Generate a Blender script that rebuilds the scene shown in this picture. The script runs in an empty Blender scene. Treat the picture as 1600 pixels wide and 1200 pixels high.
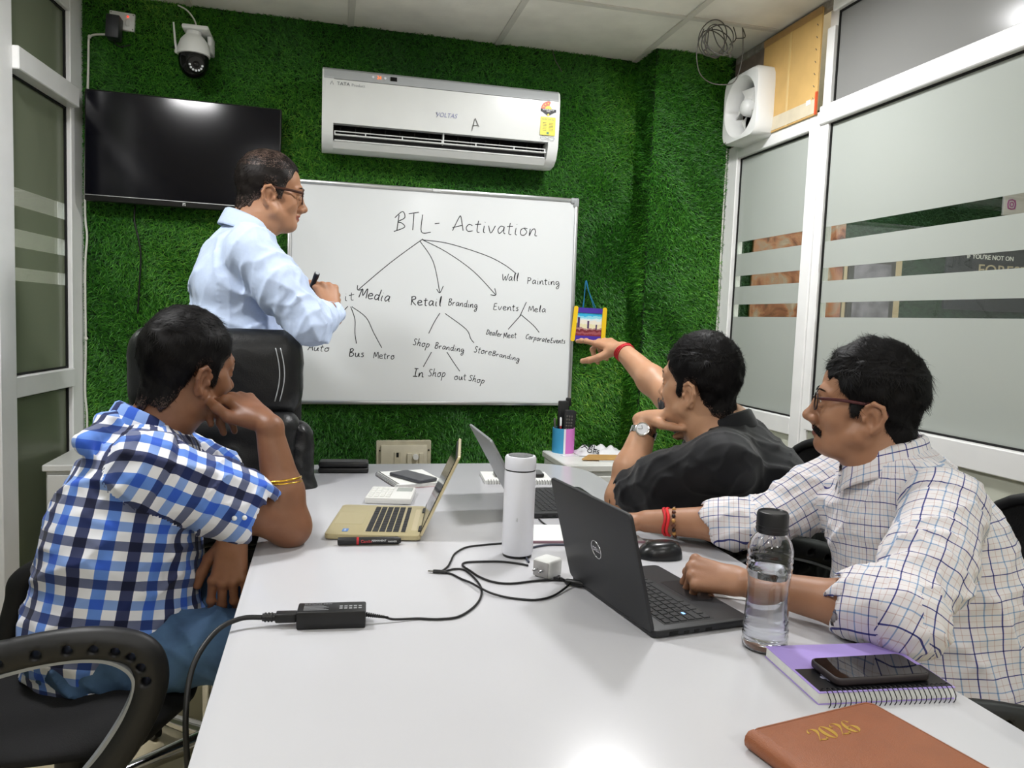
import bpy, bmesh, math, random
import numpy as np
from mathutils import Matrix, Vector, Euler

PI = math.pi
R = math.radians
scene = bpy.context.scene
col = scene.collection

# ------------------------------------------------------------------ camera
CAM_H = 1.25
F_PX = 1200.0
_yaw, _pit, _rol = R(13.66), R(4.69), R(2.19)
c_f = Vector((math.sin(_yaw)*math.cos(_pit), math.cos(_yaw)*math.cos(_pit), -math.sin(_pit)))
_r0 = Vector((math.cos(_yaw), -math.sin(_yaw), 0))
_u0 = _r0.cross(c_f)
c_r = _r0*math.cos(_rol) + _u0*math.sin(_rol)
c_u = -_r0*math.sin(_rol) + _u0*math.cos(_rol)
C0 = Vector((0, 0, CAM_H))
cam_data = bpy.data.cameras.new('camera')
cam = bpy.data.objects.new('camera', cam_data)
col.objects.link(cam)
cam_data.sensor_width = 36.0
cam_data.lens = 36.0*F_PX/1600.0
cam_data.clip_start = 0.02
m3 = Matrix((c_r, c_u, -c_f)).transposed()
cam.matrix_world = Matrix.Translation(C0) @ m3.to_4x4()
scene.camera = cam

# ------------------------------------------------------------------ look, world, exposure
scene.view_settings.view_transform = 'Standard'
scene.view_settings.look = 'None'
scene.view_settings.exposure = 0.0
scene.view_settings.gamma = 1.0
scene.view_settings.use_curve_mapping = False
try:
    scene.cycles.use_denoising = True
    scene.cycles.max_bounces = 10
    scene.cycles.transparent_max_bounces = 16
    scene.cycles.caustics_reflective = False
    scene.cycles.caustics_refractive = False
except Exception:
    pass
world = bpy.data.worlds.new('world')
scene.world = world
world.use_nodes = True
world.node_tree.nodes['Background'].inputs[0].default_value = (0.9, 0.95, 1.0, 1)
world.node_tree.nodes['Background'].inputs[1].default_value = 0.25

CEIL = 2.40
LIGHTS = [(0.98, 2.22, 21.5), (-0.72, 1.75, 21), (0.95, 0.45, 4.5), (-0.45, 0.10, 4.5), (0.9, -1.3, 16), (-0.45, -1.3, 16)]   # ceiling panels: x, y, watts
CORRIDOR_FILL = [(2.55, 2.75, 30), (2.55, 1.2, 30), (2.55, -0.4, 22)]  # unseen lamps without fixtures, added to light the corridor past the glass
SIDE_ROOM_FILL = [(-1.95, 2.9, 22), (-1.95, 1.2, 22)]  # unseen lamps added to brighten the room behind the left partition


def area_lamp(x, y, z, w, size):
    ld = bpy.data.lights.new('disk_lamp', 'AREA')
    ld.shape = 'DISK'
    ld.size = size
    ld.energy = w
    ld.color = (1.0, 0.995, 1.0)
    lo = bpy.data.objects.new('disk_lamp', ld)
    col.objects.link(lo)
    lo.location = (x, y, z)
    return lo


for (lx, ly, lw) in LIGHTS:
    area_lamp(lx, ly, CEIL - 0.035, lw, 0.24)
for (lx, ly, lw) in CORRIDOR_FILL + SIDE_ROOM_FILL:
    area_lamp(lx, ly, CEIL - 0.035, lw, 0.4)

# ------------------------------------------------------------------ helpers: pixels on the 1600x1200 frame to points on real planes


def ray(px, py):
    return c_f + c_r*((px-800)/F_PX) - c_u*((py-600)/F_PX)


def at(px, py, Y):
    d = ray(px, py)
    return C0 + d*(Y/d.y)


def onz(px, py, z):
    d = ray(px, py)
    return C0 + d*((z-CAM_H)/d.z)


def onx(px, py, x):
    d = ray(px, py)
    return C0 + d*(x/d.x)


TZ = 0.75     # table top


# ------------------------------------------------------------------ materials
def lin(h):
    if isinstance(h, (tuple, list)):
        return tuple(h)[:3]
    h = h.lstrip('#')
    out = []
    for i in (0, 2, 4):
        c = int(h[i:i+2], 16)/255
        out.append(c/12.92 if c <= 0.04045 else ((c+0.055)/1.055)**2.4)
    return tuple(out)


def new_mat(name):
    m = bpy.data.materials.new(name)
    m.use_nodes = True
    nt = m.node_tree
    return m, nt, nt.nodes['Principled BSDF']


def mat(name, colr, rough=0.5, metal=0.0, spec=0.5, noise=0.0, nscale=20.0, bump=0.0, bscale=200.0, coat=0.0, sheen=0.0,
        sss=0.0, trans=0.0, ior=1.45, emit=None, estr=0.0, alpha=1.0):
    m, nt, b = new_mat(name)
    c = lin(colr)
    b.inputs['Base Color'].default_value = (*c, 1)
    b.inputs['Roughness'].default_value = rough
    b.inputs['Metallic'].default_value = metal
    b.inputs['Specular IOR Level'].default_value = spec
    b.inputs['Coat Weight'].default_value = coat
    b.inputs['Sheen Weight'].default_value = sheen
    b.inputs['IOR'].default_value = ior
    b.inputs['Transmission Weight'].default_value = trans
    b.inputs['Alpha'].default_value = alpha
    if sss:
        b.inputs['Subsurface Weight'].default_value = sss
        b.inputs['Subsurface Radius'].default_value = (0.012, 0.005, 0.003)
        b.inputs['Subsurface Scale'].default_value = 1.0
    if emit is not None:
        b.inputs['Emission Color'].default_value = (*lin(emit), 1)
        b.inputs['Emission Strength'].default_value = estr
    tc = None
    if noise or bump:
        tc = nt.nodes.new('ShaderNodeTexCoord')
    if noise:
        n = nt.nodes.new('ShaderNodeTexNoise')
        n.inputs['Scale'].default_value = nscale
        n.inputs['Detail'].default_value = 5
        nt.links.new(tc.outputs['Object'], n.inputs['Vector'])
        r = nt.nodes.new('ShaderNodeValToRGB')
        r.color_ramp.elements[0].position = 0.3
        r.color_ramp.elements[1].position = 0.7
        r.color_ramp.elements[0].color = (*[max(0, x*(1-noise)) for x in c], 1)
        r.color_ramp.elements[1].color = (*[min(1, x*(1+noise)) for x in c], 1)
        nt.links.new(n.outputs['Fac'], r.inputs['Fac'])
        nt.links.new(r.outputs['Color'], b.inputs['Base Color'])
    if bump:
        n2 = nt.nodes.new('ShaderNodeTexNoise')
        n2.inputs['Scale'].default_value = bscale
        n2.inputs['Detail'].default_value = 3
        nt.links.new(tc.outputs['Object'], n2.inputs['Vector'])
        bn = nt.nodes.new('ShaderNodeBump')
        bn.inputs['Strength'].default_value = bump
        bn.inputs['Distance'].default_value = 0.002
        nt.links.new(n2.outputs['Fac'], bn.inputs['Height'])
        nt.links.new(bn.outputs['Normal'], b.inputs['Normal'])
    return m


M = {}
M['white_plastic'] = mat('white_plastic', '#e3e4e2', 0.35)
M['ac_white'] = mat('ac_white', '#dddfdd', 0.28, noise=0.03, nscale=6)
M['ac_grey'] = mat('ac_grey', '#a9acae', 0.3)
M['black_plastic'] = mat('black_plastic', '#141415', 0.42)
M['black_gloss'] = mat('black_gloss', '#0b0b0d', 0.08)
M['tv_screen'] = mat('tv_screen', '#0b0b12', 0.12, spec=0.25)
M['dark'] = mat('dark', '#050505', 0.7)
M['aluminium'] = mat('aluminium', '#ececeb', 0.35, metal=0.0, noise=0.03, nscale=9)
M['alu_metal'] = mat('alu_metal', '#c6c8ca', 0.3, metal=0.9)
M['chrome'] = mat('chrome', '#d8d8da', 0.15, metal=1.0)
M['board_white'] = mat('board_white', '#e6e9ea', 0.16)
M['ink'] = mat('ink', '#15161c', 0.5)
M['table_white'] = mat('table_white', '#c6c6ca', 0.22, noise=0.012, nscale=3)
M['table_edge'] = mat('table_edge', '#d2d3d6', 0.4)
M['cab_white'] = mat('cab_white', '#dcdcd8', 0.4, noise=0.02, nscale=4)
M['ceiling'] = mat('ceiling', '#eceae2', 0.9, noise=0.10, nscale=5, bump=0.5, bscale=60)
M['grid'] = mat('grid', '#d2d0c8', 0.6, noise=0.06, nscale=6)
M['wall_paint'] = mat('wall_paint', '#c9c8c0', 0.85, noise=0.04, nscale=3)
M['corridor_wall'] = mat('corridor_wall', '#b7b6ac', 0.85, noise=0.04, nscale=3)
M['floor'] = mat('floor', '#d8cfb8', 0.25, noise=0.06, nscale=3)
M['turf_base'] = mat('turf_base', '#0d2a0a', 0.95)
M['panel_board'] = mat('panel_board', '#cfd1c2', 0.5, noise=0.03, nscale=5)
M['cardboard'] = mat('cardboard', '#cda868', 0.75, noise=0.06, nscale=14)
M['tape'] = mat('tape', '#d2c7ae', 0.35, noise=0.06, nscale=25)
M['brown_tape'] = mat('brown_tape', '#a8834f', 0.3, noise=0.1, nscale=25)
M['plywood'] = mat('plywood', '#7d6f66', 0.7, noise=0.22, nscale=18)
M['orange'] = mat('orange', '#d2542b', 0.5)
M['wire_black'] = mat('wire_black', '#101011', 0.45)
M['wire_grey'] = mat('wire_grey', '#55534f', 0.5)
M['wire_white'] = mat('wire_white', '#cfcfc6', 0.55)
M['led_red'] = mat('led_red', '#ff2a1a', 0.4, emit='#ff2a1a', estr=3.0)
M['led_blue'] = mat('led_blue', '#6aa8ff', 0.4, emit='#7fb0ff', estr=2.5)
M['led_orange'] = mat('led_orange', '#ff7a30', 0.4, emit='#ff7a30', estr=1.2)
M['led_white'] = mat('led_white', '#dfe3e8', 0.2)
M['lamp'] = mat('lamp', '#ffffff', 0.5, emit='#ffffff', estr=6.0)


# ------------------------------------------------------------------ objects
def tag(o, label=None, cat=None, group=None, kind=None):
    if label: o['label'] = label
    if cat: o['category'] = cat
    if group: o['group'] = group
    if kind: o['kind'] = kind
    return o


def thing(name, label, cat, loc=(0, 0, 0), rot=(0, 0, 0), group=None):
    o = bpy.data.objects.new(name, None)
    o.empty_display_size = 0.05
    col.objects.link(o)
    o.location = loc
    o.rotation_euler = rot if isinstance(rot, (tuple, list, Euler)) else (0, 0, rot)
    return tag(o, label, cat, group)


def chain_matrix(o):
    m = o.matrix_basis.copy()
    while o.parent is not None:
        o = o.parent
        m = o.matrix_basis @ m
    return m


def finish(name, me, mats, parent=None, world=False, smooth=None):
    if not isinstance(mats, (list, tuple)):
        mats = [mats]
    for m in mats:
        me.materials.append(m)
    if world and parent is not None:
        me.transform(chain_matrix(parent).inverted())
    o = bpy.data.objects.new(name, me)
    col.objects.link(o)
    if parent is not None:
        o.parent = parent
    if smooth is not None:
        if smooth >= 180:
            for p in me.polygons: p.use_smooth = True
        else:
            for p in me.polygons: p.use_smooth = True
            me.set_sharp_from_angle(angle=R(smooth))
    me.update()
    return o


def rotz(a): return Matrix.Rotation(a, 4, 'Z')
def rotx(a): return Matrix.Rotation(a, 4, 'X')
def roty(a): return Matrix.Rotation(a, 4, 'Y')
def tr(x, y=None, z=None):
    return Matrix.Translation(Vector(x) if y is None else Vector((x, y, z)))


def frame_of(dirv, up=(0, 0, 1)):
    z = Vector(dirv).normalized()
    u = Vector(up)
    if abs(z.dot(u)) > 0.98: u = Vector((1, 0, 0))
    x = u.cross(z).normalized()
    y = z.cross(x)
    return Matrix((x, y, z)).transposed()


def smooth_path(pts, n=8, closed=False):
    P = [Vector(p) for p in pts]
    if len(P) < 3 and not closed: return P
    out = []
    N = len(P)
    segs = N if closed else N-1
    for i in range(segs):
        if closed:
            p0, p1, p2, p3 = P[(i-1) % N], P[i], P[(i+1) % N], P[(i+2) % N]
        else:
            p0, p1, p2, p3 = P[max(i-1, 0)], P[i], P[i+1], P[min(i+2, N-1)]
        for k in range(n):
            t = k/n
            out.append(0.5*((2*p1) + (p2-p0)*t + (2*p0-5*p1+4*p2-p3)*t*t + (3*p1-p0-3*p2+p3)*t**3))
    if not closed: out.append(P[-1])
    return out


class MB:
    """collects shapes; build() links them as ONE mesh object"""
    def __init__(self):
        self.v = []; self.f = []; self.mi = []

    def add(self, vs, fs, mi=0, X=None):
        b = len(self.v)
        if X is not None: vs = [X @ Vector(p) for p in vs]
        self.v.extend([tuple(p) for p in vs])
        self.f.extend([tuple(i+b for i in q) for q in fs])
        self.mi.extend([mi]*len(fs))
        return self

    def box(self, lo, hi, mi=0, X=None):
        (x0, y0, z0), (x1, y1, z1) = lo, hi
        vs = [(x0, y0, z0), (x1, y0, z0), (x1, y1, z0), (x0, y1, z0), (x0, y0, z1), (x1, y0, z1), (x1, y1, z1), (x0, y1, z1)]
        fs = [(0, 3, 2, 1), (4, 5, 6, 7), (0, 1, 5, 4), (1, 2, 6, 5), (2, 3, 7, 6), (3, 0, 4, 7)]
        return self.add(vs, fs, mi, X)

    def rbox(self, lo, hi, r=0.003, seg=2, mi=0, X=None):
        bm = bmesh.new()
        bmesh.ops.create_cube(bm, size=1)
        lo = Vector(lo); hi = Vector(hi)
        for v in bm.verts:
            v.co = Vector([lo[i] + (v.co[i]+0.5)*(hi[i]-lo[i]) for i in range(3)])
        r = min(r, 0.49*min(hi[i]-lo[i] for i in range(3)))
        bmesh.ops.bevel(bm, geom=bm.edges[:], offset=r, segments=seg, profile=0.5, affect='EDGES')
        bm.verts.index_update()
        self.add([v.co[:] for v in bm.verts], [[v.index for v in f.verts] for f in bm.faces], mi, X)
        bm.free()
        return self

    def slab(self, outline, z0, z1, r=0.0, seg=2, mi=0, X=None):
        """closed xy outline (ccw) extruded z0..z1 with rounded rims"""
        n = len(outline)
        rings = []
        if r > 0:
            prof = [(r*(1-math.sin(a)), z0 + r*(1-math.cos(a))) for a in [PI/2*i/seg for i in range(seg+1)]]
            prof += [(r*(1-math.cos(a)), z1 - r*(1-math.sin(a))) for a in [PI/2*i/seg for i in range(seg+1)]]
        else:
            prof = [(0, z0), (0, z1)]
        P = [Vector((p[0], p[1])) for p in outline]
        nor = []
        for i in range(n):
            e = (P[(i+1) % n]-P[i-1])
            nor.append(Vector((e.y, -e.x)).normalized() if e.length > 1e-9 else Vector((0, 0)))
        vs = []
        for (ins, z) in prof:
            for i in range(n):
                q = P[i] - nor[i]*ins
                vs.append((q.x, q.y, z))
        fs = []
        for k in range(len(prof)-1):
            for i in range(n):
                j = (i+1) % n
                fs.append((k*n+i, k*n+j, (k+1)*n+j, (k+1)*n+i))
        fs.append(tuple(reversed(range(n))))
        fs.append(tuple((len(prof)-1)*n+i for i in range(n)))
        return self.add(vs, fs, mi, X)

    def tube(self, pts, r, n=8, mi=0, X=None, caps=True, closed=False, flat=1.0, up=(0, 0, 1)):
        P = [Vector(p) for p in pts]
        rr = r if isinstance(r, (list, tuple)) else [r]*len(P)
        vs = []; fs = []
        N = len(P)
        t0 = None
        nx = None
        for i in range(N):
            if closed: t = (P[(i+1) % N]-P[i-1])
            else: t = (P[min(i+1, N-1)]-P[max(i-1, 0)])
            t = t.normalized() if t.length > 1e-12 else Vector((0, 0, 1))
            if nx is None:
                u = Vector(up)
                if abs(u.dot(t)) > 0.95: u = Vector((1, 0, 0)) if abs(t.x) < 0.9 else Vector((0, 1, 0))
                nx = u.cross(t).normalized()
            else:
                nx = (nx - t*nx.dot(t))
                nx = nx.normalized() if nx.length > 1e-9 else Vector((1, 0, 0))
            ny = t.cross(nx)
            for k in range(n):
                a = 2*PI*k/n
                vs.append(P[i] + nx*(math.cos(a)*rr[i]) + ny*(math.sin(a)*rr[i]*flat))
        last = N if closed else N-1
        for i in range(last):
            for k in range(n):
                a0 = i*n+k; a1 = i*n+(k+1) % n
                j = (i+1) % N
                fs.append((a0, a1, j*n+(k+1) % n, j*n+k))
        if caps and not closed:
            fs.append(tuple(reversed(range(n))))
            fs.append(tuple((N-1)*n+k for k in range(n)))
        return self.add(vs, fs, mi, X)

    def cyl(self, a, b, r, n=20, mi=0, X=None, r2=None):
        return self.tube([a, b], [r, r if r2 is None else r2], n, mi, X)

    def lathe(self, prof, n=32, mi=0, X=None, sx=1.0, sy=1.0):
        """prof = (radius, z) list; around z"""
        vs = []; fs = []
        m = len(prof)
        for (r, z) in prof:
            for k in range(n):
                a = 2*PI*k/n
                vs.append((r*math.cos(a)*sx, r*math.sin(a)*sy, z))
        for i in range(m-1):
            for k in range(n):
                fs.append((i*n+k, i*n+(k+1) % n, (i+1)*n+(k+1) % n, (i+1)*n+k))
        if prof[0][0] > 1e-6: fs.append(tuple(reversed(range(n))))
        if prof[-1][0] > 1e-6: fs.append(tuple((m-1)*n+k for k in range(n)))
        return self.add(vs, fs, mi, X)

    def ball(self, c, r, n=16, m=10, mi=0, X=None, s=(1, 1, 1)):
        prof = []
        vs = [];fs = []
        for i in range(m+1):
            a = PI*i/m
            for k in range(n):
                b = 2*PI*k/n
                vs.append((c[0]+r*s[0]*math.sin(a)*math.cos(b), c[1]+r*s[1]*math.sin(a)*math.sin(b), c[2]-r*s[2]*math.cos(a)))
        for i in range(m):
            for k in range(n):
                fs.append((i*n+k, i*n+(k+1) % n, (i+1)*n+(k+1) % n, (i+1)*n+k))
        return self.add(vs, fs, mi, X)

    def prism(self, poly, axis, a, b, mi=0, X=None):
        """2-D polygon extruded along an axis from a to b. axis 'x': (y,z); 'y': (x,z); 'z': (x,y)"""
        n = len(poly)
        def mk(p, t):
            return {'x': (t, p[0], p[1]), 'y': (p[0], t, p[1]), 'z': (p[0], p[1], t)}[axis]
        vs = [mk(p, a) for p in poly]+[mk(p, b) for p in poly]
        fs = [(i, (i+1) % n, n+(i+1) % n, n+i) for i in range(n)]
        fs += [tuple(reversed(range(n))), tuple(range(n, 2*n))]
        return self.add(vs, fs, mi, X)

    def text(self, s, size, X, depth=0.0004, mi=0, align='CENTER', shear=0.0, sx=1.0):
        cu = bpy.data.curves.new('tmp', 'FONT')
        cu.body = s; cu.size = size; cu.extrude = depth; cu.align_x = align; cu.align_y = 'CENTER'; cu.shear = shear
        cu.resolution_u = 3
        o = bpy.data.objects.new('tmp', cu)
        col.objects.link(o)
        dg = bpy.context.evaluated_depsgraph_get()
        me = bpy.data.meshes.new_from_object(o.evaluated_get(dg))
        S = Matrix.Diagonal((sx, 1, 1, 1))
        self.add([S @ v.co for v in me.vertices], [tuple(p.vertices) for p in me.polygons], mi, X)
        bpy.data.objects.remove(o); bpy.data.curves.remove(cu); bpy.data.meshes.remove(me)
        return self

    def build(self, name, mats, parent=None, world=False, smooth=None, fix=True):
        me = bpy.data.meshes.new(name)
        me.from_pydata(self.v, [], self.f)
        if len(set(self.mi)) > 1 or (self.mi and self.mi[0]):
            me.polygons.foreach_set('material_index', self.mi)
        if fix:
            bm = bmesh.new(); bm.from_mesh(me)
            bmesh.ops.recalc_face_normals(bm, faces=bm.faces[:])
            bm.to_mesh(me); bm.free()
        return finish(name, me, mats, parent, world, smooth)


def struct(name, mb, m, parent=None, smooth=None):
    o = mb.build(name, m, parent, smooth=smooth)
    if parent is None: o['kind'] = 'structure'
    return o


def rrect(x0, y0, x1, y1, r, n=5):
    """ccw rounded rectangle outline"""
    out = []
    for (cx, cy, a0) in ((x1-r, y1-r, 0), (x0+r, y1-r, PI/2), (x0+r, y0+r, PI), (x1-r, y0+r, 1.5*PI)):
        for i in range(n+1):
            a = a0+PI/2*i/n
            out.append((cx+r*math.cos(a), cy+r*math.sin(a)))
    return out


def face_xy(o, xdir, ydir):
    """matrix mapping local (x,y,z) to world with given axes"""
    x = Vector(xdir).normalized(); y = Vector(ydir).normalized(); z = x.cross(y)
    m = Matrix((x, y, z)).transposed().to_4x4()
    m.translation = Vector(o)
    return m

# ================================================================== SETTING
YB = 3.25           # back wall
XR = 1.66           # right glazed partition (inner face)
COLX, COLY = 1.31, 3.07     # the boxed column in the right corner
PL = Vector((-0.90, 3.25, 0))                               # left partition starts here ...
pl_a = R(5.3)
pl_d = Vector((-math.sin(pl_a), -math.cos(pl_a), 0))        # ... and runs this way (a little skewed)
pl_n = Vector((math.cos(pl_a), -math.sin(pl_a), 0))         # into the room
XPL = face_xy(PL, pl_d, (0, 0, 1))                          # local x along partition, y up, z out of plane
if (XPL.to_3x3() @ Vector((0, 0, 1))).dot(pl_n) < 0:
    PLS = -1.0
else:
    PLS = 1.0

# floor with tile joints
m_floor, nt, b = new_mat('floor_tiles')
tc = nt.nodes.new('ShaderNodeTexCoord')
br = nt.nodes.new('ShaderNodeTexBrick')
br.offset = 0.0
br.inputs['Scale'].default_value = 1.0
br.inputs['Brick Width'].default_value = 0.6
br.inputs['Row Height'].default_value = 0.6
br.inputs['Mortar Size'].default_value = 0.002
br.inputs['Color1'].default_value = (*lin('#dccfae'), 1)
br.inputs['Color2'].default_value = (*lin('#d8caa8'), 1)
br.inputs['Mortar'].default_value = (*lin('#a0957a'), 1)
nt.links.new(tc.outputs['Object'], br.inputs['Vector'])
nt.links.new(br.outputs['Color'], b.inputs['Base Color'])
b.inputs['Roughness'].default_value = 0.22
struct('floor', MB().box((-3.2, -2.6, -0.05), (5.2, 3.9, 0.0)), m_floor)
struct('ceiling', MB().box((-3.2, -2.6, CEIL), (5.2, 3.9, CEIL+0.05)), M['ceiling'])
# suspended ceiling grid
gx = [-1.13, -0.53, 0.07, 0.67, 1.285]
gy = [2.735, 2.135, 1.535, 0.935, 0.335, -0.265, -0.865, -1.465, -2.065]
k = 1
for x in gx:
    struct('trim_%d' % k, MB().box((x-0.012, -2.5, CEIL-0.006), (x+0.012, YB-0.002, CEIL+0.001)), M['grid']); k += 1
for y in gy:
    struct('trim_%d' % k, MB().box((-1.4, y-0.012, CEIL-0.0055), (XR, y+0.012, CEIL+0.001)), M['grid']); k += 1

# walls
struct('wall_back', MB().box((-0.935, YB, 0), (1.31, YB+0.12, CEIL)), M['turf_base'])
struct('wall_column', MB().box((COLX, COLY, 0), (XR+0.06, YB+0.12, CEIL)), M['turf_base'])
struct('wall_front', MB().box((-3.2, -2.6, 0), (5.2, -2.5, CEIL)), M['wall_paint'])

# ---- artificial turf: one uncountable pile of blades
m_turf, nt, b = new_mat('turf_blades')
uvn = nt.nodes.new('ShaderNodeUVMap')
sep = nt.nodes.new('ShaderNodeSeparateXYZ')
nt.links.new(uvn.outputs['UV'], sep.inputs[0])
rp = nt.nodes.new('ShaderNodeValToRGB')
e = rp.color_ramp.elements
e[0].position = 0.0; e[0].color = (*lin('#0f3b09'), 1)
e[1].position = 1.0; e[1].color = (*lin('#96c444'), 1)
for (p, c) in ((0.3, '#1d5511'), (0.6, '#347719'), (0.85, '#56992a')):
    q = e.new(p); q.color = (*lin(c), 1)
nt.links.new(sep.outputs['X'], rp.inputs['Fac'])
nt.links.new(rp.outputs['Color'], b.inputs['Base Color'])
b.inputs['Roughness'].default_value = 0.5
b.inputs['Specular IOR Level'].default_value = 0.35


def turf(name, origin, ux, nrm, W, Hh, density, seed, holes=(), parent=None):
    """blades on the rectangle origin + s*ux + t*Z, leaning out along nrm"""
    rg = np.random.default_rng(seed)
    n = int(W*Hh*density)
    s = rg.random(n)*W; t = rg.random(n)*Hh
    keep = np.ones(n, bool)
    for (s0, t0, s1, t1) in holes:
        keep &= ~((s > s0) & (s < s1) & (t > t0) & (t < t1))
    s = s[keep]; t = t[keep]; n = len(s)
    ux = np.array(ux, float); nr = np.array(nrm, float); uz = np.array((0, 0, 1.0))
    base = np.array(origin, float) + s[:, None]*ux + t[:, None]*uz
    # patches share a lean, single blades stray from it
    lean = 1.6*np.sin(s*7.3+1.3*np.sin(t*5.1+seed)) + 1.3*np.sin(t*9.7+2.0*np.sin(s*4.3)) + 0.8*np.sin(s*23+t*17)
    ang = lean + rg.normal(0, 1.15, n) - PI/2*0.8
    dirp = np.cos(ang)[:, None]*ux + np.sin(ang)[:, None]*uz
    L = rg.uniform(0.016, 0.034, n); w = rg.uniform(0.0008, 0.0016, n)
    out = rg.uniform(0.25, 1.1, n)
    mid = base + (dirp*(0.30*L)[:, None] + nr*(0.62*L*out)[:, None])
    tip = base + (dirp*(0.85*L)[:, None] + nr*(0.72*L*out)[:, None]) + uz*(-0.1*L)[:, None]
    side = np.cross(dirp, nr)
    sd = side*w[:, None]
    V = np.stack([base-sd, base+sd, mid-sd*0.9, mid+sd*0.9, tip], 1).reshape(-1, 3)
    i0 = np.arange(n)*5
    quads = np.stack([i0, i0+1, i0+3, i0+2], 1)
    tris = np.stack([i0+2, i0+3, i0+4], 1)
    me = bpy.data.meshes.new(name)
    me.vertices.add(len(V)); me.vertices.foreach_set('co', V.astype(np.float32).ravel())
    loops = np.concatenate([np.concatenate([quads, tris], 1).ravel()])
    me.loops.add(len(loops)); me.loops.foreach_set('vertex_index', loops.astype(np.int32))
    st = np.stack([np.arange(n)*7, np.arange(n)*7+4], 1).ravel()
    me.polygons.add(2*n); me.polygons.foreach_set('loop_start', st.astype(np.int32))
    try: me.polygons.foreach_set('loop_total', np.tile([4, 3], n).astype(np.int32))
    except Exception: pass
    me.update(calc_edges=True)
    patch = 0.5+0.25*np.sin(s*3.1+np.sin(t*4.0))+0.2*np.sin(t*6.2+1.7*np.sin(s*5))
    rnd = np.clip(0.55*rg.random(n)+0.45*patch, 0, 1)
    uv = me.uv_layers.new(name='UVMap')
    UV = np.zeros((n, 7, 2), np.float32)
    UV[:, :, 0] = rnd[:, None]
    UV[:, :, 1] = np.array([0, 0, .5, .5, .5, .5, 1])
    uv.data.foreach_set('uv', UV.ravel())
    o = finish(name, me, m_turf, parent)
    if parent is None: o['kind'] = 'stuff'
    return o


# holes: behind the whiteboard, the air conditioner and the television nothing shows
g1 = turf('artificial_turf', (-0.93, YB, 0.50), (1, 0, 0), (0, -1, 0), 2.25, 1.90, 50000, 3,
          holes=[(0.93-0.05, 0.46, 0.93+0.98, 1.22), (0.93+0.06, 1.5, 0.93+0.84, 1.68), (0.12, 1.2, 0.68, 1.42), (0.0, 0.0, 0.55, 0.25), (1.0, 0.0, 2.2, 0.05)])
tag(g1, 'bright green artificial turf covering the back wall', 'artificial turf')
g2 = turf('artificial_turf', (COLX, COLY, 0.55), (1, 0, 0), (0, -1, 0), XR-COLX-0.01, 1.85, 50000, 5)
tag(g2, 'green artificial turf on the boxed column beside the glass partition', 'artificial turf')
g3 = turf('artificial_turf', (COLX, YB, 0.55), (0, -1, 0), (-1, 0, 0), YB-COLY, 1.85, 40000, 7)
tag(g3, 'narrow strip of green turf on the side of the column', 'artificial turf')

# ---- glazed partitions
m_film, nt, b = new_mat('frosted_film')
nt.nodes.remove(b)
out = nt.nodes['Material Output']
dif = nt.nodes.new('ShaderNodeBsdfDiffuse'); dif.inputs[0].default_value = (*lin('#cfd4ce'), 1)
trn = nt.nodes.new('ShaderNodeBsdfTranslucent'); trn.inputs[0].default_value = (*lin('#c9cfcb'), 1)
mx = nt.nodes.new('ShaderNodeMixShader'); mx.inputs[0].default_value = 0.42
gl = nt.nodes.new('ShaderNodeBsdfGlossy'); gl.inputs['Roughness'].default_value = 0.18
lw = nt.nodes.new('ShaderNodeLayerWeight'); lw.inputs['Blend'].default_value = 0.22
mx2 = nt.nodes.new('ShaderNodeMixShader')
nt.links.new(dif.outputs[0], mx.inputs[1]); nt.links.new(trn.outputs[0], mx.inputs[2])
nt.links.new(lw.outputs['Fresnel'], mx2.inputs[0])
nt.links.new(mx.outputs[0], mx2.inputs[1]); nt.links.new(gl.outputs[0], mx2.inputs[2])
nt.links.new(mx2.outputs[0], out.inputs['Surface'])
M['film'] = m_film
m_filmg = m_film.copy(); m_filmg.name = 'frosted_film_green'
for n_ in m_filmg.node_tree.nodes:
    if n_.type == 'BSDF_DIFFUSE': n_.inputs[0].default_value = (*lin('#959c86'), 1)
    if n_.type == 'BSDF_TRANSLUCENT': n_.inputs[0].default_value = (*lin('#9aa387'), 1)
M['film_green'] = m_filmg
m_glass, nt, b = new_mat('clear_pane')
nt.nodes.remove(b)
out = nt.nodes['Material Output']
tp = nt.nodes.new('ShaderNodeBsdfTransparent'); tp.inputs[0].default_value = (0.86, 0.9, 0.87, 1)
gl = nt.nodes.new('ShaderNodeBsdfGlossy'); gl.inputs['Roughness'].default_value = 0.01
lw = nt.nodes.new('ShaderNodeLayerWeight'); lw.inputs['Blend'].default_value = 0.5
pw = nt.nodes.new('ShaderNodeMath'); pw.operation = 'POWER'; pw.inputs[1].default_value = 4.0
ma_ = nt.nodes.new('ShaderNodeMath'); ma_.operation = 'MULTIPLY_ADD'; ma_.inputs[1].default_value = 0.7; ma_.inputs[2].default_value = 0.05
mx = nt.nodes.new('ShaderNodeMixShader')
nt.links.new(lw.outputs['Facing'], pw.inputs[0]); nt.links.new(pw.outputs[0], ma_.inputs[0]); nt.links.new(ma_.outputs[0], mx.inputs[0])
nt.links.new(tp.outputs[0], mx.inputs[1]); nt.links.new(gl.outputs[0], mx.inputs[2])
nt.links.new(mx.outputs[0], out.inputs['Surface'])
M['glass'] = m_glass

STRIPES = [(1.567, 1.617), (1.430, 1.475), (1.304, 1.355)]      # clear bands in the film


def film_bands(z0, z1):
    """z ranges that carry film between z0 and z1"""
    cuts = sorted([s for s in STRIPES if s[0] > z0 and s[1] < z1])
    out = []; a = z0
    for s in cuts:
        out.append((a, s[0])); a = s[1]
    out.append((a, z1))
    return out


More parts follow.
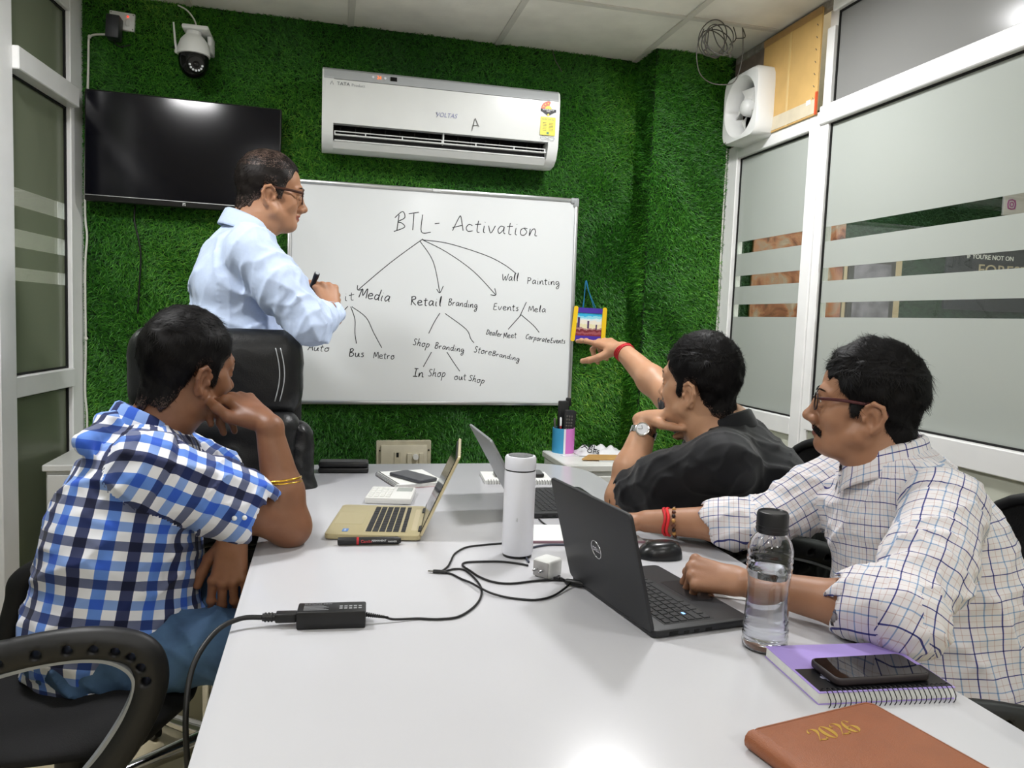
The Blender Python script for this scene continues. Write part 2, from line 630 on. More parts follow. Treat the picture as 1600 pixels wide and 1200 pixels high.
# right partition: runs along y at x = XR. frame bars 45 mm deep
struct('wall_right', MB().box((XR+0.06, YB, 0), (XR+0.14, YB+0.12, CEIL))
       .box((XR+0.012, -2.5, 0), (XR+0.04, 3.04, 0.904)), M['panel_board'])
bars = MB()
D0, D1 = XR, XR+0.05
def bar(y0, y1, z0, z1, x0=D0, x1=D1):
    bars.rbox((x0, min(y0, y1), z0), (x1, max(y0, y1), z1), 0.003, 1)
bar(2.985, 3.07, 0, 2.02)                 # post at the turf
bar(2.43, 2.49, 0, 2.02, D0, D1)          # mullion left half
bar(2.39, 2.43, 0, 2.30, D0+0.006, D1)    # mullion right half
bar(2.49, 2.985, 1.965, 2.02)             # head rail left
bar(0.15, 2.43, 1.972, 2.035, D0-0.004)   # head rail right
bar(0.15, 2.40, 2.345, 2.40)
bar(2.49, 2.985, 0.87, 0.935)             # sill left
bar(-0.6, 2.39, 0.905, 0.975, D0-0.008)   # sill right
bar(1.31, 1.34, 0.0, 0.905, D0+0.008)
bar(0.10, 0.16, 0, 2.40)
bar(-2.5, -2.44, 0, 2.40)
bar(-2.44, 0.1, 1.972, 2.035)
bar(2.40, 2.452, 2.035, 2.40, D0+0.03)
struct('trim_20', bars, M['aluminium'])
struct('trim_21', MB().box((XR+0.02, 2.94, 0.2), (XR+0.03, 2.97, 0.875)), M['dark'])


def glazing(name, y0, y1, z0, z1, bands, film, x):
    pane = MB().box((x+0.004, y0, z0), (x+0.009, y1, z1)).build(name, M['glass'])
    pane['kind'] = 'structure'
    for (a, b_) in bands:
        MB().box((x+0.0025, y0, a), (x+0.0035, y1, b_)).build('frosted_film', film, pane)
    bead = MB()
    t = 0.006
    bead.box((x-0.003, y0, z0), (x+0.002, y0+t, z1)).box((x-0.003, y1-t, z0), (x+0.002, y1, z1))
    bead.box((x-0.003, y0, z0), (x+0.002, y1, z0+t)).box((x-0.003, y0, z1-t), (x+0.002, y1, z1))
    bead.build('gasket', M['dark'], pane)
    return pane


glazing('window_1', 2.49, 2.985, 0.935, 1.965, film_bands(0.935, 1.965), M['film'], XR+0.02)
glazing('window_2', 0.16, 2.39, 0.975, 1.972, film_bands(0.975, 1.972), M['film'], XR+0.02)
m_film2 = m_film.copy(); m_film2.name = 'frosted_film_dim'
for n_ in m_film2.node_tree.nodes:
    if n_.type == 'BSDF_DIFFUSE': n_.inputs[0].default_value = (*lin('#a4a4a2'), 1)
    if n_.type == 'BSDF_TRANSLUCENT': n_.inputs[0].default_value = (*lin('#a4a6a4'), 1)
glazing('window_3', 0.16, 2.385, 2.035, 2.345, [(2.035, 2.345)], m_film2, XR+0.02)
glazing('window_4', -2.44, 0.10, 0.975, 1.972, film_bands(0.975, 1.972), M['film'], XR+0.02)

# left partition, in its own skewed plane
lb = MB()
def lbar(s0, s1, z0, z1, d0=0.0, d1=0.05, mb=None):
    (mb or lb).rbox((s0, z0, PLS*d1 if PLS < 0 else d0) if False else (s0, z0, min(PLS*d0, PLS*-d1)), (s1, z1, max(PLS*d0, PLS*-d1)), 0.003, 1, X=XPL)
lbar(0.0, 0.115, 0, 2.40, 0.0)
lbar(0.56, 0.66, 0, 2.40, 0.012)
lbar(0.115, 0.56, 1.955, 2.025, 0.03)
lbar(0.115, 0.56, 0.948, 1.015, 0.008)
lbar(0.115, 0.56, 2.29, 2.40, 0.0)
lbar(0.66, 3.2, 1.955, 2.035, 0.0)
lbar(0.66, 3.2, 0.948, 1.015, 0.0)
lbar(0.66, 3.2, 2.33, 2.40, 0.0)
lbar(0.115, 3.2, 0.0, 0.09, 0.0)
lbar(1.55, 1.62, 0, 2.40, 0.0)
lbar(2.5, 2.57, 0, 2.40, 0.0)
struct('trim_22', lb, M['aluminium'])


def lglaz(name, s0, s1, z0, z1, bands, film):
    def bx(mb, a0, b0, a1, b1, d0, d1):
        mb.box((a0, b0, min(PLS*d0, PLS*d1)), (a1, b1, max(PLS*d0, PLS*d1)), X=XPL)
    mb = MB(); bx(mb, s0, z0, s1, z1, -0.03, -0.025)
    pane = mb.build(name, M['glass']); pane['kind'] = 'structure'
    for (a, b_) in bands:
        mb = MB(); bx(mb, s0, a, s1, b_, -0.0245, -0.0235); mb.build('frosted_film', film, pane)
    bead = MB(); t = 0.007
    bx(bead, s0, z0, s0+t, z1, -0.022, -0.015); bx(bead, s1-t, z0, s1, z1, -0.022, -0.015)
    bx(bead, s0, z0, s1, z0+t, -0.022, -0.015); bx(bead, s0, z1-t, s1, z1, -0.022, -0.015)
    bead.build('gasket', M['dark'], pane)


STR2 = [(1.555, 1.612), (1.425, 1.482), (1.318, 1.36)]
_s = STRIPES; STRIPES = STR2
lglaz('window_5', 0.115, 0.56, 2.025, 2.29, [(2.025, 2.29)], M['film_green'])
lglaz('window_6', 0.115, 0.56, 1.015, 1.955, film_bands(1.015, 1.955), M['film_green'])
lglaz('window_7', 0.115, 0.56, 0.09, 0.948, [(0.09, 0.948)], M['film_green'])
lglaz('window_8', 0.66, 1.55, 0.09, 0.948, [(0.09, 0.948)], M['film_green'])
lglaz('window_9', 0.66, 1.55, 1.015, 1.955, film_bands(1.015, 1.955), M['film_green'])
lglaz('window_10', 0.66, 1.55, 2.035, 2.33, [(2.035, 2.33)], M['film_green'])
lglaz('window_11', 1.62, 3.2, 0.09, 0.948, [(0.09, 0.948)], M['film_green'])
lglaz('window_12', 1.62, 3.2, 1.015, 1.955, film_bands(1.015, 1.955), M['film_green'])
STRIPES = _s
# rooms beyond the partitions
struct('wall_left', MB().box((-3.2, -2.5, 0), (-3.1, 3.9, CEIL)).box((-1.5, -2.5, 0), (-1.4, -0.05, CEIL)), M['corridor_wall'])
struct('wall_far', MB().box((-3.2, 3.8, 0), (-0.95, 3.9, CEIL)), M['corridor_wall'])
struct('wall_corridor', MB().box((5.1, -2.5, 0), (5.2, 3.9, CEIL)), M['corridor_wall'])
YP = 3.62
struct('wall_end', MB().box((XR+0.14, YP, 0), (5.2, YP+0.1, CEIL)), M['turf_base'])
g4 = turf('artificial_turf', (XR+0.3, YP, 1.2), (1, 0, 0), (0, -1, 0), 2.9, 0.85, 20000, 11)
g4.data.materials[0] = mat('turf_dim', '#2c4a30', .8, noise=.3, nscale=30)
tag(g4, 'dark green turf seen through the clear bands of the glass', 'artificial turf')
tag(MB().tube(smooth_path([(1.652, 3.062, 2.02), (1.650, 3.058, 1.7), (1.653, 3.06, 1.3), (1.650, 3.058, 0.9), (1.652, 3.06, 0.3)], 5), 0.004, 6).build('cable', M['wire_white'], smooth=180), 'thin white cable down the corner between column turf and glass frame', 'cable')
# ceiling lamps
for i, (lx, ly, lw_) in enumerate(LIGHTS):
    lbl = ['square ceiling light nearest the air conditioner', 'square ceiling light above the seated man on the left', 'square ceiling light over the near right end of the table', 'square ceiling light over the near left end of the table', 'square ceiling light behind the camera on the right', 'square ceiling light behind the camera on the left'][i]
    t = thing('ceiling_light', lbl, 'ceiling light', (lx, ly, CEIL), group='ceiling lights over the table')
    fr = MB()
    for (a, b_) in (((-.16, -.16), (.16, -.13)), ((-.16, .13), (.16, .16)), ((-.16, -.13), (-.13, .13)), ((.13, -.13), (.16, .13))):
        fr.box((a[0], a[1], -0.03), (b_[0], b_[1], 0))
    fr.build('frame', M['white_plastic'], t)
    MB().box((-.13, -.13, -0.027), (.13, .13, -0.015)).build('diffuser', M['lamp'], t)

# ================================================================== THINGS ON THE WALLS
# ---- split air conditioner (front face about y = 3.04)
ac = thing('air_conditioner', 'white split air conditioner mounted high on the turf wall above the whiteboard', 'air conditioner', (0.43, YB, 2.03), (0, R(-0.25), 0))
W2 = 0.463
def acp(pts): return [(p[0]-0.0, p[1]) for p in pts]
# profile (y,z) relative to wall, y negative into the room
prof = [(0, -0.135), (-0.10, -0.15), (-0.155, -0.143), (-0.185, -0.118), (-0.197, -0.085)]
shell = MB()
shell.prism([(0, 0.140), (0, -0.135), (-0.10, -0.150), (-0.155, -0.143), (-0.178, -0.122), (-0.150, -0.112), (-0.120, -0.085), (-0.120, -0.05), (-0.150, -0.05), (-0.150, 0.140)], 'x', -W2+0.042, W2-0.042)
for s in (-1, 1):       # end cheeks
    a, b_ = (s*W2, s*(W2-0.042))
    shell.prism([(0, 0.145), (0, -0.135), (-0.10, -0.150), (-0.155, -0.143), (-0.187, -0.120), (-0.205, -0.08), (-0.212, 0.0), (-0.212, 0.105), (-0.204, 0.133), (-0.185, 0.145)], 'x', min(a, b_), max(a, b_))
shell.build('housing', M['ac_white'], ac, smooth=35)
fp = MB()
fp.prism([(-0.150, -0.056), (-0.204, -0.060), (-0.212, -0.0), (-0.2125, 0.098), (-0.150, 0.098)], 'x', -W2+0.012, W2-0.012)
fp.build('front_panel', M['ac_white'], ac, smooth=30)
gs = MB().prism([(-0.150, 0.1), (-0.2125, 0.1), (-0.2105, 0.118), (-0.204, 0.134), (-0.185, 0.145), (-0.150, 0.145)], 'x', -W2+0.006, W2-0.006)
gs.build('grey_strip', M['ac_grey'], ac, smooth=30)
MB().box((-W2+0.042, -0.1235, -0.1), (W2-0.042, -0.1205, -0.056)).box((-W2+0.042, -0.158, -0.0575), (W2-0.042, -0.12, -0.0555)).box((-W2+0.042, -0.152, -0.113), (W2-0.042, -0.12, -0.088)).build('vent_recess', M['dark'], ac)
for i in range(15):
    x = -W2+0.07+i*0.057
    MB().box((x-0.0012, -0.15, -0.10), (x+0.0012, -0.121, -0.056)).build('vertical_vane', M['black_plastic'], ac)
for (z0, y0) in ((-0.098, -0.193), (-0.1165, -0.178)):
    lv = MB()
    lv.rbox((-W2+0.046, y0, z0-0.003), (W2-0.046, y0+0.012, z0+0.002), 0.0015, 1)
    if z0 > -0.11:
        lv.rbox((-W2+0.046, y0+0.005, z0+0.011), (W2-0.046, y0+0.012, z0+0.0145), 0.001, 1)
        for x in (-W2+0.048, -0.30, -0.16, -0.005, 0.13, 0.285, W2-0.05):
            lv.box((x-0.002, y0+0.004, z0), (x+0.002, y0+0.011, z0+0.013))
    lv.build('louver', M['ac_white'], ac)
MB().box((-0.002, -0.19, -0.10), (0.002, -0.16, -0.055)).build('louver_link', M['ac_white'], ac)
XF = face_xy((0, -0.2135, 0), (1, 0, 0), (0, 0, 1))     # flat panel plane, z outwards
disp = MB()
disp.ball((-0.277, -0.2125, 0.1195), 0.005, 10, 6, 0, s=(1, .3, 1)); disp.ball((-0.232, -0.2125, 0.1195), 0.005, 10, 6, 0, s=(1, .3, 1))
disp.text('24', 0.017, face_xy((-0.254, -0.2122, 0.1195), (1, 0, 0), (0, 0, 1)), 0.0004, 1)
disp.box((-0.212, -0.2125, 0.112), (-0.187, -0.2095, 0.127), 2)
disp.build('display', [M['led_white'], M['led_orange'], M['black_gloss']], ac)
M['ac_text'] = mat('ac_text', '#5e6066', 0.5); M['ac_text2'] = mat('ac_text2', '#a9abae', 0.5); M['ac_text3'] = mat('ac_text3', '#8f93b8', 0.5)
lt = MB()
lt.text('TATA', 0.017, tr(0, 0, 0) @ face_xy((-0.386, -0.2132, 0.083), (1, 0, 0), (0, 0, 1)), 0.0003, 0, sx=1.1)
lt.text('Product', 0.0155, face_xy((-0.331, -0.2132, 0.082), (1, 0, 0), (0, 0, 1)), 0.0003, 1)
lt.tube([(-0.434, -0.2133, 0.077), (-0.428, -0.2133, 0.091), (-0.422, -0.2133, 0.077)], 0.0008, 5, 0)
lt.build('small_lettering', [M['ac_text'], M['ac_text2']], ac)
lt = MB()
lt.text('VOLTAS', 0.024, face_xy((0.005, -0.2132, 0.004), (1, 0, 0), (0, 0, 1)), 0.0003, 2, shear=0.25, sx=0.95)
lt.tube([(-0.035, -0.2132, 0.012), (-0.028, -0.2132, 0.0), (-0.033, -0.2132, -0.006)], 0.0009, 5, 0)
lt.build('faded_lettering', [M['ac_text'], M['ac_text2'], M['ac_text3']], ac)
lt = MB()
lt.tube([(0.108, -0.2118, -0.045), (0.117, -0.2132, 0.0), (0.119, -0.2132, 0.004), (0.135, -0.213, -0.028)], 0.0011, 5, 3)
lt.tube([(0.112, -0.2124, -0.024), (0.131, -0.2125, -0.022)], 0.0011, 5, 3)
lt.build('pen_mark', [M['ac_text'], M['ac_text2'], M['ac_text3'], M['ink']], ac)
st = MB()                                               # energy label
x0, x1 = 0.383, 0.447
cx = (x0+x1)/2
y_ = -0.2132
XL = face_xy((cx, -0.2130, 0), (1, 0, 0), (0, 0, 1))
def arc(r0, r1, a0, a1, cz, n=10):
    o = [(r1*math.cos(a0+(a1-a0)*i/n), cz+r1*math.sin(a0+(a1-a0)*i/n)) for i in range(n+1)]
    o += [(r0*math.cos(a1-(a1-a0)*i/n), cz+r0*math.sin(a1-(a1-a0)*i/n)) for i in range(n+1)]
    return o
cz = 0.066
st.prism(rrect(-0.031, -0.035, 0.031, 0.036, 0.003), 'z', 0, 0.0005, 0, XL)
st.prism([(0.031*math.cos(PI*i/14), cz+0.031*math.sin(PI*i/14)) for i in range(15)], 'z', 0, 0.0006, 1, XL)
st.prism(arc(0.014, 0.031, PI*0.40, PI, cz), 'z', 0, 0.0009, 2, XL)
st.prism([(0.014*math.cos(PI*i/10), cz+0.014*math.sin(PI*i/10)) for i in range(11)], 'z', 0, 0.0009, 0, XL)
st.prism([(-0.032, 0.056), (0.032, 0.056), (0.032, 0.067), (-0.032, 0.067)], 'z', 0, 0.0010, 3, XL)
st.prism([(-0.028, 0.056), (0.0, 0.040), (0.028, 0.056)], 'z', 0, 0.0010, 3, XL)
for i, a in enumerate((0.86, 0.7, 0.52)):
    q = PI*a
    st.prism([(0.0225*math.cos(q)+0.004*math.cos(2*PI*j/10+PI/2)*(1 if j % 2 == 0 else 0.45), cz+0.0225*math.sin(q)+0.004*math.sin(2*PI*j/10+PI/2)*(1 if j % 2 == 0 else 0.45)) for j in range(10)], 'z', 0.0009, 0.0012, 0, XL)
st.text('POWER SAVINGS', 0.0062, XL @ tr(0, 0.0635, 0.001), 0.0002, 4)
st.text('GUIDE', 0.0055, XL @ tr(0, 0.0575, 0.001), 0.0002, 4)
st.prism([(-0.004, 0.040), (0.004, 0.040), (0.004, 0.046), (0, 0.050), (-0.004, 0.046)], 'z', 0.001, 0.0012, 0, XL)
st.text('INVERTER AC', 0.0085, XL @ tr(0, 0.026, 0.0006), 0.0002, 5)
for i in range(6):
    st.box((-0.022, 0.012-i*0.0058, 0.0005), (-0.006, 0.0135-i*0.0058, 0.0008), 3, XL)
    st.box((0.004, 0.012-i*0.0058, 0.0005), (0.022, 0.0135-i*0.0058, 0.0008), 3, XL)
st.box((-0.005, -0.031, 0.0005), (0.005, -0.022, 0.0009), 5, XL)
st.tube([(cx+0.029*math.sin(2*PI*i/24)*1.0, y_, -0.043-0.004+0.007*math.sin(4*PI*i/24)) for i in range(24)], 0.0006, 5, 4+2, closed=True)
yel = mat('label_yellow', '#e6d31c', 0.4)
st.build('energy_label', [yel, M['board_white'], mat('label_red', '#e2572b', 0.4), M['ink'], M['board_white'], mat('label_green', '#2f6d4f', 0.4), mat('ac_text4', '#85888c', 0.5)], ac)

# ---- television
tv = thing('television', 'wide black flat television mounted on the turf wall at the left', 'television', (-0.528, 3.15, 1.828), (R(0), R(0.55), 0))
tw, th_ = 0.343, 0.2
MB().rbox((-tw, -0.003, -th_), (tw, 0.028, th_), 0.006, 2).build('body', M['black_plastic'], tv, smooth=40)
MB().box((-tw+0.006, -0.0045, -th_+0.024), (tw-0.006, -0.003, th_-0.006)).build('screen', M['tv_screen'], tv)
MB().box((-tw+0.004, -0.0052, -th_+0.0205), (tw-0.004, -0.003, -th_+0.0225)).build('bezel_line', M['alu_metal'], tv)
lg = MB()
lg.box((-0.006, -0.005, -th_+0.006), (-0.003, -0.003, -th_+0.016)).box((-0.003, -0.005, -th_+0.013), (0.004, -0.003, -th_+0.016)).box((0.001, -0.005, -th_+0.006), (0.004, -0.003, -th_+0.011))
lg.build('logo', M['alu_metal'], tv)
MB().box((-0.2, 0.028, -0.12), (0.2, 0.1, 0.12)).build('wall_mount', M['black_plastic'], tv)

# ---- round security camera
cc = thing('security_camera', 'white dome security camera with black ball lens hanging above the television', 'camera', (-0.495, 3.12, 2.20))
b_ = MB()
b_.rbox((-0.036, -0.04, 0.062), (0.056, 0.10, 0.078), 0.006, 2)
b_.rbox((0.040, 0.045, 0.012), (0.057, 0.125, 0.078), 0.006, 2)
b_.tube([(0.050, 0.02, 0.058), (0.052, 0.02, 0.03), (0.050, 0.05, 0.016)], 0.007, 8)
b_.build('bracket', M['white_plastic'], cc, smooth=40)
MB().lathe([(0.0, 0.068), (0.026, 0.068), (0.027, 0.05), (0.034, 0.045), (0.046, 0.03), (0.054, 0.008), (0.057, -0.012), (0.057, -0.022), (0.053, -0.024), (0.0, -0.024)], 32).build('housing', M['white_plastic'], cc, smooth=40)
bl = MB()
bl.lathe([(0.0, -0.022), (0.052, -0.024), (0.054, -0.04), (0.050, -0.065), (0.038, -0.088), (0.02, -0.101), (0, -0.104)], 32)
ball = bl.build('ball', M['black_gloss'], cc, smooth=60)
XC = face_xy((0.012, -0.036, -0.062), (0.97, 0.24, 0), (0.06, -0.24, 0.97))
MB().lathe([(0.0, 0.024), (0.026, 0.024), (0.031, 0.018), (0.033, 0.0), (0.03, -0.02), (0, -0.02)], 28, X=XC).build('lens_housing', M['black_plastic'], cc, smooth=40)
MB().lathe([(0.0, 0.031), (0.008, 0.030), (0.011, 0.025), (0.012, 0.020), (0, 0.02)], 20, X=XC).build('lens', M['black_gloss'], cc, smooth=60)
for i in range(7):
    a = PI*1.05+PI*0.9*i/6
    MB().ball((0.0215*math.cos(a), 0.0215*math.sin(a), 0.0245), 0.0042, 10, 6, X=XC, s=(1, 1, .4)).build('infrared_light', M['led_white'], cc, smooth=180)
an = MB()
an.ball((-0.058, 0.0, -0.012), 0.009, 10, 8).tube([(-0.058, 0, -0.012), (-0.064, 0.004, 0.02), (-0.071, 0.008, 0.092)], [0.005, 0.0045, 0.003], 8)
an.build('antenna', M['white_plastic'], cc, smooth=60)
w = MB().tube(smooth_path([at(278, 8, 3.1), at(292, 16, 3.12), at(303, 30, 3.13), (-0.485, 3.13, 2.279)], 6), 0.0028, 6)
tag(w.build('cable', M['wire_white'], smooth=180), 'thin white cable running from the ceiling to the dome camera', 'cable')

# ---- switch plate with a plugged in adapter, upper left
sp = thing('socket_plate', 'white wall socket plate with lit red switch lamp at upper left', 'socket', (-0.762, 3.232, 2.307), (0, R(3), 0))
MB().rbox((-0.044, -0.008, -0.032), (0.044, 0.01, 0.032), 0.003, 2).build('plate', M['white_plastic'], sp, smooth=40)
MB().rbox((0.014, -0.013, -0.018), (0.027, -0.008, 0.008), 0.002, 1).build('rocker_switch', M['ac_white'], sp, smooth=40)
MB().ball((0.020, -0.009, 0.018), 0.003, 10, 6).build('indicator_lamp', M['led_red'], sp, smooth=180)
for (x, z) in ((-.038, .026), (.038, .026), (.038, -.026), (-.038, -.026)): MB().ball((x, -0.008, z), 0.0022, 8, 6, s=(1, .5, 1)).build('screw', M['wire_grey'], sp)
ad = thing('power_adapter', 'small black power adapter plugged into the upper left socket', 'adapter', (-0.781, 3.20, 2.268), (0, R(3), 0))
MB().rbox((-0.0225, -0.034, -0.041), (0.0225, 0.022, 0.04), 0.003, 2).build('body', mat('adapter_slate', '#2a2c31', 0.45), ad, smooth=40)
MB().tube(smooth_path([(0, 0, -0.04), (0.004, 0.01, -0.052), (0.02, 0.022, -0.055), (0.05, 0.03, -0.04)], 5), 0.0022, 6).build('lead', M['wire_black'], ad, smooth=180)
w = MB().tube(smooth_path([at(170, 54, 3.225), at(150, 54, 3.225), at(141, 57, 3.225), at(138.5, 64, 3.225), at(138, 100, 3.225), at(137, 140, 3.225), at(134.5, 200, 3.225), at(133, 330, 3.222), at(136, 370, 3.222), at(133, 420, 3.222), at(134, 540, 3.222), at(133, 610, 3.222), at(136, 650, 3.222), at(136, 700, 3.222), at(137, 760, 3.222)], 5), 0.0042, 7)
for p in ((134.5, 529, 3.218), (136, 674, 3.218), (140, 57, 3.22)): w.ball(at(*p), 0.007, 8, 6)
tag(w.build('cable', M['wire_white'], smooth=180), 'white cable stapled down the turf beside the left door frame', 'cable')
w = MB().tube(smooth_path([at(211, 322, 3.222), at(210, 345, 3.215), at(216, 372, 3.21), at(220, 400, 3.212), at(218, 440, 3.22), at(215, 490, 3.228)], 6), 0.0032, 6)
tag(w.build('cable', M['wire_black'], smooth=180), 'black cable hanging below the television', 'cable')
w = MB().tube([at(863, 78, 3.23), at(868, 95, 3.215), at(878, 112, 3.235)], 0.002, 6).tube([at(858, 74, 3.22), at(866, 72, 3.215)], 0.003, 6)
tag(w.build('wire_stub', M['wire_grey'], smooth=180), 'short loose wire poking out at the ceiling right of the air conditioner', 'wire')

# ---- whiteboard
wb = thing('whiteboard', 'wide whiteboard with handwritten activation chart on the turf wall', 'whiteboard', (0.445, 3.222, 1.333), (0, R(-0.35), 0))
bw, bh = 0.603, 0.449
MB().box((-bw, -0.006, -bh), (bw, 0.012, bh)).build('panel', M['board_white'], wb)
fw = 0.016
MB().rbox((-bw, -0.014, bh-fw), (bw, 0.014, bh), 0.004, 2).build('frame_rail', M['alu_metal'], wb, smooth=40)
MB().rbox((-bw, -0.014, -bh), (bw, 0.014, -bh+fw), 0.004, 2).build('frame_rail', M['alu_metal'], wb, smooth=40)
MB().rbox((-bw, -0.014, -bh), (-bw+fw, 0.014, bh), 0.004, 2).build('frame_rail', M['alu_metal'], wb, smooth=40)
MB().rbox((bw-fw, -0.014, -bh), (bw, 0.014, bh), 0.004, 2).build('frame_rail', M['alu_metal'], wb, smooth=40)
m_corner = mat('corner_grey', '#9fa2a5', 0.45)
for sx in (-1, 1):
    for sz in (-1, 1):
        c = MB()
        x0, x1 = sorted((sx*(bw+0.002), sx*(bw-0.036))); z0, z1 = sorted((sz*(bh+0.002), sz*(bh-0.022)))
        c.rbox((x0, -0.017, z0), (x1, 0.015, z1), 0.006, 2)
        x0, x1 = sorted((sx*(bw+0.002), sx*(bw-0.022))); z0, z1 = sorted((sz*(bh+0.002), sz*(bh-0.036)))
        c.rbox((x0, -0.0172, z0), (x1, 0.015, z1), 0.006, 2)
        c.build('corner_cap', m_corner if sz > 0 or sx < 0 else M['black_plastic'], wb, smooth=40)
MB().rbox((-0.03, -0.0165, bh-0.014), (0.005, -0.012, bh-0.001), 0.001, 1).build('rail_clip', M['alu_metal'], wb)

# handwriting: strokes on the board plane, taken down in board pixels
def bp(x, y):
    p = at(x, y, 3.216)
    return (p.x, 3.2158, p.z)
def zb(x, y): return (440+x/3.3333, 280+y/3.3333)
# a little one-stroke hand: letter -> strokes in a box x 0..1, y 0 (base) .. 1 (x-height), capitals to 1.8
HAND = {
 'A': [[(0, 0), (.45, 1.8), (.55, 1.8), (.95, 0)], [(.1, .65), (.85, .7)]],
 'B': [[(.15, 1.8), (.05, 0)], [(.0, 1.65), (.5, 1.85), (.75, 1.5), (.3, 1.0), (.15, .95), (.75, .75), (.8, .3), (.4, 0), (0, .05)]],
 'C': [[(.85, 1.4), (.6, 1.6), (.2, 1.2), (.1, .5), (.4, .0), (.85, .2)]],
 'D': [[(.15, 1.6), (.1, 0)], [(0, 1.6), (.6, 1.5), (.85, .9), (.6, .2), (.0, 0)]],
 'E': [[(.8, 1.65), (.25, 1.6), (.15, .9), (.15, .05), (.85, .1)], [(.15, .9), (.7, .95)]],
 'I': [[(.1, 1.7), (.9, 1.75)], [(.5, 1.7), (.45, 0)], [(.0, 0), (.9, .05)]],
 'L': [[(.2, 1.8), (.1, .05), (.9, .05)]],
 'M': [[(0, 0), (.15, 1.6), (.45, .4), (.8, 1.7), (.95, 0)]],
 'O': [[(.5, 1.3), (.1, .9), (.15, .2), (.5, 0), (.9, .4), (.85, 1.1), (.5, 1.3)]],
 'P': [[(.15, 1.6), (.05, 0)], [(0, 1.6), (.6, 1.6), (.8, 1.2), (.5, .85), (.1, .8)]],
 'R': [[(.15, 1.7), (.1, 0)], [(0, 1.6), (.6, 1.75), (.8, 1.3), (.2, .9), (.9, 0)]],
 'S': [[(.85, 1.5), (.4, 1.65), (.2, 1.2), (.75, .6), (.6, .05), (.05, .1)]],
 'T': [[(0, 1.75), (1, 1.85)], [(.55, 1.8), (.45, 0)]],
 'W': [[(0, 1.6), (.2, .05), (.5, 1.1), (.7, 0), (1, 1.7)]],
 'a': [[(.8, .9), (.4, 1), (.1, .5), (.3, .05), (.7, .5), (.8, .95), (.8, .2), (1, .05)]],
 'b': [[(.2, 1.8), (.15, .1), (.6, .0), (.8, .5), (.5, .9), (.15, .6)]],
 'c': [[(.8, .8), (.4, .95), (.1, .5), (.35, .05), (.9, .15)]],
 'd': [[(.75, .8), (.3, .9), (.1, .4), (.4, .05), (.75, .5), (.85, 1.9), (.8, .2), (1, .05)]],
 'e': [[(.1, .5), (.75, .65), (.6, .98), (.2, .85), (.1, .4), (.4, .03), (.95, .2)]],
 'g': [[(.8, .8), (.4, .95), (.1, .5), (.4, .1), (.8, .7), (.8, -.6), (.5, -1.0), (.25, -.7), (.95, .15)]],
 'h': [[(.2, 1.9), (.1, 0)], [(.1, .4), (.5, .95), (.7, .7), (.7, .1), (.95, .05)]],
 'i': [[(.4, .9), (.35, .15), (.7, .0)], [(.45, 1.35), (.48, 1.4)]],
 'k': [[(.2, 1.9), (.1, 0)], [(.75, .9), (.2, .45), (.85, 0)]],
 'l': [[(.4, .1), (.3, 1.0), (.5, 1.9), (.65, 1.8), (.45, .3), (.7, 0)]],
 'n': [[(.1, .9), (.1, 0), (.3, .7), (.6, .95), (.75, .6), (.75, .1), (1, .05)]],
 'o': [[(.5, .95), (.15, .7), (.2, .1), (.6, .05), (.85, .5), (.5, .95), (.9, .9)]],
 'p': [[(.2, 1.0), (.1, -.9)], [(.15, .7), (.5, 1.0), (.8, .7), (.6, .1), (.15, .1)]],
 'r': [[(.1, .9), (.15, 0)], [(.15, .5), (.4, .9), (.8, .9)]],
 's': [[(.75, .9), (.35, .85), (.35, .6), (.7, .4), (.6, .02), (.1, .05)]],
 't': [[(.45, 1.5), (.4, .15), (.8, 0)], [(0, 1.0), (.9, 1.1)]],
 'u': [[(.1, .9), (.15, .1), (.5, .05), (.75, .9), (.8, .1), (1, .05)]],
 'v': [[(.05, .95), (.4, .02), (.85, 1.0)]],
 'x': [[(0, .9), (.9, 0)], [(.9, .9), (0, 0)]],
 '-': [[(.1, .75), (.9, .8)]],
 '/': [[(0, -.6), (1, 2.0)]],
}
WD = {'i': .55, 'l': .6, 't': .75, 'M': 1.3, 'W': 1.4, 'r': .8, 'I': .9, '-': .9, '/': .7, 'm': 1.4, 's': .8, 'S': .95}
hw = MB()
rs = random.Random(4)
def stroke(px, r=0.0013):
    pts = smooth_path([bp(*p) for p in px], 5) if len(px) > 2 else [Vector(bp(*p)) for p in px]
    hw.tube(pts, r*1.35, 5, flat=0.35, up=(0, 1, 0))
def flush(nm):
    global hw
    if hw.v: hw.build(nm, M['ink'], wb, world=True, smooth=180)
    hw = MB()
def word(s, x0, y0, x1, y1, xh, slant=0.12, r=0.0012):
    """word from baseline start (x0,y0) to end (x1,y1) in zoomed board pixels, xh = x-height"""
    tot = sum(WD.get(c, 1.0)+.12 for c in s)
    u = 0
    ang = math.atan2(y1-y0, x1-x0); ln = math.hypot(x1-x0, y1-y0)
    for c in s:
        wd = WD.get(c, 1.0)
        if c in HAND:
            for st_ in HAND[c]:
                pp = []
                for (a, h) in st_:
                    X = (u+a*wd)/tot*ln + slant*h*xh
                    Y = -h*xh
                    pp.append(zb(x0+X*math.cos(ang)-Y*math.sin(ang), y0+X*math.sin(ang)+Y*math.cos(ang)))
                stroke(pp, r)
        u += wd+.12
    flush('handwritten_word')
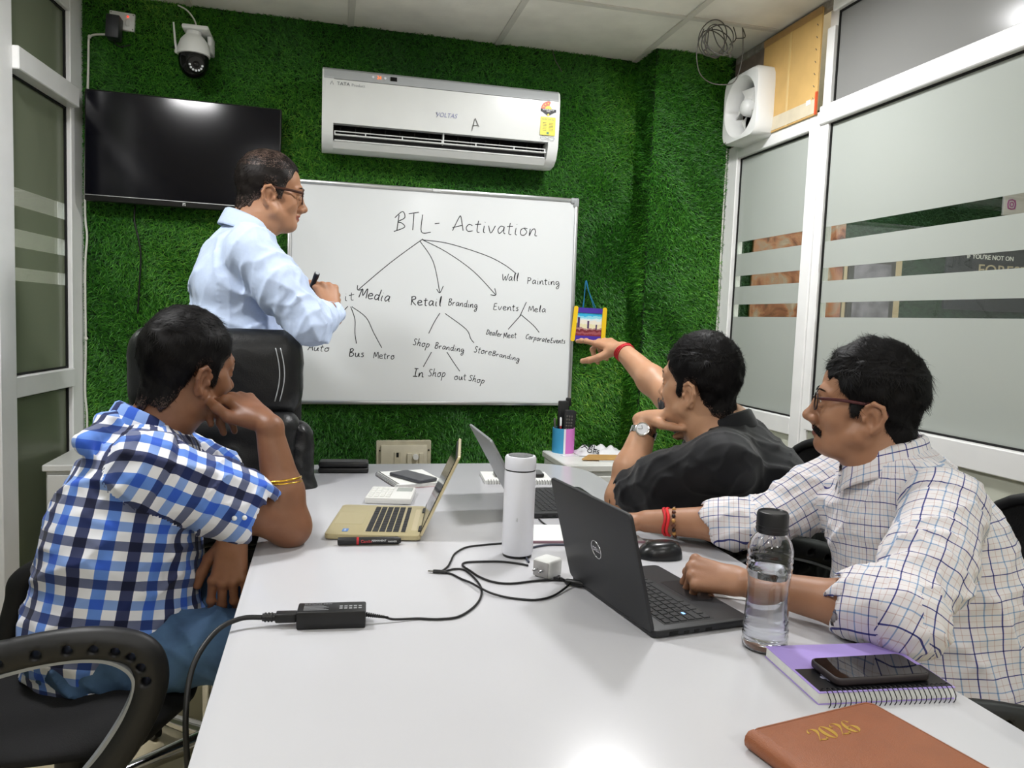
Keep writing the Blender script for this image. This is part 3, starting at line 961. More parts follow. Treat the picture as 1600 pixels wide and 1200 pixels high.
# title and arrows traced from the board
for z in [[(612, 185), (600, 270)], [(590, 200), (630, 168), (642, 200), (605, 222), (625, 228), (640, 250), (585, 272)],
          [(662, 180), (715, 172)], [(690, 176), (683, 265)], [(735, 185), (728, 274), (777, 276)], [(798, 232), (822, 229)],
          [(890, 268), (925, 198), (935, 200), (945, 268)], [(890, 252), (940, 240)]]:
    stroke([zb(*p) for p in z], 0.0014)
    flush('handwritten_letter')
word('ctivation', 955, 272, 1335, 298, 40, 0.05, 0.0014)
for z in [[(735, 316), (720, 322), (560, 440), (400, 575)], [(396, 552), (396, 576), (420, 574)],
          [(720, 322), (790, 430), (824, 590)], [(808, 572), (824, 592), (842, 556)],
          [(735, 316), (860, 380), (1000, 480), (1115, 602)], [(1110, 568), (1116, 603), (1088, 602)],
          [(735, 316), (870, 335), (1060, 395), (1160, 445), (1222, 492)],
          [(345, 662), (270, 745), (262, 755)], [(360, 664), (382, 730), (382, 800), (390, 856)], [(366, 664), (440, 720), (480, 800), (522, 878)],
          [(825, 697), (795, 745), (766, 804)], [(851, 699), (960, 780), (985, 830), (1002, 852)],
          [(1275, 640), (1240, 715)], [(1248, 706), (1180, 782)], [(1248, 706), (1310, 760), (1342, 798)],
          [(781, 900), (738, 977)], [(861, 900), (900, 960), (928, 1000)]]:
    stroke([zb(*p) for p in z], 0.0013)
    flush('drawn_line')
word('Media', 402, 615, 565, 640, 30, 0.15, 0.0015)
word('it', 325, 634, 385, 628, 26, 0.1)
word('Retail', 672, 655, 838, 662, 26, 0.05, 0.0015)
word('Branding', 868, 656, 1022, 672, 19, 0.05)
word('Events', 1102, 680, 1238, 686, 20, 0.05)
word('Mela', 1285, 690, 1378, 694, 18, 0.05)
word('Wall', 1148, 528, 1236, 530, 21, 0.1)
word('Painting', 1280, 545, 1450, 552, 20, 0.0)
word('Dealer', 1065, 808, 1148, 822, 16, 0.1)
word('Meet', 1155, 828, 1225, 826, 17, 0.1)
word('Corporate', 1270, 830, 1396, 852, 15, 0.1)
word('Events', 1400, 852, 1478, 856, 15, 0.1)
word('Shop', 682, 862, 772, 878, 20, 0.1)
word('Branding', 798, 880, 952, 902, 17, 0.05)
word('Store', 1000, 900, 1095, 918, 19, 0.1)
word('Branding', 1097, 918, 1240, 948, 14, 0.05)
word('In', 684, 1026, 742, 1032, 24, 0.05, 0.0015)
word('Shop', 762, 1026, 856, 1030, 22, 0.15)
word('out', 898, 1044, 964, 1046, 20, 0.05)
word('Shop', 972, 1048, 1058, 1066, 18, 0.1)
word('Auto', 136, 890, 250, 898, 20, 0.2)
word('Bus', 352, 922, 434, 926, 22, 0.05, 0.0015)
word('Metro', 478, 932, 590, 938, 20, 0.05)

# ---- little hanging picture framed with craft sticks
pc = thing('hanging_picture', 'small childlike landscape picture framed with yellow and purple craft sticks on the turf', 'picture', (1.113, 3.20, 1.248), (0, R(1), R(0)))
paint, nt, b = new_mat('landscape_painting')
tcn = nt.nodes.new('ShaderNodeTexCoord'); sepn = nt.nodes.new('ShaderNodeSeparateXYZ')
nt.links.new(tcn.outputs['Object'], sepn.inputs[0])
nz = nt.nodes.new('ShaderNodeTexNoise'); nz.inputs['Scale'].default_value = 45; nz.inputs['Detail'].default_value = 6
nt.links.new(tcn.outputs['Object'], nz.inputs['Vector'])
ma = nt.nodes.new('ShaderNodeMath'); ma.operation = 'MULTIPLY_ADD'; ma.inputs[1].default_value = 0.03
nt.links.new(nz.outputs['Fac'], ma.inputs[0]); nt.links.new(sepn.outputs['Z'], ma.inputs[2])
mr = nt.nodes.new('ShaderNodeMapRange'); mr.inputs[1].default_value = -0.045; mr.inputs[2].default_value = 0.075
nt.links.new(ma.outputs[0], mr.inputs[0])
rp = nt.nodes.new('ShaderNodeValToRGB'); rp.color_ramp.interpolation = 'CONSTANT'
e = rp.color_ramp.elements
e[0].position = 0; e[0].color = (*lin('#8a2b35'), 1)
e[1].position = 0.97; e[1].color = (*lin('#6fd0e8'), 1)
for (p, c) in ((.14, '#a2535a'), (.22, '#7b2430'), (.30, '#b98a86'), (.36, '#e9dfb6'), (.5, '#efe8d8'), (.64, '#d9e9ee'), (.70, '#8fd7ea'), (.78, '#2fb1df'), (.88, '#56c6e6')):
    q = e.new(p); q.color = (*lin(c), 1)
nt.links.new(mr.outputs[0], rp.inputs['Fac']); nt.links.new(rp.outputs['Color'], b.inputs['Base Color'])
b.inputs['Roughness'].default_value = 0.7
MB().box((-0.066, 0.0, -0.066), (0.066, 0.003, 0.066)).build('painting', paint, pc)
m_pt = mat('paint_purple', '#4a2b5e', 0.7)
for (x, z, h, w_) in ((-0.047, -0.004, 0.045, 0.005), (-0.003, -0.006, 0.033, 0.004), (-0.056, -0.004, 0.02, 0.003), (0.035, -0.01, 0.022, 0.003)):
    MB().box((x-w_, -0.0012, z-0.012), (x+w_, 0.0005, z-0.012+h)).build('painted_tower', m_pt, pc)
m_py = mat('stick_yellow', '#f0c61c', 0.5); m_pp = mat('stick_purple', '#4a2fa0', 0.5)
for z in (0.060, -0.062):
    MB().slab(rrect(-0.07, z-0.011, 0.07, z+0.011, 0.010), -0.002, 0.002, X=rotx(PI/2) @ tr(0, 0, 0.002)).build('purple_stick', m_pp, pc)
for (x, tl) in ((-0.068, 0.02), (0.068, 0.0)):
    MB().slab(rrect(-0.0095, -0.077, 0.0095, 0.077, 0.009), -0.002, 0.002, X=tr(x, -0.006, 0) @ roty(tl*3) @ rotx(PI/2)).build('yellow_stick', m_py, pc)
sg = MB().tube(smooth_path([(-0.030, -0.001, 0.068), (-0.028, 0.0, 0.13), (-0.022, 0.012, 0.188), (-0.012, 0.004, 0.15), (0.028, 0.0, 0.07)], 6), 0.0021, 6)
sg.tube(smooth_path([(-0.034, -0.001, 0.066), (-0.028, 0.002, 0.12), (-0.02, 0.012, 0.19), (-0.004, 0.003, 0.13), (0.022, 0.0, 0.066)], 6), 0.0016, 6)
sg.build('string', mat('string_blue', '#1b6f98', 0.7), pc, smooth=180)

# ---- switchboard low on the back wall
sb = thing('switchboard', 'worn beige switchboard low on the turf wall behind the table', 'switchboard', (0.325, 3.235, 0.668), (0, R(-0.5), 0))
m_bge = mat('aged_beige', '#b9b29c', 0.6, noise=0.12, nscale=25); m_bge2 = mat('aged_plate', '#c4bda8', 0.55, noise=0.08, nscale=20)
MB().rbox((-0.115, -0.012, -0.085), (0.115, 0.012, 0.062), 0.003, 1).build('back_board', m_bge, sb, smooth=40)
MB().rbox((-0.098, -0.028, -0.075), (0.098, -0.012, 0.045), 0.006, 2).build('plate', m_bge2, sb, smooth=40)
MB().rbox((-0.042, -0.031, -0.036), (-0.014, -0.028, 0.016), 0.001, 1).build('socket', m_bge, sb)
MB().box((-0.033, -0.0315, -0.006), (-0.023, -0.0305, 0.014)).build('socket_hole', M['dark'], sb)
MB().rbox((0.012, -0.036, -0.036), (0.034, -0.028, 0.012), 0.002, 1).build('rocker_switch', m_bge2, sb)
MB().rbox((0.062, -0.036, -0.036), (0.08, -0.028, 0.012), 0.002, 1).build('rocker_switch', m_bge2, sb)
MB().cyl((0.047, -0.028, -0.004), (0.047, -0.045, -0.004), 0.012, 18).build('dimmer_knob', M['cab_white'], sb, smooth=40)
for (x, z) in ((-0.1, 0.02), (0.105, 0.02)): MB().ball((x, -0.012, z), 0.004, 8, 6).build('screw', M['dark'], sb)

# ---- exhaust fan over the right partition
ef = thing('exhaust_fan', 'white square exhaust fan beside the cardboard panel at upper right', 'fan', (XR, 2.85, 2.135))
fb = MB()
# local: x toward wall, front at -0.08
hy, hz = 0.135, 0.135
outer = rrect(-hy, -hz, hy, hz, 0.018, 4)
n_o = 32
def sq(k, n, hy, hz, r):
    a = 2*PI*k/n
    c, s = math.cos(a), math.sin(a)
    m_ = max(abs(c), abs(s))
    q = (abs(c)**7+abs(s)**7)**(1/7)
    return (hy*c/q, hz*s/q)
vs = []; fs = []
NN = 48
rings = [(-0.0, 1.0, 'sq'), (-0.066, 1.0, 'sq'), (-0.078, 0.95, 'sq'), (-0.080, 0.118, 'c'), (-0.070, 0.108, 'c'), (-0.045, 0.100, 'c'), (-0.010, 0.097, 'c'), (0.0, 0.097, 'c')]
for (x, r, kd) in rings:
    for k in range(NN):
        if kd == 'sq':
            y, z = sq(k, NN, hy*r, hz*r, 0)
        else:
            a = 2*PI*k/NN; y, z = r*math.cos(a), r*math.sin(a)
        vs.append((x, y, z))
for i in range(len(rings)-1):
    for k in range(NN):
        fs.append((i*NN+k, i*NN+(k+1) % NN, (i+1)*NN+(k+1) % NN, (i+1)*NN+k))
fb.add(vs, fs)
fb.build('housing', M['white_plastic'], ef, smooth=35)
MB().lathe([(0.097, -0.006), (0.0, -0.006)], 32, X=roty(PI/2) @ tr(0, 0, 0)).build('back_shutter', mat('fan_dark', '#6a615c', 0.6), ef)
for i in range(5):
    a0 = 2*PI*i/5+0.3
    bm_ = MB()
    vs = []; 
    for j in range(5):
        r = 0.03+0.062*j/4
        for s in (-1, 1):
            a = a0+s*(0.42+0.04*j)
            vs.append((-0.032+s*0.012, r*math.cos(a), r*math.sin(a)))
    vs2 = [(v[0]+0.002, v[1], v[2]) for v in vs]
    fs = [(2*j, 2*j+1, 2*j+3, 2*j+2) for j in range(4)]
    nn = len(vs)
    fs2 = [tuple(nn+q for q in reversed(f)) for f in fs]
    bm_.add(vs+vs2, fs+fs2+[(0, 2, nn+2, nn), (1, nn+1, nn+3, 3), (8, 9, nn+9, nn+8), (0, nn, nn+1, 1)])
    bm_.build('blade', M['cab_white'], ef, smooth=60)
MB().lathe([(0.0, 0.062), (0.014, 0.061), (0.026, 0.055), (0.034, 0.042), (0.036, 0.02), (0.034, 0.0), (0.0, 0.0)], 28, X=roty(-PI/2) @ tr(0, 0, 0.008)).build('hub', M['white_plastic'], ef, smooth=50)
MB().tube([(-0.081, 0.09, -0.122), (-0.084, 0.12, -0.128)], 0.0015, 5).build('pull_wire', M['wire_grey'], ef)

bd = thing('wooden_board', 'grey brown board above the exhaust fan', 'board', (XR+0.025, 2.87, 2.335))
MB().rbox((-0.012, -0.14, -0.335), (0.012, 0.2, 0.062), 0.002, 1).build('board', M['plywood'], bd)
cbx = thing('cardboard_panel', 'flat brown cardboard sheet taped over the upper opening', 'cardboard', (XR-0.004, 2.628, 2.19))
MB().rbox((-0.004, -0.182, -0.178), (0.004, 0.182, 0.188), 0.001, 1).build('sheet', M['cardboard'], cbx)
MB().box((-0.0052, -0.008, -0.178), (-0.0035, 0.006, 0.188)).build('centre_tape', mat('clear_tape', '#d9b97a', 0.25), cbx)
MB().box((-0.0054, -0.178, -0.172), (-0.0036, 0.182, -0.122)).build('white_tape', M['tape'], cbx)
MB().box((-0.0054, -0.184, 0.165), (-0.0036, 0.184, 0.19)).build('brown_tape', M['brown_tape'], cbx)
MB().box((-0.0062, -0.150, -0.135), (-0.005, -0.125, -0.118)).build('sticker', M['board_white'], cbx)
MB().box((-0.008, -0.186, -0.178), (-0.002, -0.178, -0.10)).build('orange_edge', M['orange'], cbx)
for i in range(7): MB().tube([(-0.0055, -0.166, 0.13-i*0.042), (-0.0055, -0.16, 0.137-i*0.042)], 0.0012, 5).build('staple', M['wire_grey'], cbx)
pl_ = thing('plaster_edge', 'rough grey strip between cardboard and ceiling', 'filler', (XR+0.02, 2.62, 2.39))
MB().rbox((-0.012, -0.23, -0.022), (0.012, 0.44, 0.008), 0.004, 1).build('strip', mat('plaster', '#8d8880', 0.9, noise=0.3, nscale=40), pl_)

# ---- tangle of wire hanging from the ceiling
wc = MB()
rr_ = random.Random(8)
ctr = at(1117, 66, 2.74)
for i in range(5):
    pts = []
    rx_, rz_ = 0.045+0.012*rr_.random(), 0.042+0.015*rr_.random()
    ph = rr_.random()*6
    off = Vector((rr_.uniform(-.02, .02), rr_.uniform(-.02, .02), rr_.uniform(-.01, .01)))
    for k in range(17):
        a = ph+2*PI*k/16*1.05
        pts.append(ctr+off+Vector((rx_*math.cos(a)*1.15, 0.03*math.sin(a+i), rz_*math.sin(a))))
    wc.tube(smooth_path(pts, 3), 0.0022, 6)
for (a, b2, c) in (((1108, 42), (1104, 75), (1100, 78)), ((1112, 42), (1122, 70), (1140, 85)), ((1146, 42), (1150, 60), (1140, 70)), ((1160, 43), (1164, 58), (1150, 60))):
    wc.tube(smooth_path([at(*a, 2.74), at(*b2, 2.75), at(*c, 2.74)], 6), 0.0022, 6)
wc.tube(smooth_path([at(1100, 45, 2.74), at(1090, 70, 2.75), at(1089, 95, 2.76), at(1095, 117, 2.78), at(1112, 130, 2.8), at(1137, 132, 2.78), at(1150, 124, 2.78), at(1159, 95, 2.76), at(1161, 60, 2.74), at(1160, 43, 2.73)], 6), 0.0022, 6)
wc.ball(at(1141, 88, 2.74), 0.006, 8, 6)
tag(wc.build('wire_coil', M['wire_grey'], smooth=180), 'tangled loops of dark wire hanging from the ceiling near the fan', 'wire')

# ---- what shows through the clear bands: the end wall of the corridor
def wallplane(px, py): return at(px, py, YP-0.02)
bpst = thing('poster', 'dark framed motivational poster with pale capitals seen through the glass', 'poster', (2.53, YP-0.03, 1.60))
p0 = wallplane(1480, 390); p1 = wallplane(1700, 480)
MB().rbox((p0.x-2.53, 0.0, p1.z-1.60-0.05), (p1.x-2.53+0.2, 0.02, p0.z-1.6+0.10), 0.004, 1).build('panel', mat('poster_dark', '#25272c', 0.45), bpst)
tx = wallplane(1545, 403)
tt = MB().text("IF YOU'RE NOT ON", 0.036, face_xy((tx.x-2.53, -0.002, tx.z-1.60), (1, 0, 0), (0, 0, 1)), 0.001)
tt.build('small_lettering', mat('poster_pale', '#e9e9e6', 0.5), bpst)
tx = wallplane(1565, 425)
tt = MB().text('FOREST', 0.088, face_xy((tx.x-2.53, -0.002, tx.z-1.60), (1, 0, 0), (0, 0, 1)), 0.001, sx=1.15)
tt.build('large_lettering', mat('poster_gold', '#b7a98d', 0.5), bpst)
f0 = wallplane(1325, 400); f1 = wallplane(1390, 500)
fr = thing('picture_frame', 'grey framed photograph seen through the glass bands', 'picture frame', ((f0.x+f1.x)/2, YP-0.03, (f0.z+f1.z)/2))
hw_, hh_ = (f1.x-f0.x)/2, 0.22
MB().rbox((-hw_-0.02, 0.005, -hh_), (hw_+0.05, 0.02, hh_), 0.002, 1).build('mount', mat('door_cream', '#a8977a', 0.5), fr)
MB().rbox((-hw_, -0.01, -hh_+0.03), (hw_, 0.008, hh_-0.06), 0.003, 1).build('frame', mat('frame_grey', '#3d3b39', 0.4), fr)
MB().box((-hw_+0.03, -0.0115, -hh_+0.05), (hw_-0.03, -0.009, hh_-0.09)).build('photograph', mat('photo_grey', '#6e6a72', 0.5, noise=0.5, nscale=14), fr)
m_post, nt, b = new_mat('orange_artwork')
tcn = nt.nodes.new('ShaderNodeTexCoord')
nz = nt.nodes.new('ShaderNodeTexNoise'); nz.inputs['Scale'].default_value = 9; nz.inputs['Detail'].default_value = 4; nz.inputs['Distortion'].default_value = 1.2
nt.links.new(tcn.outputs['Object'], nz.inputs['Vector'])
rp = nt.nodes.new('ShaderNodeValToRGB')
e = rp.color_ramp.elements
e[0].position = 0.3; e[0].color = (*lin('#3f2a20'), 1); e[1].position = 0.72; e[1].color = (*lin('#a89684'), 1)
for (p, c) in ((.42, '#7d4a34'), (.52, '#9c6a4e'), (.62, '#8f7a6a')):
    q = e.new(p); q.color = (*lin(c), 1)
nt.links.new(nz.outputs['Fac'], rp.inputs['Fac']); nt.links.new(rp.outputs['Color'], b.inputs['Base Color'])
q0 = wallplane(1176, 380); q1 = wallplane(1310, 500)
op = thing('poster', 'orange brown poster seen through the clear bands of the narrow pane', 'poster', ((q0.x+q1.x)/2, YP-0.03, 1.5))
MB().rbox((q0.x-(q0.x+q1.x)/2, 0.0, -0.28), (q1.x-(q0.x+q1.x)/2, 0.015, 0.38), 0.002, 1).build('sheet', m_post, op)
i0 = wallplane(1578, 320)
sg_ = thing('sign', 'white sign with a small square camera logo seen through the top glass band', 'sign', (i0.x, YP-0.03, i0.z))
MB().rbox((-0.05, 0.0, -0.06), (0.5, 0.015, 0.11), 0.002, 1).build('panel', mat('sign_white', '#d5d0d4', 0.5), sg_)
l2 = MB().tube([(0.026*math.cos(2*PI*k/16)*(1.15 if k % 4 == 2 else 1), -0.002, 0.026*math.sin(2*PI*k/16)*(1.15 if k % 4 == 2 else 1)) for k in range(16)], 0.0035, 6, closed=True)
l2.tube([(0.012*math.cos(2*PI*k/12), -0.002, 0.012*math.sin(2*PI*k/12)) for k in range(12)], 0.003, 6, closed=True).ball((0.016, -0.002, 0.016), 0.003, 8, 6)
l2.build('logo', mat('logo_purple', '#a03a86', 0.5), sg_)

# ================================================================== TABLE AND WHAT LIES ON IT
tbl = thing('conference_table', 'long white conference table with rounded far corners in the middle of the room', 'table', (0.37, 1.45, 0))
def tl(x, y): return (x-0.37, y-1.45)
ol = []
for (cx_, cy_, a0, r) in ((0.88-.2, 2.605-.2, 0, .2), (-0.14+.16, 2.605-.16, PI/2, .16), (-0.14+.05, 0.28+.05, PI, .05), (0.88-.05, 0.28+.05, 1.5*PI, .05)):
    for i in range(9):
        a = a0+PI/2*i/8
        ol.append(tl(cx_+r*math.cos(a), cy_+r*math.sin(a)))
MB().slab(ol, TZ-0.028, TZ, 0.0025, 2, mi=0).build('tabletop', M['table_white'], tbl, smooth=40)
for y in (0.75, 2.15):
    MB().rbox((0.10-.37, y-0.02-1.45, 0), (0.66-.37, y+0.02-1.45, TZ-0.028), 0.003, 1).build('leg_panel', M['cab_white'], tbl)
MB().rbox((0.355-.37, 0.77-1.45, 0.30), (0.385-.37, 2.13-1.45, TZ-0.028), 0.003, 1).build('modesty_panel', M['cab_white'], tbl)

# ---- laptops: local x runs from the hinge to the front edge, y along the hinge
m_key = mat('key_black', '#1b1c1f', 0.55); m_keydark = mat('key_well', '#0c0c0d', 0.6)


def laptop(name, label, loc, rz, w, d, lid_l, lean, m_body, m_lid, m_keyc, screen, gold=False, numpad=False):
    t = thing(name, label, 'laptop', loc, rz)
    th = 0.0145
    MB().slab(rrect(0.0, 0.0, d, w, 0.012), 0.002, th, 0.003, 2).build('base', m_body, t, smooth=40)
    ft = MB()
    for (x, y) in ((.02, .03), (.02, w-.03), (d-.02, .03), (d-.02, w-.03)):
        MB().cyl((x, y, 0), (x, y, 0.003), 0.007, 10).build('rubber_foot', M['black_plastic'], t)
    kx0, kx1, ky0, ky1 = 0.035, 0.035+0.092, 0.022, w-0.022
    MB().box((kx0-.003, ky0-.003, th-.0008), (kx1+.003, ky1+.003, th+0.0003)).build('keyboard_well', m_body if gold else m_keydark, t)
    kb = MB()
    rows = 6
    for r in range(rows):
        xa = kx0+(kx1-kx0)*r/rows; xb = kx0+(kx1-kx0)*(r+1)/rows
        if r == 0: xb -= 0.003
        n = 15 if r in (0, 1) else 14 if r in (2, 3) else 12 if r == 4 else 9
        ws = [1.0]*n
        if r in (2, 3): ws[-1] = 1.7; ws[0] = 1.3
        if r == 4: ws[0] = 2.0; ws[-1] = 2.3
        if r == 5: ws[4] = 5.2
        tot = sum(ws); y = ky0
        for q in ws:
            yb = y+(ky1-ky0)*q/tot
            kb.rbox((xa+.0013, y+.0013, th), (xb-.0013, yb-.0013, th+0.0016), 0.0007, 1)
            y = yb
    kb.build('keyboard', m_keyc, t)
    MB().slab(rrect(kx1+.014, w*0.5-.052, d-.008, w*0.5+.052, 0.004, 3), th-.0005, th+0.0003).build('touchpad', m_body if gold else M['touchpad'], t)
    pr_ = MB()
    for i, xx in enumerate((0.03, 0.058, 0.078, 0.1)):
        pr_ = MB().box((xx, -0.0008, 0.004), (xx+(0.016, 0.009, 0.009, 0.012)[i], 0.002, 0.0105 if i == 0 else 0.0085)).build('port', M['dark'], t)
    XH = tr(0.002, 0, th*0.6) @ roty(-(PI/2+lean-PI/2)) if False else tr(0.004, 0, th-0.003) @ roty(-lean)
    # lid: local z up along the panel, x = thickness
    lid = MB().slab([(p[1], p[0]) for p in rrect(0.0, 0.002, lid_l, w-0.002, 0.009)][::-1], -0.0065, 0.0, 0.0015, 2, X=XH @ Matrix(((0, 0, 1, 0), (1, 0, 0, 0), (0, 1, 0, 0), (0, 0, 0, 1))))
    lo = lid.build('lid', m_lid, t, smooth=40)
    MB().box((0.0, 0.006, 0.006), (0.0007, w-.006, lid_l-.004), X=XH).build('bezel', M['black_plastic'], lo)
    MB().box((0.0005, 0.012, 0.016), (0.0013, w-.012, lid_l-.012), X=XH).build('screen', screen, lo)
    for ya in (0.03, w-0.075):
        MB().cyl((0.004, ya, th-0.003), (0.004, ya+0.045, th-0.003), 0.0055, 12).build('hinge', M['black_plastic'], t, smooth=50)
    return t, lo, XH


M['touchpad'] = mat('touchpad', '#26272a', 0.3)
m_gold = mat('laptop_gold', '#b9ad86', 0.38, metal=0.35)
m_gold_edge = mat('laptop_gold_edge', '#cdbf98', 0.3, metal=0.4)
m_dk = mat('laptop_graphite', '#222326', 0.5, bump=0.05, bscale=900)
m_lenovo = mat('laptop_black', '#1c1d20', 0.45)
m_lenlid = mat('laptop_grey_lid', '#8e9092', 0.4, metal=0.3)
m_scr = mat('laptop_screen', '#101216', 0.08)
# gold laptop: its user sits on the left, so the hinge is on the right
L_, lo, XH = laptop('gold_laptop', 'open gold laptop beside the elbow of the man in the blue checked shirt', (0.259, 1.948, TZ), R(180-10), 0.272, 0.214, 0.202, R(24), m_gold, m_gold_edge, m_key, m_scr, gold=True)
st_ = MB(); st_.slab(rrect(0.165, 0.228, 0.178, 0.252, 0.002, 2), 0.0144, 0.0151)
stp = st_.build('blue_sticker', mat('sticker_blue', '#4d79b4', 0.4), L_)
MB().text('intel', 0.008, tr(0.1715, 0.24, 0.0152) @ rotz(PI/2), 0.0001).build('sticker_text', M['board_white'], stp)
MB().box((0.012, 0.04, 0.0143), (0.024, 0.235, 0.0149)).build('speaker_strip', m_gold_edge, L_)
# black laptop of the man in the dark shirt
L2, lo2, XH2 = laptop('black_laptop', 'open black laptop with grey lid behind the white flask', (0.512, 1.852, TZ), R(0), 0.298, 0.232, 0.222, R(30), m_lenovo, m_lenlid, m_key, m_scr)
MB().text('Len', 0.014, tr(0.205, 0.262, 0.0146) @ rotz(PI/2+0.25), 0.0001).build('logo', M['wire_grey'], L2)
# big dark laptop in front
L3, lo3, XH3 = laptop('dark_laptop', 'large open dark grey laptop with a round logo on its lid', (0.516, 1.100, TZ), R(8.5), 0.298, 0.196, 0.203, R(15), m_dk, m_dk, m_key, m_scr)
XLg = XH3 @ face_xy((-0.0067, 0.150, 0.100), (0, -1, 0), (0, 0, 1))
lg = MB().tube([(0.0165*math.cos(2*PI*k/40), 0.0165*math.sin(2*PI*k/40), 0) for k in range(40)], 0.0008, 6, X=XLg, closed=True)
lg.build('logo_ring', M['chrome'], lo3, smooth=180)
MB().text('DELL', 0.0115, XLg, 0.0004, sx=0.95).build('logo_letters', M['chrome'], lo3)
for i in range(3):
    MB().rbox((0.087, 0.026+0.02*i, 0.0144), (0.092, 0.034+0.02*i, 0.0165), 0.0005, 1).build('status_light', M['led_blue'] if i == 1 else m_key, L3)

# ---- flask
fl = thing('steel_flask', 'tall white insulated flask standing in the middle of the table', 'flask', (0.405, 1.562, TZ))
m_flask = mat('flask_white', '#e2e3ea', 0.22)
MB().lathe([(0.0, 0.006), (0.0325, 0.006), (0.0335, 0.010), (0.0335, 0.182), (0.0325, 0.185), (0, 0.185)], 40).build('body', m_flask, fl, smooth=40)
MB().lathe([(0, 0), (0.031, 0), (0.0315, 0.006), (0, 0.006)], 40).build('base_ring', M['black_plastic'], fl, smooth=40)
MB().lathe([(0, 0.185), (0.0318, 0.185), (0.0318, 0.188), (0, 0.188)], 40).build('seal', M['dark'], fl)
MB().lathe([(0, 0.188), (0.0328, 0.188), (0.0335, 0.190), (0.0335, 0.212), (0.031, 0.216), (0.029, 0.2165), (0, 0.2165)], 40).build('lid', m_flask, fl, smooth=40)
MB().lathe([(0, 0.2165), (0.0265, 0.2165), (0.0265, 0.2175), (0, 0.218)], 32).build('display', M['black_gloss'], fl)
MB().text('il', 0.011, face_xy((-0.012, -0.0335, 0.085), (0.94, -0.34, 0), (0, 0, 1)), 0.0006).build('logo', M['ac_grey'], fl)

# ---- water bottle with water
m_pet, nt, b = new_mat('clear_bottle')
b.inputs['Base Color'].default_value = (0.96, 0.97, 0.99, 1)
b.inputs['Transmission Weight'].default_value = 1.0; b.inputs['Roughness'].default_value = 0.02; b.inputs['IOR'].default_value = 1.4
m_water, nt, b = new_mat('water')
b.inputs['Base Color'].default_value = (0.93, 0.95, 0.98, 1)
b.inputs['Transmission Weight'].default_value = 1.0; b.inputs['Roughness'].default_value = 0.0; b.inputs['IOR'].default_value = 1.33
bo = thing('water_bottle', 'clear ribbed water bottle with black cap beside the dark laptop', 'bottle', (0.683, 1.050, TZ))
outer = [(0.0, 0.003), (0.030, 0.0), (0.0345, 0.004), (0.0352, 0.012), (0.0335, 0.015), (0.0352, 0.019), (0.0352, 0.023), (0.0335, 0.026), (0.0350, 0.030), (0.0350, 0.034), (0.0333, 0.037), (0.0345, 0.041), (0.0335, 0.05), (0.0325, 0.07), (0.0322, 0.085), (0.0325, 0.105), (0.0335, 0.118), (0.0348, 0.124), (0.0338, 0.128), (0.0350, 0.132), (0.0350, 0.135), (0.0336, 0.138), (0.0350, 0.142), (0.0350, 0.146), (0.0338, 0.149), (0.0350, 0.153), (0.0345, 0.160), (0.031, 0.172), (0.0255, 0.180), (0.0225, 0.184), (0.0222, 0.192)]
inner = [(max(r-0.0016, 0), z+0.0015 if z < 0.006 else z) for (r, z) in outer]
MB().lathe(outer + inner[::-1], 48).build('body', m_pet, bo, smooth=60)
wt = [(max(r-0.0019, 0), z+0.002 if z < 0.006 else z) for (r, z) in outer if z < 0.126]
MB().lathe(wt + [(wt[-1][0], 0.128), (0, 0.128)], 48).build('water', m_water, bo, smooth=60)
m_cap = mat('cap_black', '#1c1c20', 0.35)
MB().lathe([(0, 0.186), (0.0238, 0.186), (0.0243, 0.188), (0.0243, 0.214), (0.0225, 0.219), (0.0215, 0.2195), (0.020, 0.217), (0, 0.217)], 40).build('cap', m_cap, bo, smooth=40)
for z in (0.192, 0.198):
    MB().tube([(0.0245*math.cos(2*PI*k/40), 0.0245*math.sin(2*PI*k/40), z) for k in range(40)], 0.0006, 5, closed=True).build('cap_ring', m_cap, bo, smooth=180)

# ---- mouse
m_mouse = mat('mouse_black', '#17181a', 0.28)
mo = thing('computer_mouse', 'black computer mouse behind the dark laptop', 'mouse', (0.712, 1.512, TZ), R(172))
vs = []; fs = []; nu, nv = 18, 24
for i in range(nu+1):
    a = PI/2*i/nu
    for k in range(nv):
        b2 = 2*PI*k/nv
        cx_, sx_ = math.cos(b2), math.sin(b2)
        rx_ = 0.050*math.copysign(abs(cx_)**0.8, cx_); ry_ = 0.031*math.copysign(abs(sx_)**0.8, sx_)
        ry_ *= 1-0.12*math.cos(2*b2)*0.5
        h = 0.036*math.sin(a)*(1-0.25*(cx_*math.cos(a)))
        q = math.cos(a)**0.55
        vs.append((rx_*q, ry_*q, h))
for i in range(nu):
    for k in range(nv):
        fs.append((i*nv+k, i*nv+(k+1) % nv, (i+1)*nv+(k+1) % nv, (i+1)*nv+k))
fs.append(tuple(reversed(range(nv))))
MB().add(vs, fs).build('shell', m_mouse, mo, smooth=60)
MB().cyl((0.026, -0.004, 0.030), (0.026, 0.004, 0.030), 0.006, 16).build('scroll_wheel', M['wire_grey'], mo, smooth=40)
MB().tube(smooth_path([(0.048, 0, 0.008), (0.07, 0.004, 0.004), (0.10, -0.01, 0.003), (0.16, 0.01, 0.003)], 6), 0.0017, 6).build('cable', M['wire_black'], mo, smooth=180)
mp = thing('notepad', 'thin mauve edged notepad lying under the far hand behind the dark laptop', 'notepad', (0.60, 1.70, TZ), R(-6))
MB().rbox((-0.14, -0.07, 0), (0.13, 0.07, 0.005), 0.001, 1).build('pages', M['board_white'], mp)
MB().rbox((-0.142, -0.074, 0), (0.132, -0.0695, 0.006), 0.001, 1).build('spine', mat('mauve', '#8b6d76', 0.5), mp)
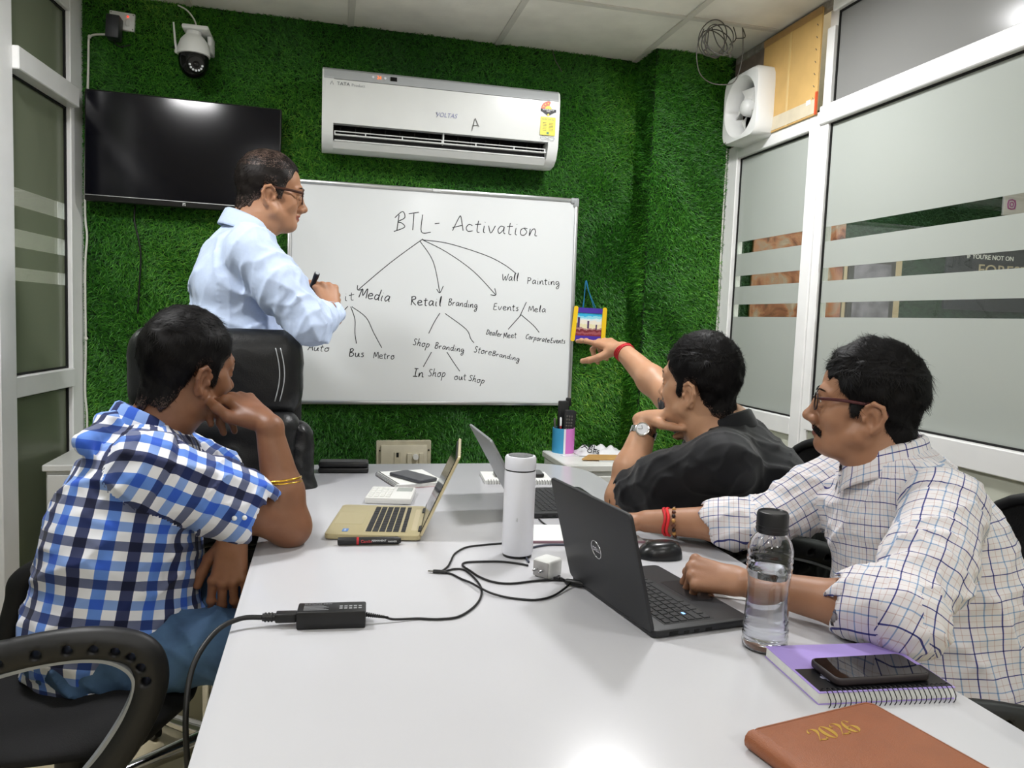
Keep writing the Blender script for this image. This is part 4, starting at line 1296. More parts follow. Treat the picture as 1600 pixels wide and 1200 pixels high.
pp = thing('paper_slip', 'small white paper slip beside the clenched hand', 'paper', (0.735, 1.29, TZ), R(-28))
MB().box((-0.05, -0.03, 0.0004), (0.05, 0.03, 0.0016)).build('sheet', M['board_white'], pp)


# ---- spiral notebooks
def spiral(t, y, x0, x1, n, z, r, m, along='x', parts=True):
    for i in range(n):
        x = x0+(x1-x0)*(i+0.5)/n
        pts = []
        for k in range(14):
            a = 2*PI*k/13*0.93-0.2
            pts.append((x+(0.0012 if k > 6 else 0), y+r*math.cos(a), z+r*math.sin(a)) if along == 'x' else (y+r*math.cos(a), x+(0.0012 if k > 6 else 0), z+r*math.sin(a)))
        MB().tube(pts, 0.0007, 5).build('spiral_ring', m, t, smooth=180)


def notebook(name, label, loc, rz, w, d, th, cover, page, ring, n, along='x', cat='notebook'):
    """w along x, d along y; binding at y = 0 (x = 0 when along is y)"""
    t = thing(name, label, cat, loc, rz)
    MB().rbox((0.0, 0.0, 0.0), (w, d, 0.0012), 0.0005, 1).build('back_cover', cover, t)
    MB().rbox((0.001, 0.001, 0.0012), (w-.001, d-.002, th-0.0012), 0.0006, 1).build('pages', page, t)
    MB().rbox((0.0, 0.0, th-0.0012), (w, d, th), 0.0005, 1).build('front_cover', cover, t)
    spiral(t, 0.001, 0.006, (w if along == 'x' else d)-0.006, n, th/2, th*0.75, ring, along)
    return t


m_page = mat('paper_edge', '#dfe0dc', 0.7, noise=0.05, nscale=60)
m_purple = mat('notebook_purple', '#a893d8', 0.4)
n1 = notebook('spiral_notebook', 'purple spiral notebook with a black phone on top at the near right', (0.652, 0.868, TZ), R(-4.5), 0.206, 0.150, 0.017, m_purple, m_page, M['wire_black'], 26)
MB().box((0.004, 0.004, 0.0171), (0.204, 0.070, 0.0174)).build('black_print', mat('print_black', '#101014', 0.35), n1)
gm = MB(); 
for k in range(6):
    a = 2*PI*k/6
    gm.ball((0.045+0.011*math.cos(a), 0.042+0.009*math.sin(a), 0.0174), 0.007, 8, 4, s=(1, .8, .05))
gm.build('printed_flower', mat('print_grey', '#77778a', 0.5), n1)


def phone(label, loc, rz, w, l, th, m_case, m_screen, glass_up=True, tilt=(0, 0), cam=False):
    t = thing('mobile_phone', label, 'phone', loc, (tilt[0], tilt[1], rz))
    MB().slab(rrect(-w/2, -l/2, w/2, l/2, 0.011), 0, th, 0.003, 3).build('case', m_case, t, smooth=50)
    if glass_up:
        MB().slab(rrect(-w/2+.003, -l/2+.003, w/2-.003, l/2-.003, 0.009), th-0.0006, th+0.0004, 0.0003, 1).build('screen', m_screen, t, smooth=40)
    for yy in (-0.02, 0.012):
        MB().rbox((-w/2-.0008, yy, th*0.4), (-w/2+.001, yy+.014 if yy < 0 else yy+.009, th*0.7), 0.0004, 1).build('side_button', m_case, t)
    return t


m_case = mat('phone_case', '#2b2426', 0.55)
phone('black phone lying face up on the purple notebook', (0.762, 0.908, TZ+0.0185), R(-92), 0.069, 0.150, 0.0105, m_case, mat('phone_glass', '#0a0a0c', 0.04))
n2 = notebook('spiral_notebook', 'white spiral notebook under a grey phone near the far end', (0.205, 2.205, TZ), R(108), 0.205, -0.0 or 0.150, 0.012, m_page, m_page, M['wire_black'], 22) if False else None
n2 = notebook('spiral_notebook', 'open white spiral notebook under a grey phone behind the gold laptop', (0.209, 2.215, TZ), R(14+90), 0.200, 0.0001+0.150, 0.012, m_page, m_page, M['wire_black'], 20)
n2.rotation_euler.z = R(14+90)
# its leaves run to the right of the rings
n2.scale = (1, -1, 1)
MB().rbox((-0.002, 0.0, 0.0), (0.202, 0.155, 0.0011), 0.0004, 1).build('pink_backing', mat('pinkish', '#b98d92', 0.6), n2)
phone('dark grey phone lying on the white notebook behind the gold laptop', (0.262, 2.305, TZ+0.0135), R(32), 0.074, 0.152, 0.009, mat('phone_grey', '#4a4b50', 0.35, metal=0.4), mat('phone_back', '#3d3e44', 0.3))
n3 = notebook('spiral_notebook', 'white spiral notebook with a dark phone behind the flask', (0.478, 2.268, TZ), R(-5), 0.213, 0.140, 0.011, m_page, m_page, M['wire_black'], 24)
phone('dark phone lying on the notebook behind the flask', (0.60, 2.335, TZ+0.0125), R(-94), 0.072, 0.155, 0.011, M['black_plastic'], M['black_gloss'])
cs = thing('storage_case', 'small black rectangular case at the far left of the table', 'case', (0.060, 2.478, TZ), R(-3))
MB().rbox((-0.078, -0.030, 0.0), (0.078, 0.030, 0.018), 0.006, 3).build('bottom_half', M['black_plastic'], cs, smooth=45)
MB().rbox((-0.078, -0.030, 0.0185), (0.078, 0.030, 0.036), 0.007, 3).build('top_half', M['black_plastic'], cs, smooth=45)
ca = thing('calculator', 'white desk calculator behind the gold laptop', 'calculator', (0.180, 2.10, TZ), R(-12))
m_cal = mat('calc_white', '#dadad6', 0.4)
MB().rbox((-0.062, -0.070, 0), (0.062, 0.070, 0.018), 0.005, 2).build('body', m_cal, ca, smooth=40)
MB().rbox((0.012, 0.012, 0.0165), (0.056, 0.060, 0.0185), 0.001, 1).build('display', mat('lcd_grey', '#9aa09a', 0.2), ca)
for i in range(5):
    for j in range(4):
        MB().rbox((-0.054+j*0.0155, -0.06+i*0.0225, 0.017), (-0.0425+j*0.0155, -0.045+i*0.0225, 0.0205), 0.001, 1).build('key', m_cal, ca)
mk = thing('marker_pen', 'black marker pen with red band lying along the front of the gold laptop', 'marker', (0.030, 1.673, TZ+0.0092), R(-3))
XM = roty(PI/2)
MB().lathe([(0, 0), (0.0078, 0.001), (0.0085, 0.004), (0.0085, 0.041), (0, 0.041)], 20, X=XM).build('cap', M['black_plastic'], mk, smooth=40)
MB().lathe([(0, 0.041), (0.0088, 0.041), (0.0088, 0.046), (0, 0.046)], 20, X=XM).build('red_band', mat('marker_red', '#b51f26', 0.4), mk, smooth=40)
MB().lathe([(0, 0.046), (0.0083, 0.046), (0.0083, 0.130), (0.006, 0.135), (0.005, 0.137), (0, 0.137)], 20, X=XM).build('barrel', M['black_plastic'], mk, smooth=40)
lb_ = MB().text('Camlin', 0.0085, face_xy((0.062, -0.0084, 0.0008), (1, 0, 0), (0, 0, 1)), 0.0003, 0)
lb_.build('red_text', mat('marker_red_text', '#d6434a', 0.4), mk)
lb_ = MB().text('PERMANENT', 0.0055, face_xy((0.089, -0.0084, 0.002), (1, 0, 0), (0, 0, 1)), 0.0003, 0).text('MARKER', 0.005, face_xy((0.118, -0.0084, 0.0), (1, 0, 0), (0, 0, 1)), 0.0003, 0)
lb_.build('white_text', M['board_white'], mk)

# ---- diary
di = thing('leather_diary', 'tan brown leather diary stamped 2026 in gold at the near right corner', 'diary', (0.494, 0.788, TZ), R(11))
m_lea = mat('tan_leather', '#8f5433', 0.45, noise=0.07, nscale=30, bump=0.35, bscale=700)
m_lea_d = mat('tan_edge', '#7a4526', 0.5)
dw, dl = 0.208, 0.285
MB().rbox((0.006, -dl+0.006, 0.003), (dw-0.006, -0.005, 0.020), 0.001, 1).build('page_block', mat('gilt_pages', '#c9b48a', 0.5), di)
for z0, z1, nm in ((0, 0.0045, 'back_cover'), (0.0185, 0.0235, 'front_cover')):
    MB().slab([(p[0], p[1]) for p in rrect(0.008, -dl, dw, 0.0, 0.012)], z0, z1, 0.002, 2).build(nm, m_lea, di, smooth=50)
sp_ = MB()
pts = []
prof = [(0.012, 0.0), (0.004, 0.001), (-0.0005, 0.006), (-0.0015, 0.0118), (-0.0005, 0.0175), (0.004, 0.0225), (0.012, 0.0235)]
inn = [(0.012, 0.0045), (0.007, 0.006), (0.0045, 0.0118), (0.007, 0.0175), (0.012, 0.0185)]
sp_.prism(prof+inn[::-1], 'y', -dl+0.002, -0.002)
sp_.build('spine', m_lea, di, smooth=50)
MB().tube([(0.012, -0.004, 0.0234), (dw-0.012, -0.004, 0.0234), (dw-0.004, -0.012, 0.0234), (dw-0.004, -dl+.01, 0.0234)], 0.0005, 5).build('stitching', m_lea_d, di)
# 2026 in a bold modern serif: broad-pen sweeps
m_gilt = mat('gold_stamp', '#d9b254', 0.3, metal=0.6)
DIG = {
 '2': [[(.12, .72, .10), (.10, .80, .09), (.20, .93, .05), (.42, 1.0, .03), (.66, .92, .12), (.74, .74, .17), (.60, .52, .10), (.34, .28, .04), (.12, .07, .03)], [(.10, .06, .06), (.30, .13, .14), (.55, .07, .16), (.72, .06, .12), (.80, .22, .03)], [(.17, .74, .13), (.19, .72, .12)]],
 '0': [[(.42, 1.0, .03), (.18, .84, .14), (.10, .5, .19), (.18, .16, .14), (.42, 0.0, .03), (.66, .16, .14), (.74, .5, .19), (.66, .84, .14), (.42, 1.0, .03)]],
 '6': [[(.72, .82, .12), (.70, .86, .08), (.60, .98, .03), (.40, .98, .05), (.18, .76, .14), (.10, .42, .19), (.20, .10, .13), (.43, .0, .03), (.66, .12, .14), (.74, .32, .18), (.66, .50, .12), (.46, .58, .03), (.26, .48, .05), (.18, .36, .05)]],
}
tx_ = MB()
for i, ch in enumerate('2026'):
    for sw in DIG[ch]:
        pts = smooth_path([(p[0], p[1], p[2]) for p in sw], 5)
        vs = []; fs = []
        h = 0.026
        for (x, y, wd) in pts:
            X0 = 0.066+i*0.0182+x*0.019; Y0 = -0.053+y*h
            hw2 = max(wd, .045)*0.019*0.8
            vs += [(X0-hw2, Y0-hw2*0.25, 0.0236), (X0+hw2, Y0+hw2*0.25, 0.0236), (X0-hw2, Y0-hw2*0.25, 0.0239), (X0+hw2, Y0+hw2*0.25, 0.0239)]
        for k in range(len(pts)-1):
            a = k*4; c = a+4
            fs += [(a, a+1, c+1, c), (a+2, c+2, c+3, a+3), (a, c, c+2, a+2), (a+1, a+3, c+3, c+1)]
        tx_.add(vs, fs)
tx_.build('year_stamp', m_gilt, di)

# ---- power brick, plug and cables
br = thing('power_brick', 'black laptop power brick lying on the near part of the table', 'power adapter', (0.016, 1.238, TZ), R(-3.5))
MB().rbox((-0.054, -0.022, 0), (0.054, 0.022, 0.029), 0.003, 2).build('body', M['black_plastic'], br, smooth=40)
m_prt = mat('brick_print', '#8f9093', 0.5)
pt = MB()
for (y, s_, x) in ((0.013, 0.007, -0.022),):
    pt.text('SLIMLINE 65W', s_, tr(x, y, 0.0291), 0.0001)
for i in range(6):
    pt.box((-0.044, -0.013+i*0.0035, 0.029), (-0.005-0.004*(i % 3), -0.0118+i*0.0035, 0.0292))
for i in range(5):
    for j in range(2):
        pt.box((0.012+0.0075*i, -0.01+0.009*j, 0.029), (0.017+0.0075*i, -0.005+0.009*j, 0.0292))
pt.build('printed_label', m_prt, br)
cn = MB()
cn.rbox((-0.088, -0.010, 0.007), (-0.054, 0.010, 0.022), 0.003, 2)
cn.tube([(-0.088, 0, 0.0145), (-0.108, 0, 0.0145)], 0.0062, 10)
for i in range(3): cn.tube([(-0.092-0.005*i, 0, 0.0145), (-0.0945-0.005*i, 0, 0.0145)], 0.0075, 10)
cn.build('mains_connector', M['black_plastic'], br, smooth=40)
P = [at(402, 968, 1.245), onz(380, 973, TZ+.012), onz(358, 985, TZ+.010)]
cr = [Vector((-0.0915, 1.2445, 0.7645)), Vector((-0.125, 1.240, 0.766)), Vector((-0.158, 1.215, 0.757)), Vector((-0.182, 1.17, 0.728)), Vector((-0.186, 1.13, 0.68)), Vector((-0.180, 1.11, 0.60)), Vector((-0.17, 1.12, 0.45)), Vector((-0.16, 1.2, 0.2)), Vector((-0.2, 1.3, 0.006))]
MB().tube(smooth_path(cr, 8), 0.0042, 8).build('mains_cord', M['wire_black'], br, world=True, smooth=180)
rl = MB()
for i in range(9): rl.tube([(0.054+0.0034*i, 0, 0.0145-0.0006*i), (0.0565+0.0034*i, 0, 0.0141-0.0006*i)], 0.0042-0.0002*i, 8)
rl.tube([(0.05, 0, 0.0145), (0.09, 0, 0.008)], 0.0022, 8)
rl.build('strain_relief', M['black_plastic'], br, smooth=180)


def z2(*pts):       # enlarged crop pixels to the frame
    return [(440+x/3.6364, 640+y/3.6364) for (x, y) in pts]


def lay(px, r, zs=None):
    return smooth_path([onz(p[0], p[1], TZ+r+0.0004+(zs[i] if zs else 0)) for i, p in enumerate(px)], 6)


c2 = z2((770, 1187), (840, 1190), (900, 1190), (1000, 1178), (1080, 1132), (1126, 1078), (1136, 1020), (1100, 962), (1040, 912), (980, 906), (925, 920))
be = chain_matrix(br) @ Vector((0.086, 0, 0.0085))
k_ = MB().tube(smooth_path([be, be+Vector((.015, 0, -.004))]+[onz(p[0], p[1], TZ+.0025) for p in c2], 6), 0.0021, 7)
c3 = z2((925, 926), (965, 934), (1020, 962), (1075, 984), (1130, 1014), (1200, 1046), (1300, 1070), (1440, 1081), (1540, 1060), (1610, 1015), (1640, 985))
k_.tube(lay(c3, 0.0021, [0, 0, 0, 0.002, 0.004, 0.002, 0, 0, 0, 0.002, 0.006]), 0.0021, 7)
tag(k_.build('charging_cable', M['wire_black'], smooth=180), 'thin black charging cable looping from the power brick to the dark laptop', 'cable')
us = thing('usb_cable', 'black cable with a small plug end lying open on the table', 'cable', onz(690, 893, TZ))
c1 = z2((915, 915), (945, 890), (962, 860), (985, 818), (1050, 782), (1150, 768), (1290, 756), (1400, 748))
kk = MB().tube(lay(c1, 0.0021), 0.0021, 7)
kk.build('cord', M['wire_black'], us, world=True, smooth=180)
a = onz(693.5, 893.5, TZ+.004); b2 = onz(677, 892.5, TZ+.004); c_ = onz(669, 892, TZ+.004)
MB().tube([a+(a-b2)*0.3, a, b2], [0.0026, 0.0046, 0.0046], 10, flat=0.75).build('plug_body', M['black_plastic'], us, world=True, smooth=40)
MB().tube([b2, c_], 0.0034, 8, flat=0.45).build('plug_tip', M['chrome'], us, world=True, smooth=40)
c4 = z2((1400, 886), (1360, 877), (1250, 864), (1120, 864), (1050, 868), (1028, 878), (1036, 893), (1070, 915), (1120, 948), (1200, 978), (1300, 988), (1450, 972), (1560, 968), (1640, 975))
k_ = MB().tube(lay(c4, 0.0022), 0.0022, 7)
tie = onz(873, 906, TZ+.006)
k_.tube([tie+Vector((-.008, .006, .002)), tie+Vector((.004, -.004, .004)), tie+Vector((.010, -.008, .0))], 0.0028, 7).tube([tie+Vector((-.002, -.006, .003)), tie+Vector((.002, .004, .006))], 0.0028, 7)
tag(k_.build('cable', M['wire_black'], smooth=180), 'black cable running from behind the white plug in a flat loop', 'cable')
c5 = [(826, 878), (821, 868), (824, 859), (838, 854), (858, 851), (885, 851)]
tag(MB().tube(lay(c5, 0.0025), 0.0025, 7).build('cable', mat('wire_slate', '#3d4250', 0.5), smooth=180), 'slate grey cable curling out beside the foot of the flask', 'cable')
tag(MB().tube(lay([(842, 811), (850, 818), (862, 824), (878, 829)], 0.002), 0.002, 7).build('cable', M['wire_black'], smooth=180), 'thin black cable below the near corner of the black laptop', 'cable')
pg = thing('charger_plug', 'white two pin charger plug beside the flask', 'plug', (0.432, 1.425, TZ), R(-52))
MB().rbox((-0.021, -0.021, 0.0), (0.021, 0.024, 0.036), 0.006, 3).build('body', M['white_plastic'], pg, smooth=45)
MB().rbox((-0.018, -0.0225, 0.003), (0.018, -0.0205, 0.033), 0.004, 2).build('pin_face', mat('plug_grey', '#a8a6a6', 0.5), pg, smooth=45)
for x in (-0.0075, 0.0075):
    MB().tube([(x, -0.022, 0.017), (x, -0.036, 0.017), (x, -0.038, 0.017)], [0.0024, 0.0024, 0.0012], 10).build('pin', M['chrome'], pg, smooth=40)
dg = thing('charger_tip', 'black barrel connector plugged into the rear of the dark laptop', 'connector', (0.478, 1.345, TZ+0.0085), R(140))
MB().tube([(-0.004, 0, 0), (0.004, 0, 0), (0.030, 0, -0.001), (0.034, 0, -0.001)], [0.0042, 0.0062, 0.0062, 0.004], 12).build('barrel', M['black_plastic'], dg, smooth=40)
MB().tube([(-0.012, 0, 0), (-0.004, 0, 0)], 0.0028, 8).build('tip', M['chrome'], dg)

# ---- low cabinets against the back wall
rc_ = thing('cabinet', 'white cabinet holding a pen cup in the far right corner', 'cabinet', (1.10, 2.96, 0))
MB().rbox((-0.215, -0.235, 0.690), (0.205, 0.10, 0.715), 0.003, 1).build('top', M['cab_white'], rc_)
MB().rbox((-0.205, -0.220, 0.0), (0.20, 0.10, 0.690), 0.003, 1).build('body', M['cab_white'], rc_)
dr = MB().rbox((-0.19, -0.234, 0.40), (0.19, -0.220, 0.672), 0.002, 1).build('drawer', M['cab_white'], rc_)
MB().rbox((-0.05, -0.246, 0.60), (0.05, -0.234, 0.612), 0.003, 1).build('drawer_handle', M['alu_metal'], dr)
lc = thing('drawer_cabinet', 'white drawer cabinet beside the left partition behind the checked shirt', 'cabinet', (-0.71, 3.02, 0))
MB().rbox((-0.20, -0.22, 0.693), (0.2, 0.2, 0.715), 0.003, 1).build('top', M['cab_white'], lc)
MB().rbox((-0.192, -0.205, 0.0), (0.19, 0.2, 0.693), 0.003, 1).build('body', M['cab_white'], lc)
for z0, z1 in ((0.47, 0.68), (0.245, 0.46), (0.03, 0.235)):
    dr = MB().rbox((-0.186, -0.216, z0), (0.186, -0.205, z1), 0.002, 1).build('drawer', M['cab_white'], lc)
    MB().rbox((0.02, -0.226, z1-0.05), (0.12, -0.216, z1-0.04), 0.003, 1).build('drawer_handle', M['alu_metal'], dr)

# ---- pen cup
cu = thing('pen_cup', 'blue and pink pen cup on the corner cabinet', 'pen cup', (0.962, 3.02, 0.715))
m_cb = mat('cup_blue', '#3f97c4', 0.5); m_cp = mat('cup_pink', '#d077c4', 0.5)
def halfcup(a0, a1):
    mb = MB(); n = 14; r = 0.046; vs = []
    for k in range(n+1):
        a = a0+(a1-a0)*k/n
        for (rr2, z) in ((r, 0), (r, 0.102), (r-.004, 0.102), (r-.004, 0.004)):
            vs.append((rr2*math.cos(a), rr2*math.sin(a), z))
    fs = []
    for k in range(n):
        for q in range(4):
            fs.append((k*4+q, (k+1)*4+q, (k+1)*4+(q+1) % 4, k*4+(q+1) % 4))
    fs += [(0, 1, 2, 3), (n*4+3, n*4+2, n*4+1, n*4)]
    return mb.add(vs, fs)
halfcup(R(88), R(255)).build('blue_side', m_cb, cu, smooth=40)
halfcup(R(-95), R(88)).build('pink_side', m_cp, cu, smooth=40)
halfcup(R(255), R(265)).build('white_seam', M['board_white'], cu, smooth=40)
MB().cyl((0, 0, 0.0005), (0, 0, 0.005), 0.0425, 24).build('bottom', m_cb, cu)
def remote(label, x, y, rz, tl_, l, w, m, keys):
    t = thing('remote_control', label, 'remote control', (x, y, 0.722), (tl_[0], tl_[1], rz))
    MB().rbox((-w/2, -0.008, 0), (w/2, 0.008, l), 0.005, 2).build('body', m, t, smooth=45)
    if keys:
        for i in range(6):
            for j in range(3):
                MB().rbox((-w/2+.007+j*(w-.014)/3, -0.0095, l-.03-i*.013), (-w/2+.004+(j+1)*(w-.014)/3, -0.008, l-.022-i*.013), 0.0008, 1).build('button', M['wire_grey'], t)
    return t
remote('tall black remote control standing at the back of the pen cup', 0.962, 3.038, 0.1, (R(-2), R(1), 0)[:2], 0.205, 0.046, M['black_plastic'], False)
remote('black remote control with small buttons in the pen cup', 0.974, 3.008, -0.1, (R(3), R(2)), 0.172, 0.044, m_key, True)
remote('slim black remote leaning at the right side of the pen cup', 0.992, 3.03, 0.2, (R(-3), R(6)), 0.165, 0.03, M['black_plastic'], False)
def pen(label, x, y, l, tl_, cols):
    t = thing('pen', label, 'pen', (x, y, 0.722), (tl_[0], tl_[1], 0))
    MB().tube([(0, 0, 0), (0, 0, l*0.75)], 0.004, 10).build('barrel', cols[0], t, smooth=40)
    MB().tube([(0, 0, l*0.75), (0, 0, l-.004), (0, 0, l)], [0.0043, 0.0043, 0.002], 10).build('cap', cols[1], t, smooth=40)
pen('red pen with a white tip in the pen cup', 0.945, 3.002, 0.142, (R(2), R(-2)), (mat('pen_red', '#a82c32', 0.4), M['board_white']))
pen('thin dark pen at the left edge of the pen cup', 0.932, 3.022, 0.135, (R(-2), R(-4)), (M['wire_grey'], M['wire_grey']))

# ---- papers on the cabinet
en = thing('envelope', 'brown paper envelope on the corner cabinet', 'envelope', (1.09, 2.85, 0.7155), R(-6))
MB().slab([(-0.11, -0.05), (0.10, -0.04), (0.11, 0.05), (-0.06, 0.05)], 0.004, 0.010, 0.001, 1).build('sleeve', mat('kraft', '#b58d52', 0.65, noise=0.06, nscale=20), en)
MB().box((-0.04, -0.055, 0.001), (0.09, 0.02, 0.003)).build('paper_under', M['board_white'], en)
bg = thing('plastic_bag', 'crumpled white plastic bag with black print behind the envelope', 'bag', (1.10, 2.975, 0.7155))
rg = np.random.default_rng(3)
vs = []; fs = []; nx_, ny_ = 22, 12
for i in range(nx_+1):
    for j in range(ny_+1):
        u, v = i/nx_, j/ny_
        x = -0.10+0.21*u; y = -0.06+0.13*v
        e_ = max(0, 1-(2*u-1)**4)*max(0, 1-(2*v-1)**4)
        z = 0.002+e_*(0.014+0.012*math.sin(9*u+3*v)**2+0.008*math.sin(17*u-11*v)+0.004*rg.random())
        vs.append((x, y, max(z, 0.002)))
nb_ = len(vs)
for i in range(nx_):
    for j in range(ny_):
        a = i*(ny_+1)+j
        fs.append((a, a+ny_+1, a+ny_+2, a+1))
vs2 = [(v[0], v[1], 0.0005) for v in vs]
bgm = MB().add(vs+vs2, fs+[tuple(nb_+q for q in reversed(f)) for f in fs])
bgm.build('film', mat('bag_white', '#d8d8da', 0.35), bg, smooth=50)
MB().text('XPL', 0.04, tr(-0.05, -0.028, 0.033) @ rotx(0.5) @ rotz(-0.2), 0.0008, shear=0.2).build('bag_print', M['ink'], bg)
MB().text('OPS', 0.03, tr(-0.04, -0.048, 0.018) @ rotx(0.7) @ rotz(-0.2), 0.0008, shear=0.2).build('bag_print', M['ink'], bg)
ns = thing('paper_note', 'small white note in front of the pen cup', 'paper', (0.965, 2.93, 0.7155), R(12))
MB().box((-0.035, -0.02, 0), (0.035, 0.02, 0.001)).build('sheet', M['board_white'], ns)

# ================================================================== PEOPLE: smooth-blended volumes polygonised into one skin
V3 = lambda *a: np.array(a, float)


def nrm(v):
    v = np.asarray(v, float)
    return v/np.linalg.norm(v)


def smin(a, b, k):
    h = np.clip(0.5+0.5*(b-a)/k, 0, 1)
    return b*(1-h)+a*h-k*h*(1-h)


def smax(a, b, k):
    return -smin(-a, -b, k)


class Field:
    FAR = 0.08

    def __init__(s, lo, hi, h):
        s.h = h; s.lo = np.asarray(lo, float)
        s.n = np.ceil((np.asarray(hi, float)-s.lo)/h).astype(int)+1
        s.F = np.full(s.n, s.FAR, np.float32)
        s.part = np.zeros(s.n, np.int8)
        s.best = np.full(s.n, 9.0, np.float32)

    def blk(s, lo, hi):
        a = np.clip(np.floor((np.asarray(lo)-s.lo)/s.h).astype(int), 0, s.n)
        b = np.clip(np.ceil((np.asarray(hi)-s.lo)/s.h).astype(int)+1, 0, s.n)
        sl = tuple(slice(a[i], b[i]) for i in range(3))
        g = [(s.lo[i]+s.h*np.arange(a[i], b[i])).astype(np.float32) for i in range(3)]
        return sl, g[0][:, None, None], g[1][None, :, None], g[2][None, None, :], all(b > a)

    def put(s, sl, d, k, part, op):
        f = s.F[sl]
        if op == 'u':
            s.F[sl] = smin(f, d, k)
            bt = s.best[sl]; m = d < bt
            s.part[sl] = np.where(m, part, s.part[sl]); s.best[sl] = np.where(m, d, bt)
        elif op == 's':
            s.F[sl] = smax(f, -d, k)
        elif op == 'i':
            s.F[sl] = smax(f, d, k)

    def cap(s, a, b, ra, rb=None, k=0.01, part=0, op='u', flat=None):
        a = np.asarray(a, float); b = np.asarray(b, float)
        rb = ra if rb is None else rb
        m = max(ra, rb)+k+2*s.h+0.004
        sl, X, Y, Z, ok = s.blk(np.minimum(a, b)-m, np.maximum(a, b)+m)
        if not ok: return s
        d = b-a; L2 = max(float(d@d), 1e-12)
        px, py, pz = X-a[0], Y-a[1], Z-a[2]
        t = np.clip((px*d[0]+py*d[1]+pz*d[2])/L2, 0, 1)
        qx, qy, qz = px-t*d[0], py-t*d[1], pz-t*d[2]
        if flat is not None:            # (axis, factor): squash along axis
            ax, fc = flat
            c = qx*ax[0]+qy*ax[1]+qz*ax[2]
            e = c*(1/fc-1)
            qx, qy, qz = qx+e*ax[0], qy+e*ax[1], qz+e*ax[2]
            dist = (np.sqrt(qx*qx+qy*qy+qz*qz)-(ra+(rb-ra)*t))*(0.5+0.5*fc)
        else:
            dist = np.sqrt(qx*qx+qy*qy+qz*qz)-(ra+(rb-ra)*t)
        s.put(sl, dist.astype(np.float32), k, part, op)
        return s

    def chain(s, pts, rs, k=0.01, part=0, op='u', flat=None):
        for i in range(len(pts)-1):
            s.cap(pts[i], pts[i+1], rs[i], rs[i+1], k, part, op, flat)
        return s

    def ell(s, c, r, rot=None, k=0.01, part=0, op='u'):
        c = np.asarray(c, float); r = np.asarray(r, float)
        m = r.max()+k+2*s.h+0.004
        sl, X, Y, Z, ok = s.blk(c-m, c+m)
        if not ok: return s
        px, py, pz = X-c[0], Y-c[1], Z-c[2]
        if rot is not None:             # columns of rot are the ellipsoid's axes
            qx = px*rot[0, 0]+py*rot[1, 0]+pz*rot[2, 0]
            qy = px*rot[0, 1]+py*rot[1, 1]+pz*rot[2, 1]
            qz = px*rot[0, 2]+py*rot[1, 2]+pz*rot[2, 2]
        else:
            qx, qy, qz = px, py, pz
        k0 = np.sqrt((qx/r[0])**2+(qy/r[1])**2+(qz/r[2])**2)
        k1 = np.sqrt((qx/r[0]**2)**2+(qy/r[1]**2)**2+(qz/r[2]**2)**2)+1e-9
        s.put(sl, (k0*(k0-1)/k1).astype(np.float32), k, part, op)
        return s

    def coords(s):
        return [(s.lo[i]+s.h*np.arange(s.n[i])).astype(np.float32) for i in range(3)]

    def warp(s, fn, band=0.03):
        """push the surface: F -= fn(points) where the field is near zero"""
        I = np.nonzero(np.abs(s.F) < band)
        P = np.stack([s.lo[i]+s.h*I[i] for i in range(3)], 1)
        s.F[I] -= fn(P, s.part[I]).astype(np.float32)
        return s

    def surface(s, smooth=1):
        F = s.F
        S = (F < 0)
        c = S[:-1, :-1, :-1].astype(np.uint8)
        for (i, j, k) in ((0, 0, 1), (0, 1, 0), (0, 1, 1), (1, 0, 0), (1, 0, 1), (1, 1, 0), (1, 1, 1)):
            c = c+S[i:S.shape[0]-1+i, j:S.shape[1]-1+j, k:S.shape[2]-1+k]
        I = np.nonzero((c > 0) & (c < 8))
        n = len(I[0])
        ids = np.full(c.shape, -1, np.int32); ids[I] = np.arange(n)
        cor = [(i, j, k) for i in (0, 1) for j in (0, 1) for k in (0, 1)]
        val = np.stack([F[I[0]+a, I[1]+b, I[2]+d] for (a, b, d) in cor], 1)
        acc = np.zeros((n, 3)); cnt = np.zeros(n)
        for x in range(8):
            for y in range(x+1, 8):
                dd = [cor[y][q]-cor[x][q] for q in range(3)]
                if sum(abs(q) for q in dd) != 1: continue
                va, vb = val[:, x], val[:, y]
                m = (va < 0) != (vb < 0)
                t = np.where(m, va/np.where(m, va-vb, 1), 0)
                acc += np.where(m[:, None], np.array(cor[x])+t[:, None]*np.array(dd), 0)
                cnt += m
        V = acc/cnt[:, None]+np.stack(I, 1)
        Q = []
        for ax in range(3):
            A = np.take(S, range(0, S.shape[ax]-1), ax); B = np.take(S, range(1, S.shape[ax]), ax)
            E = np.nonzero(A != B)
            b, d = [q for q in range(3) if q != ax]
            ok = (E[b] > 0) & (E[d] > 0) & (E[b] < c.shape[b]) & (E[d] < c.shape[d])
            E = [q[ok] for q in E]
            flip = A[tuple(E)]
            def cell(db, dd_):
                q = [x.copy() for x in E]; q[b] = q[b]-db; q[d] = q[d]-dd_
                return ids[tuple(q)]
            q = np.stack([cell(1, 1), cell(0, 1), cell(0, 0), cell(1, 0)], 1)
            fl = flip if ax != 1 else ~flip
            q[~fl] = q[~fl][:, ::-1]
            Q.append(q)
        Q = np.concatenate(Q)
        Q = Q[(Q >= 0).all(1)]
        for it in range(smooth):
            for lam in (0.5, -0.47):
                e = np.concatenate([Q[:, [0, 1]], Q[:, [1, 2]], Q[:, [2, 3]], Q[:, [3, 0]]])
                sm = np.zeros_like(V); ct = np.bincount(e[:, 0], minlength=n).astype(float)
                for q in range(3):
                    sm[:, q] = np.bincount(e[:, 0], weights=V[e[:, 1], q], minlength=n)
                V = V+lam*(sm/np.maximum(ct, 1)[:, None]-V)
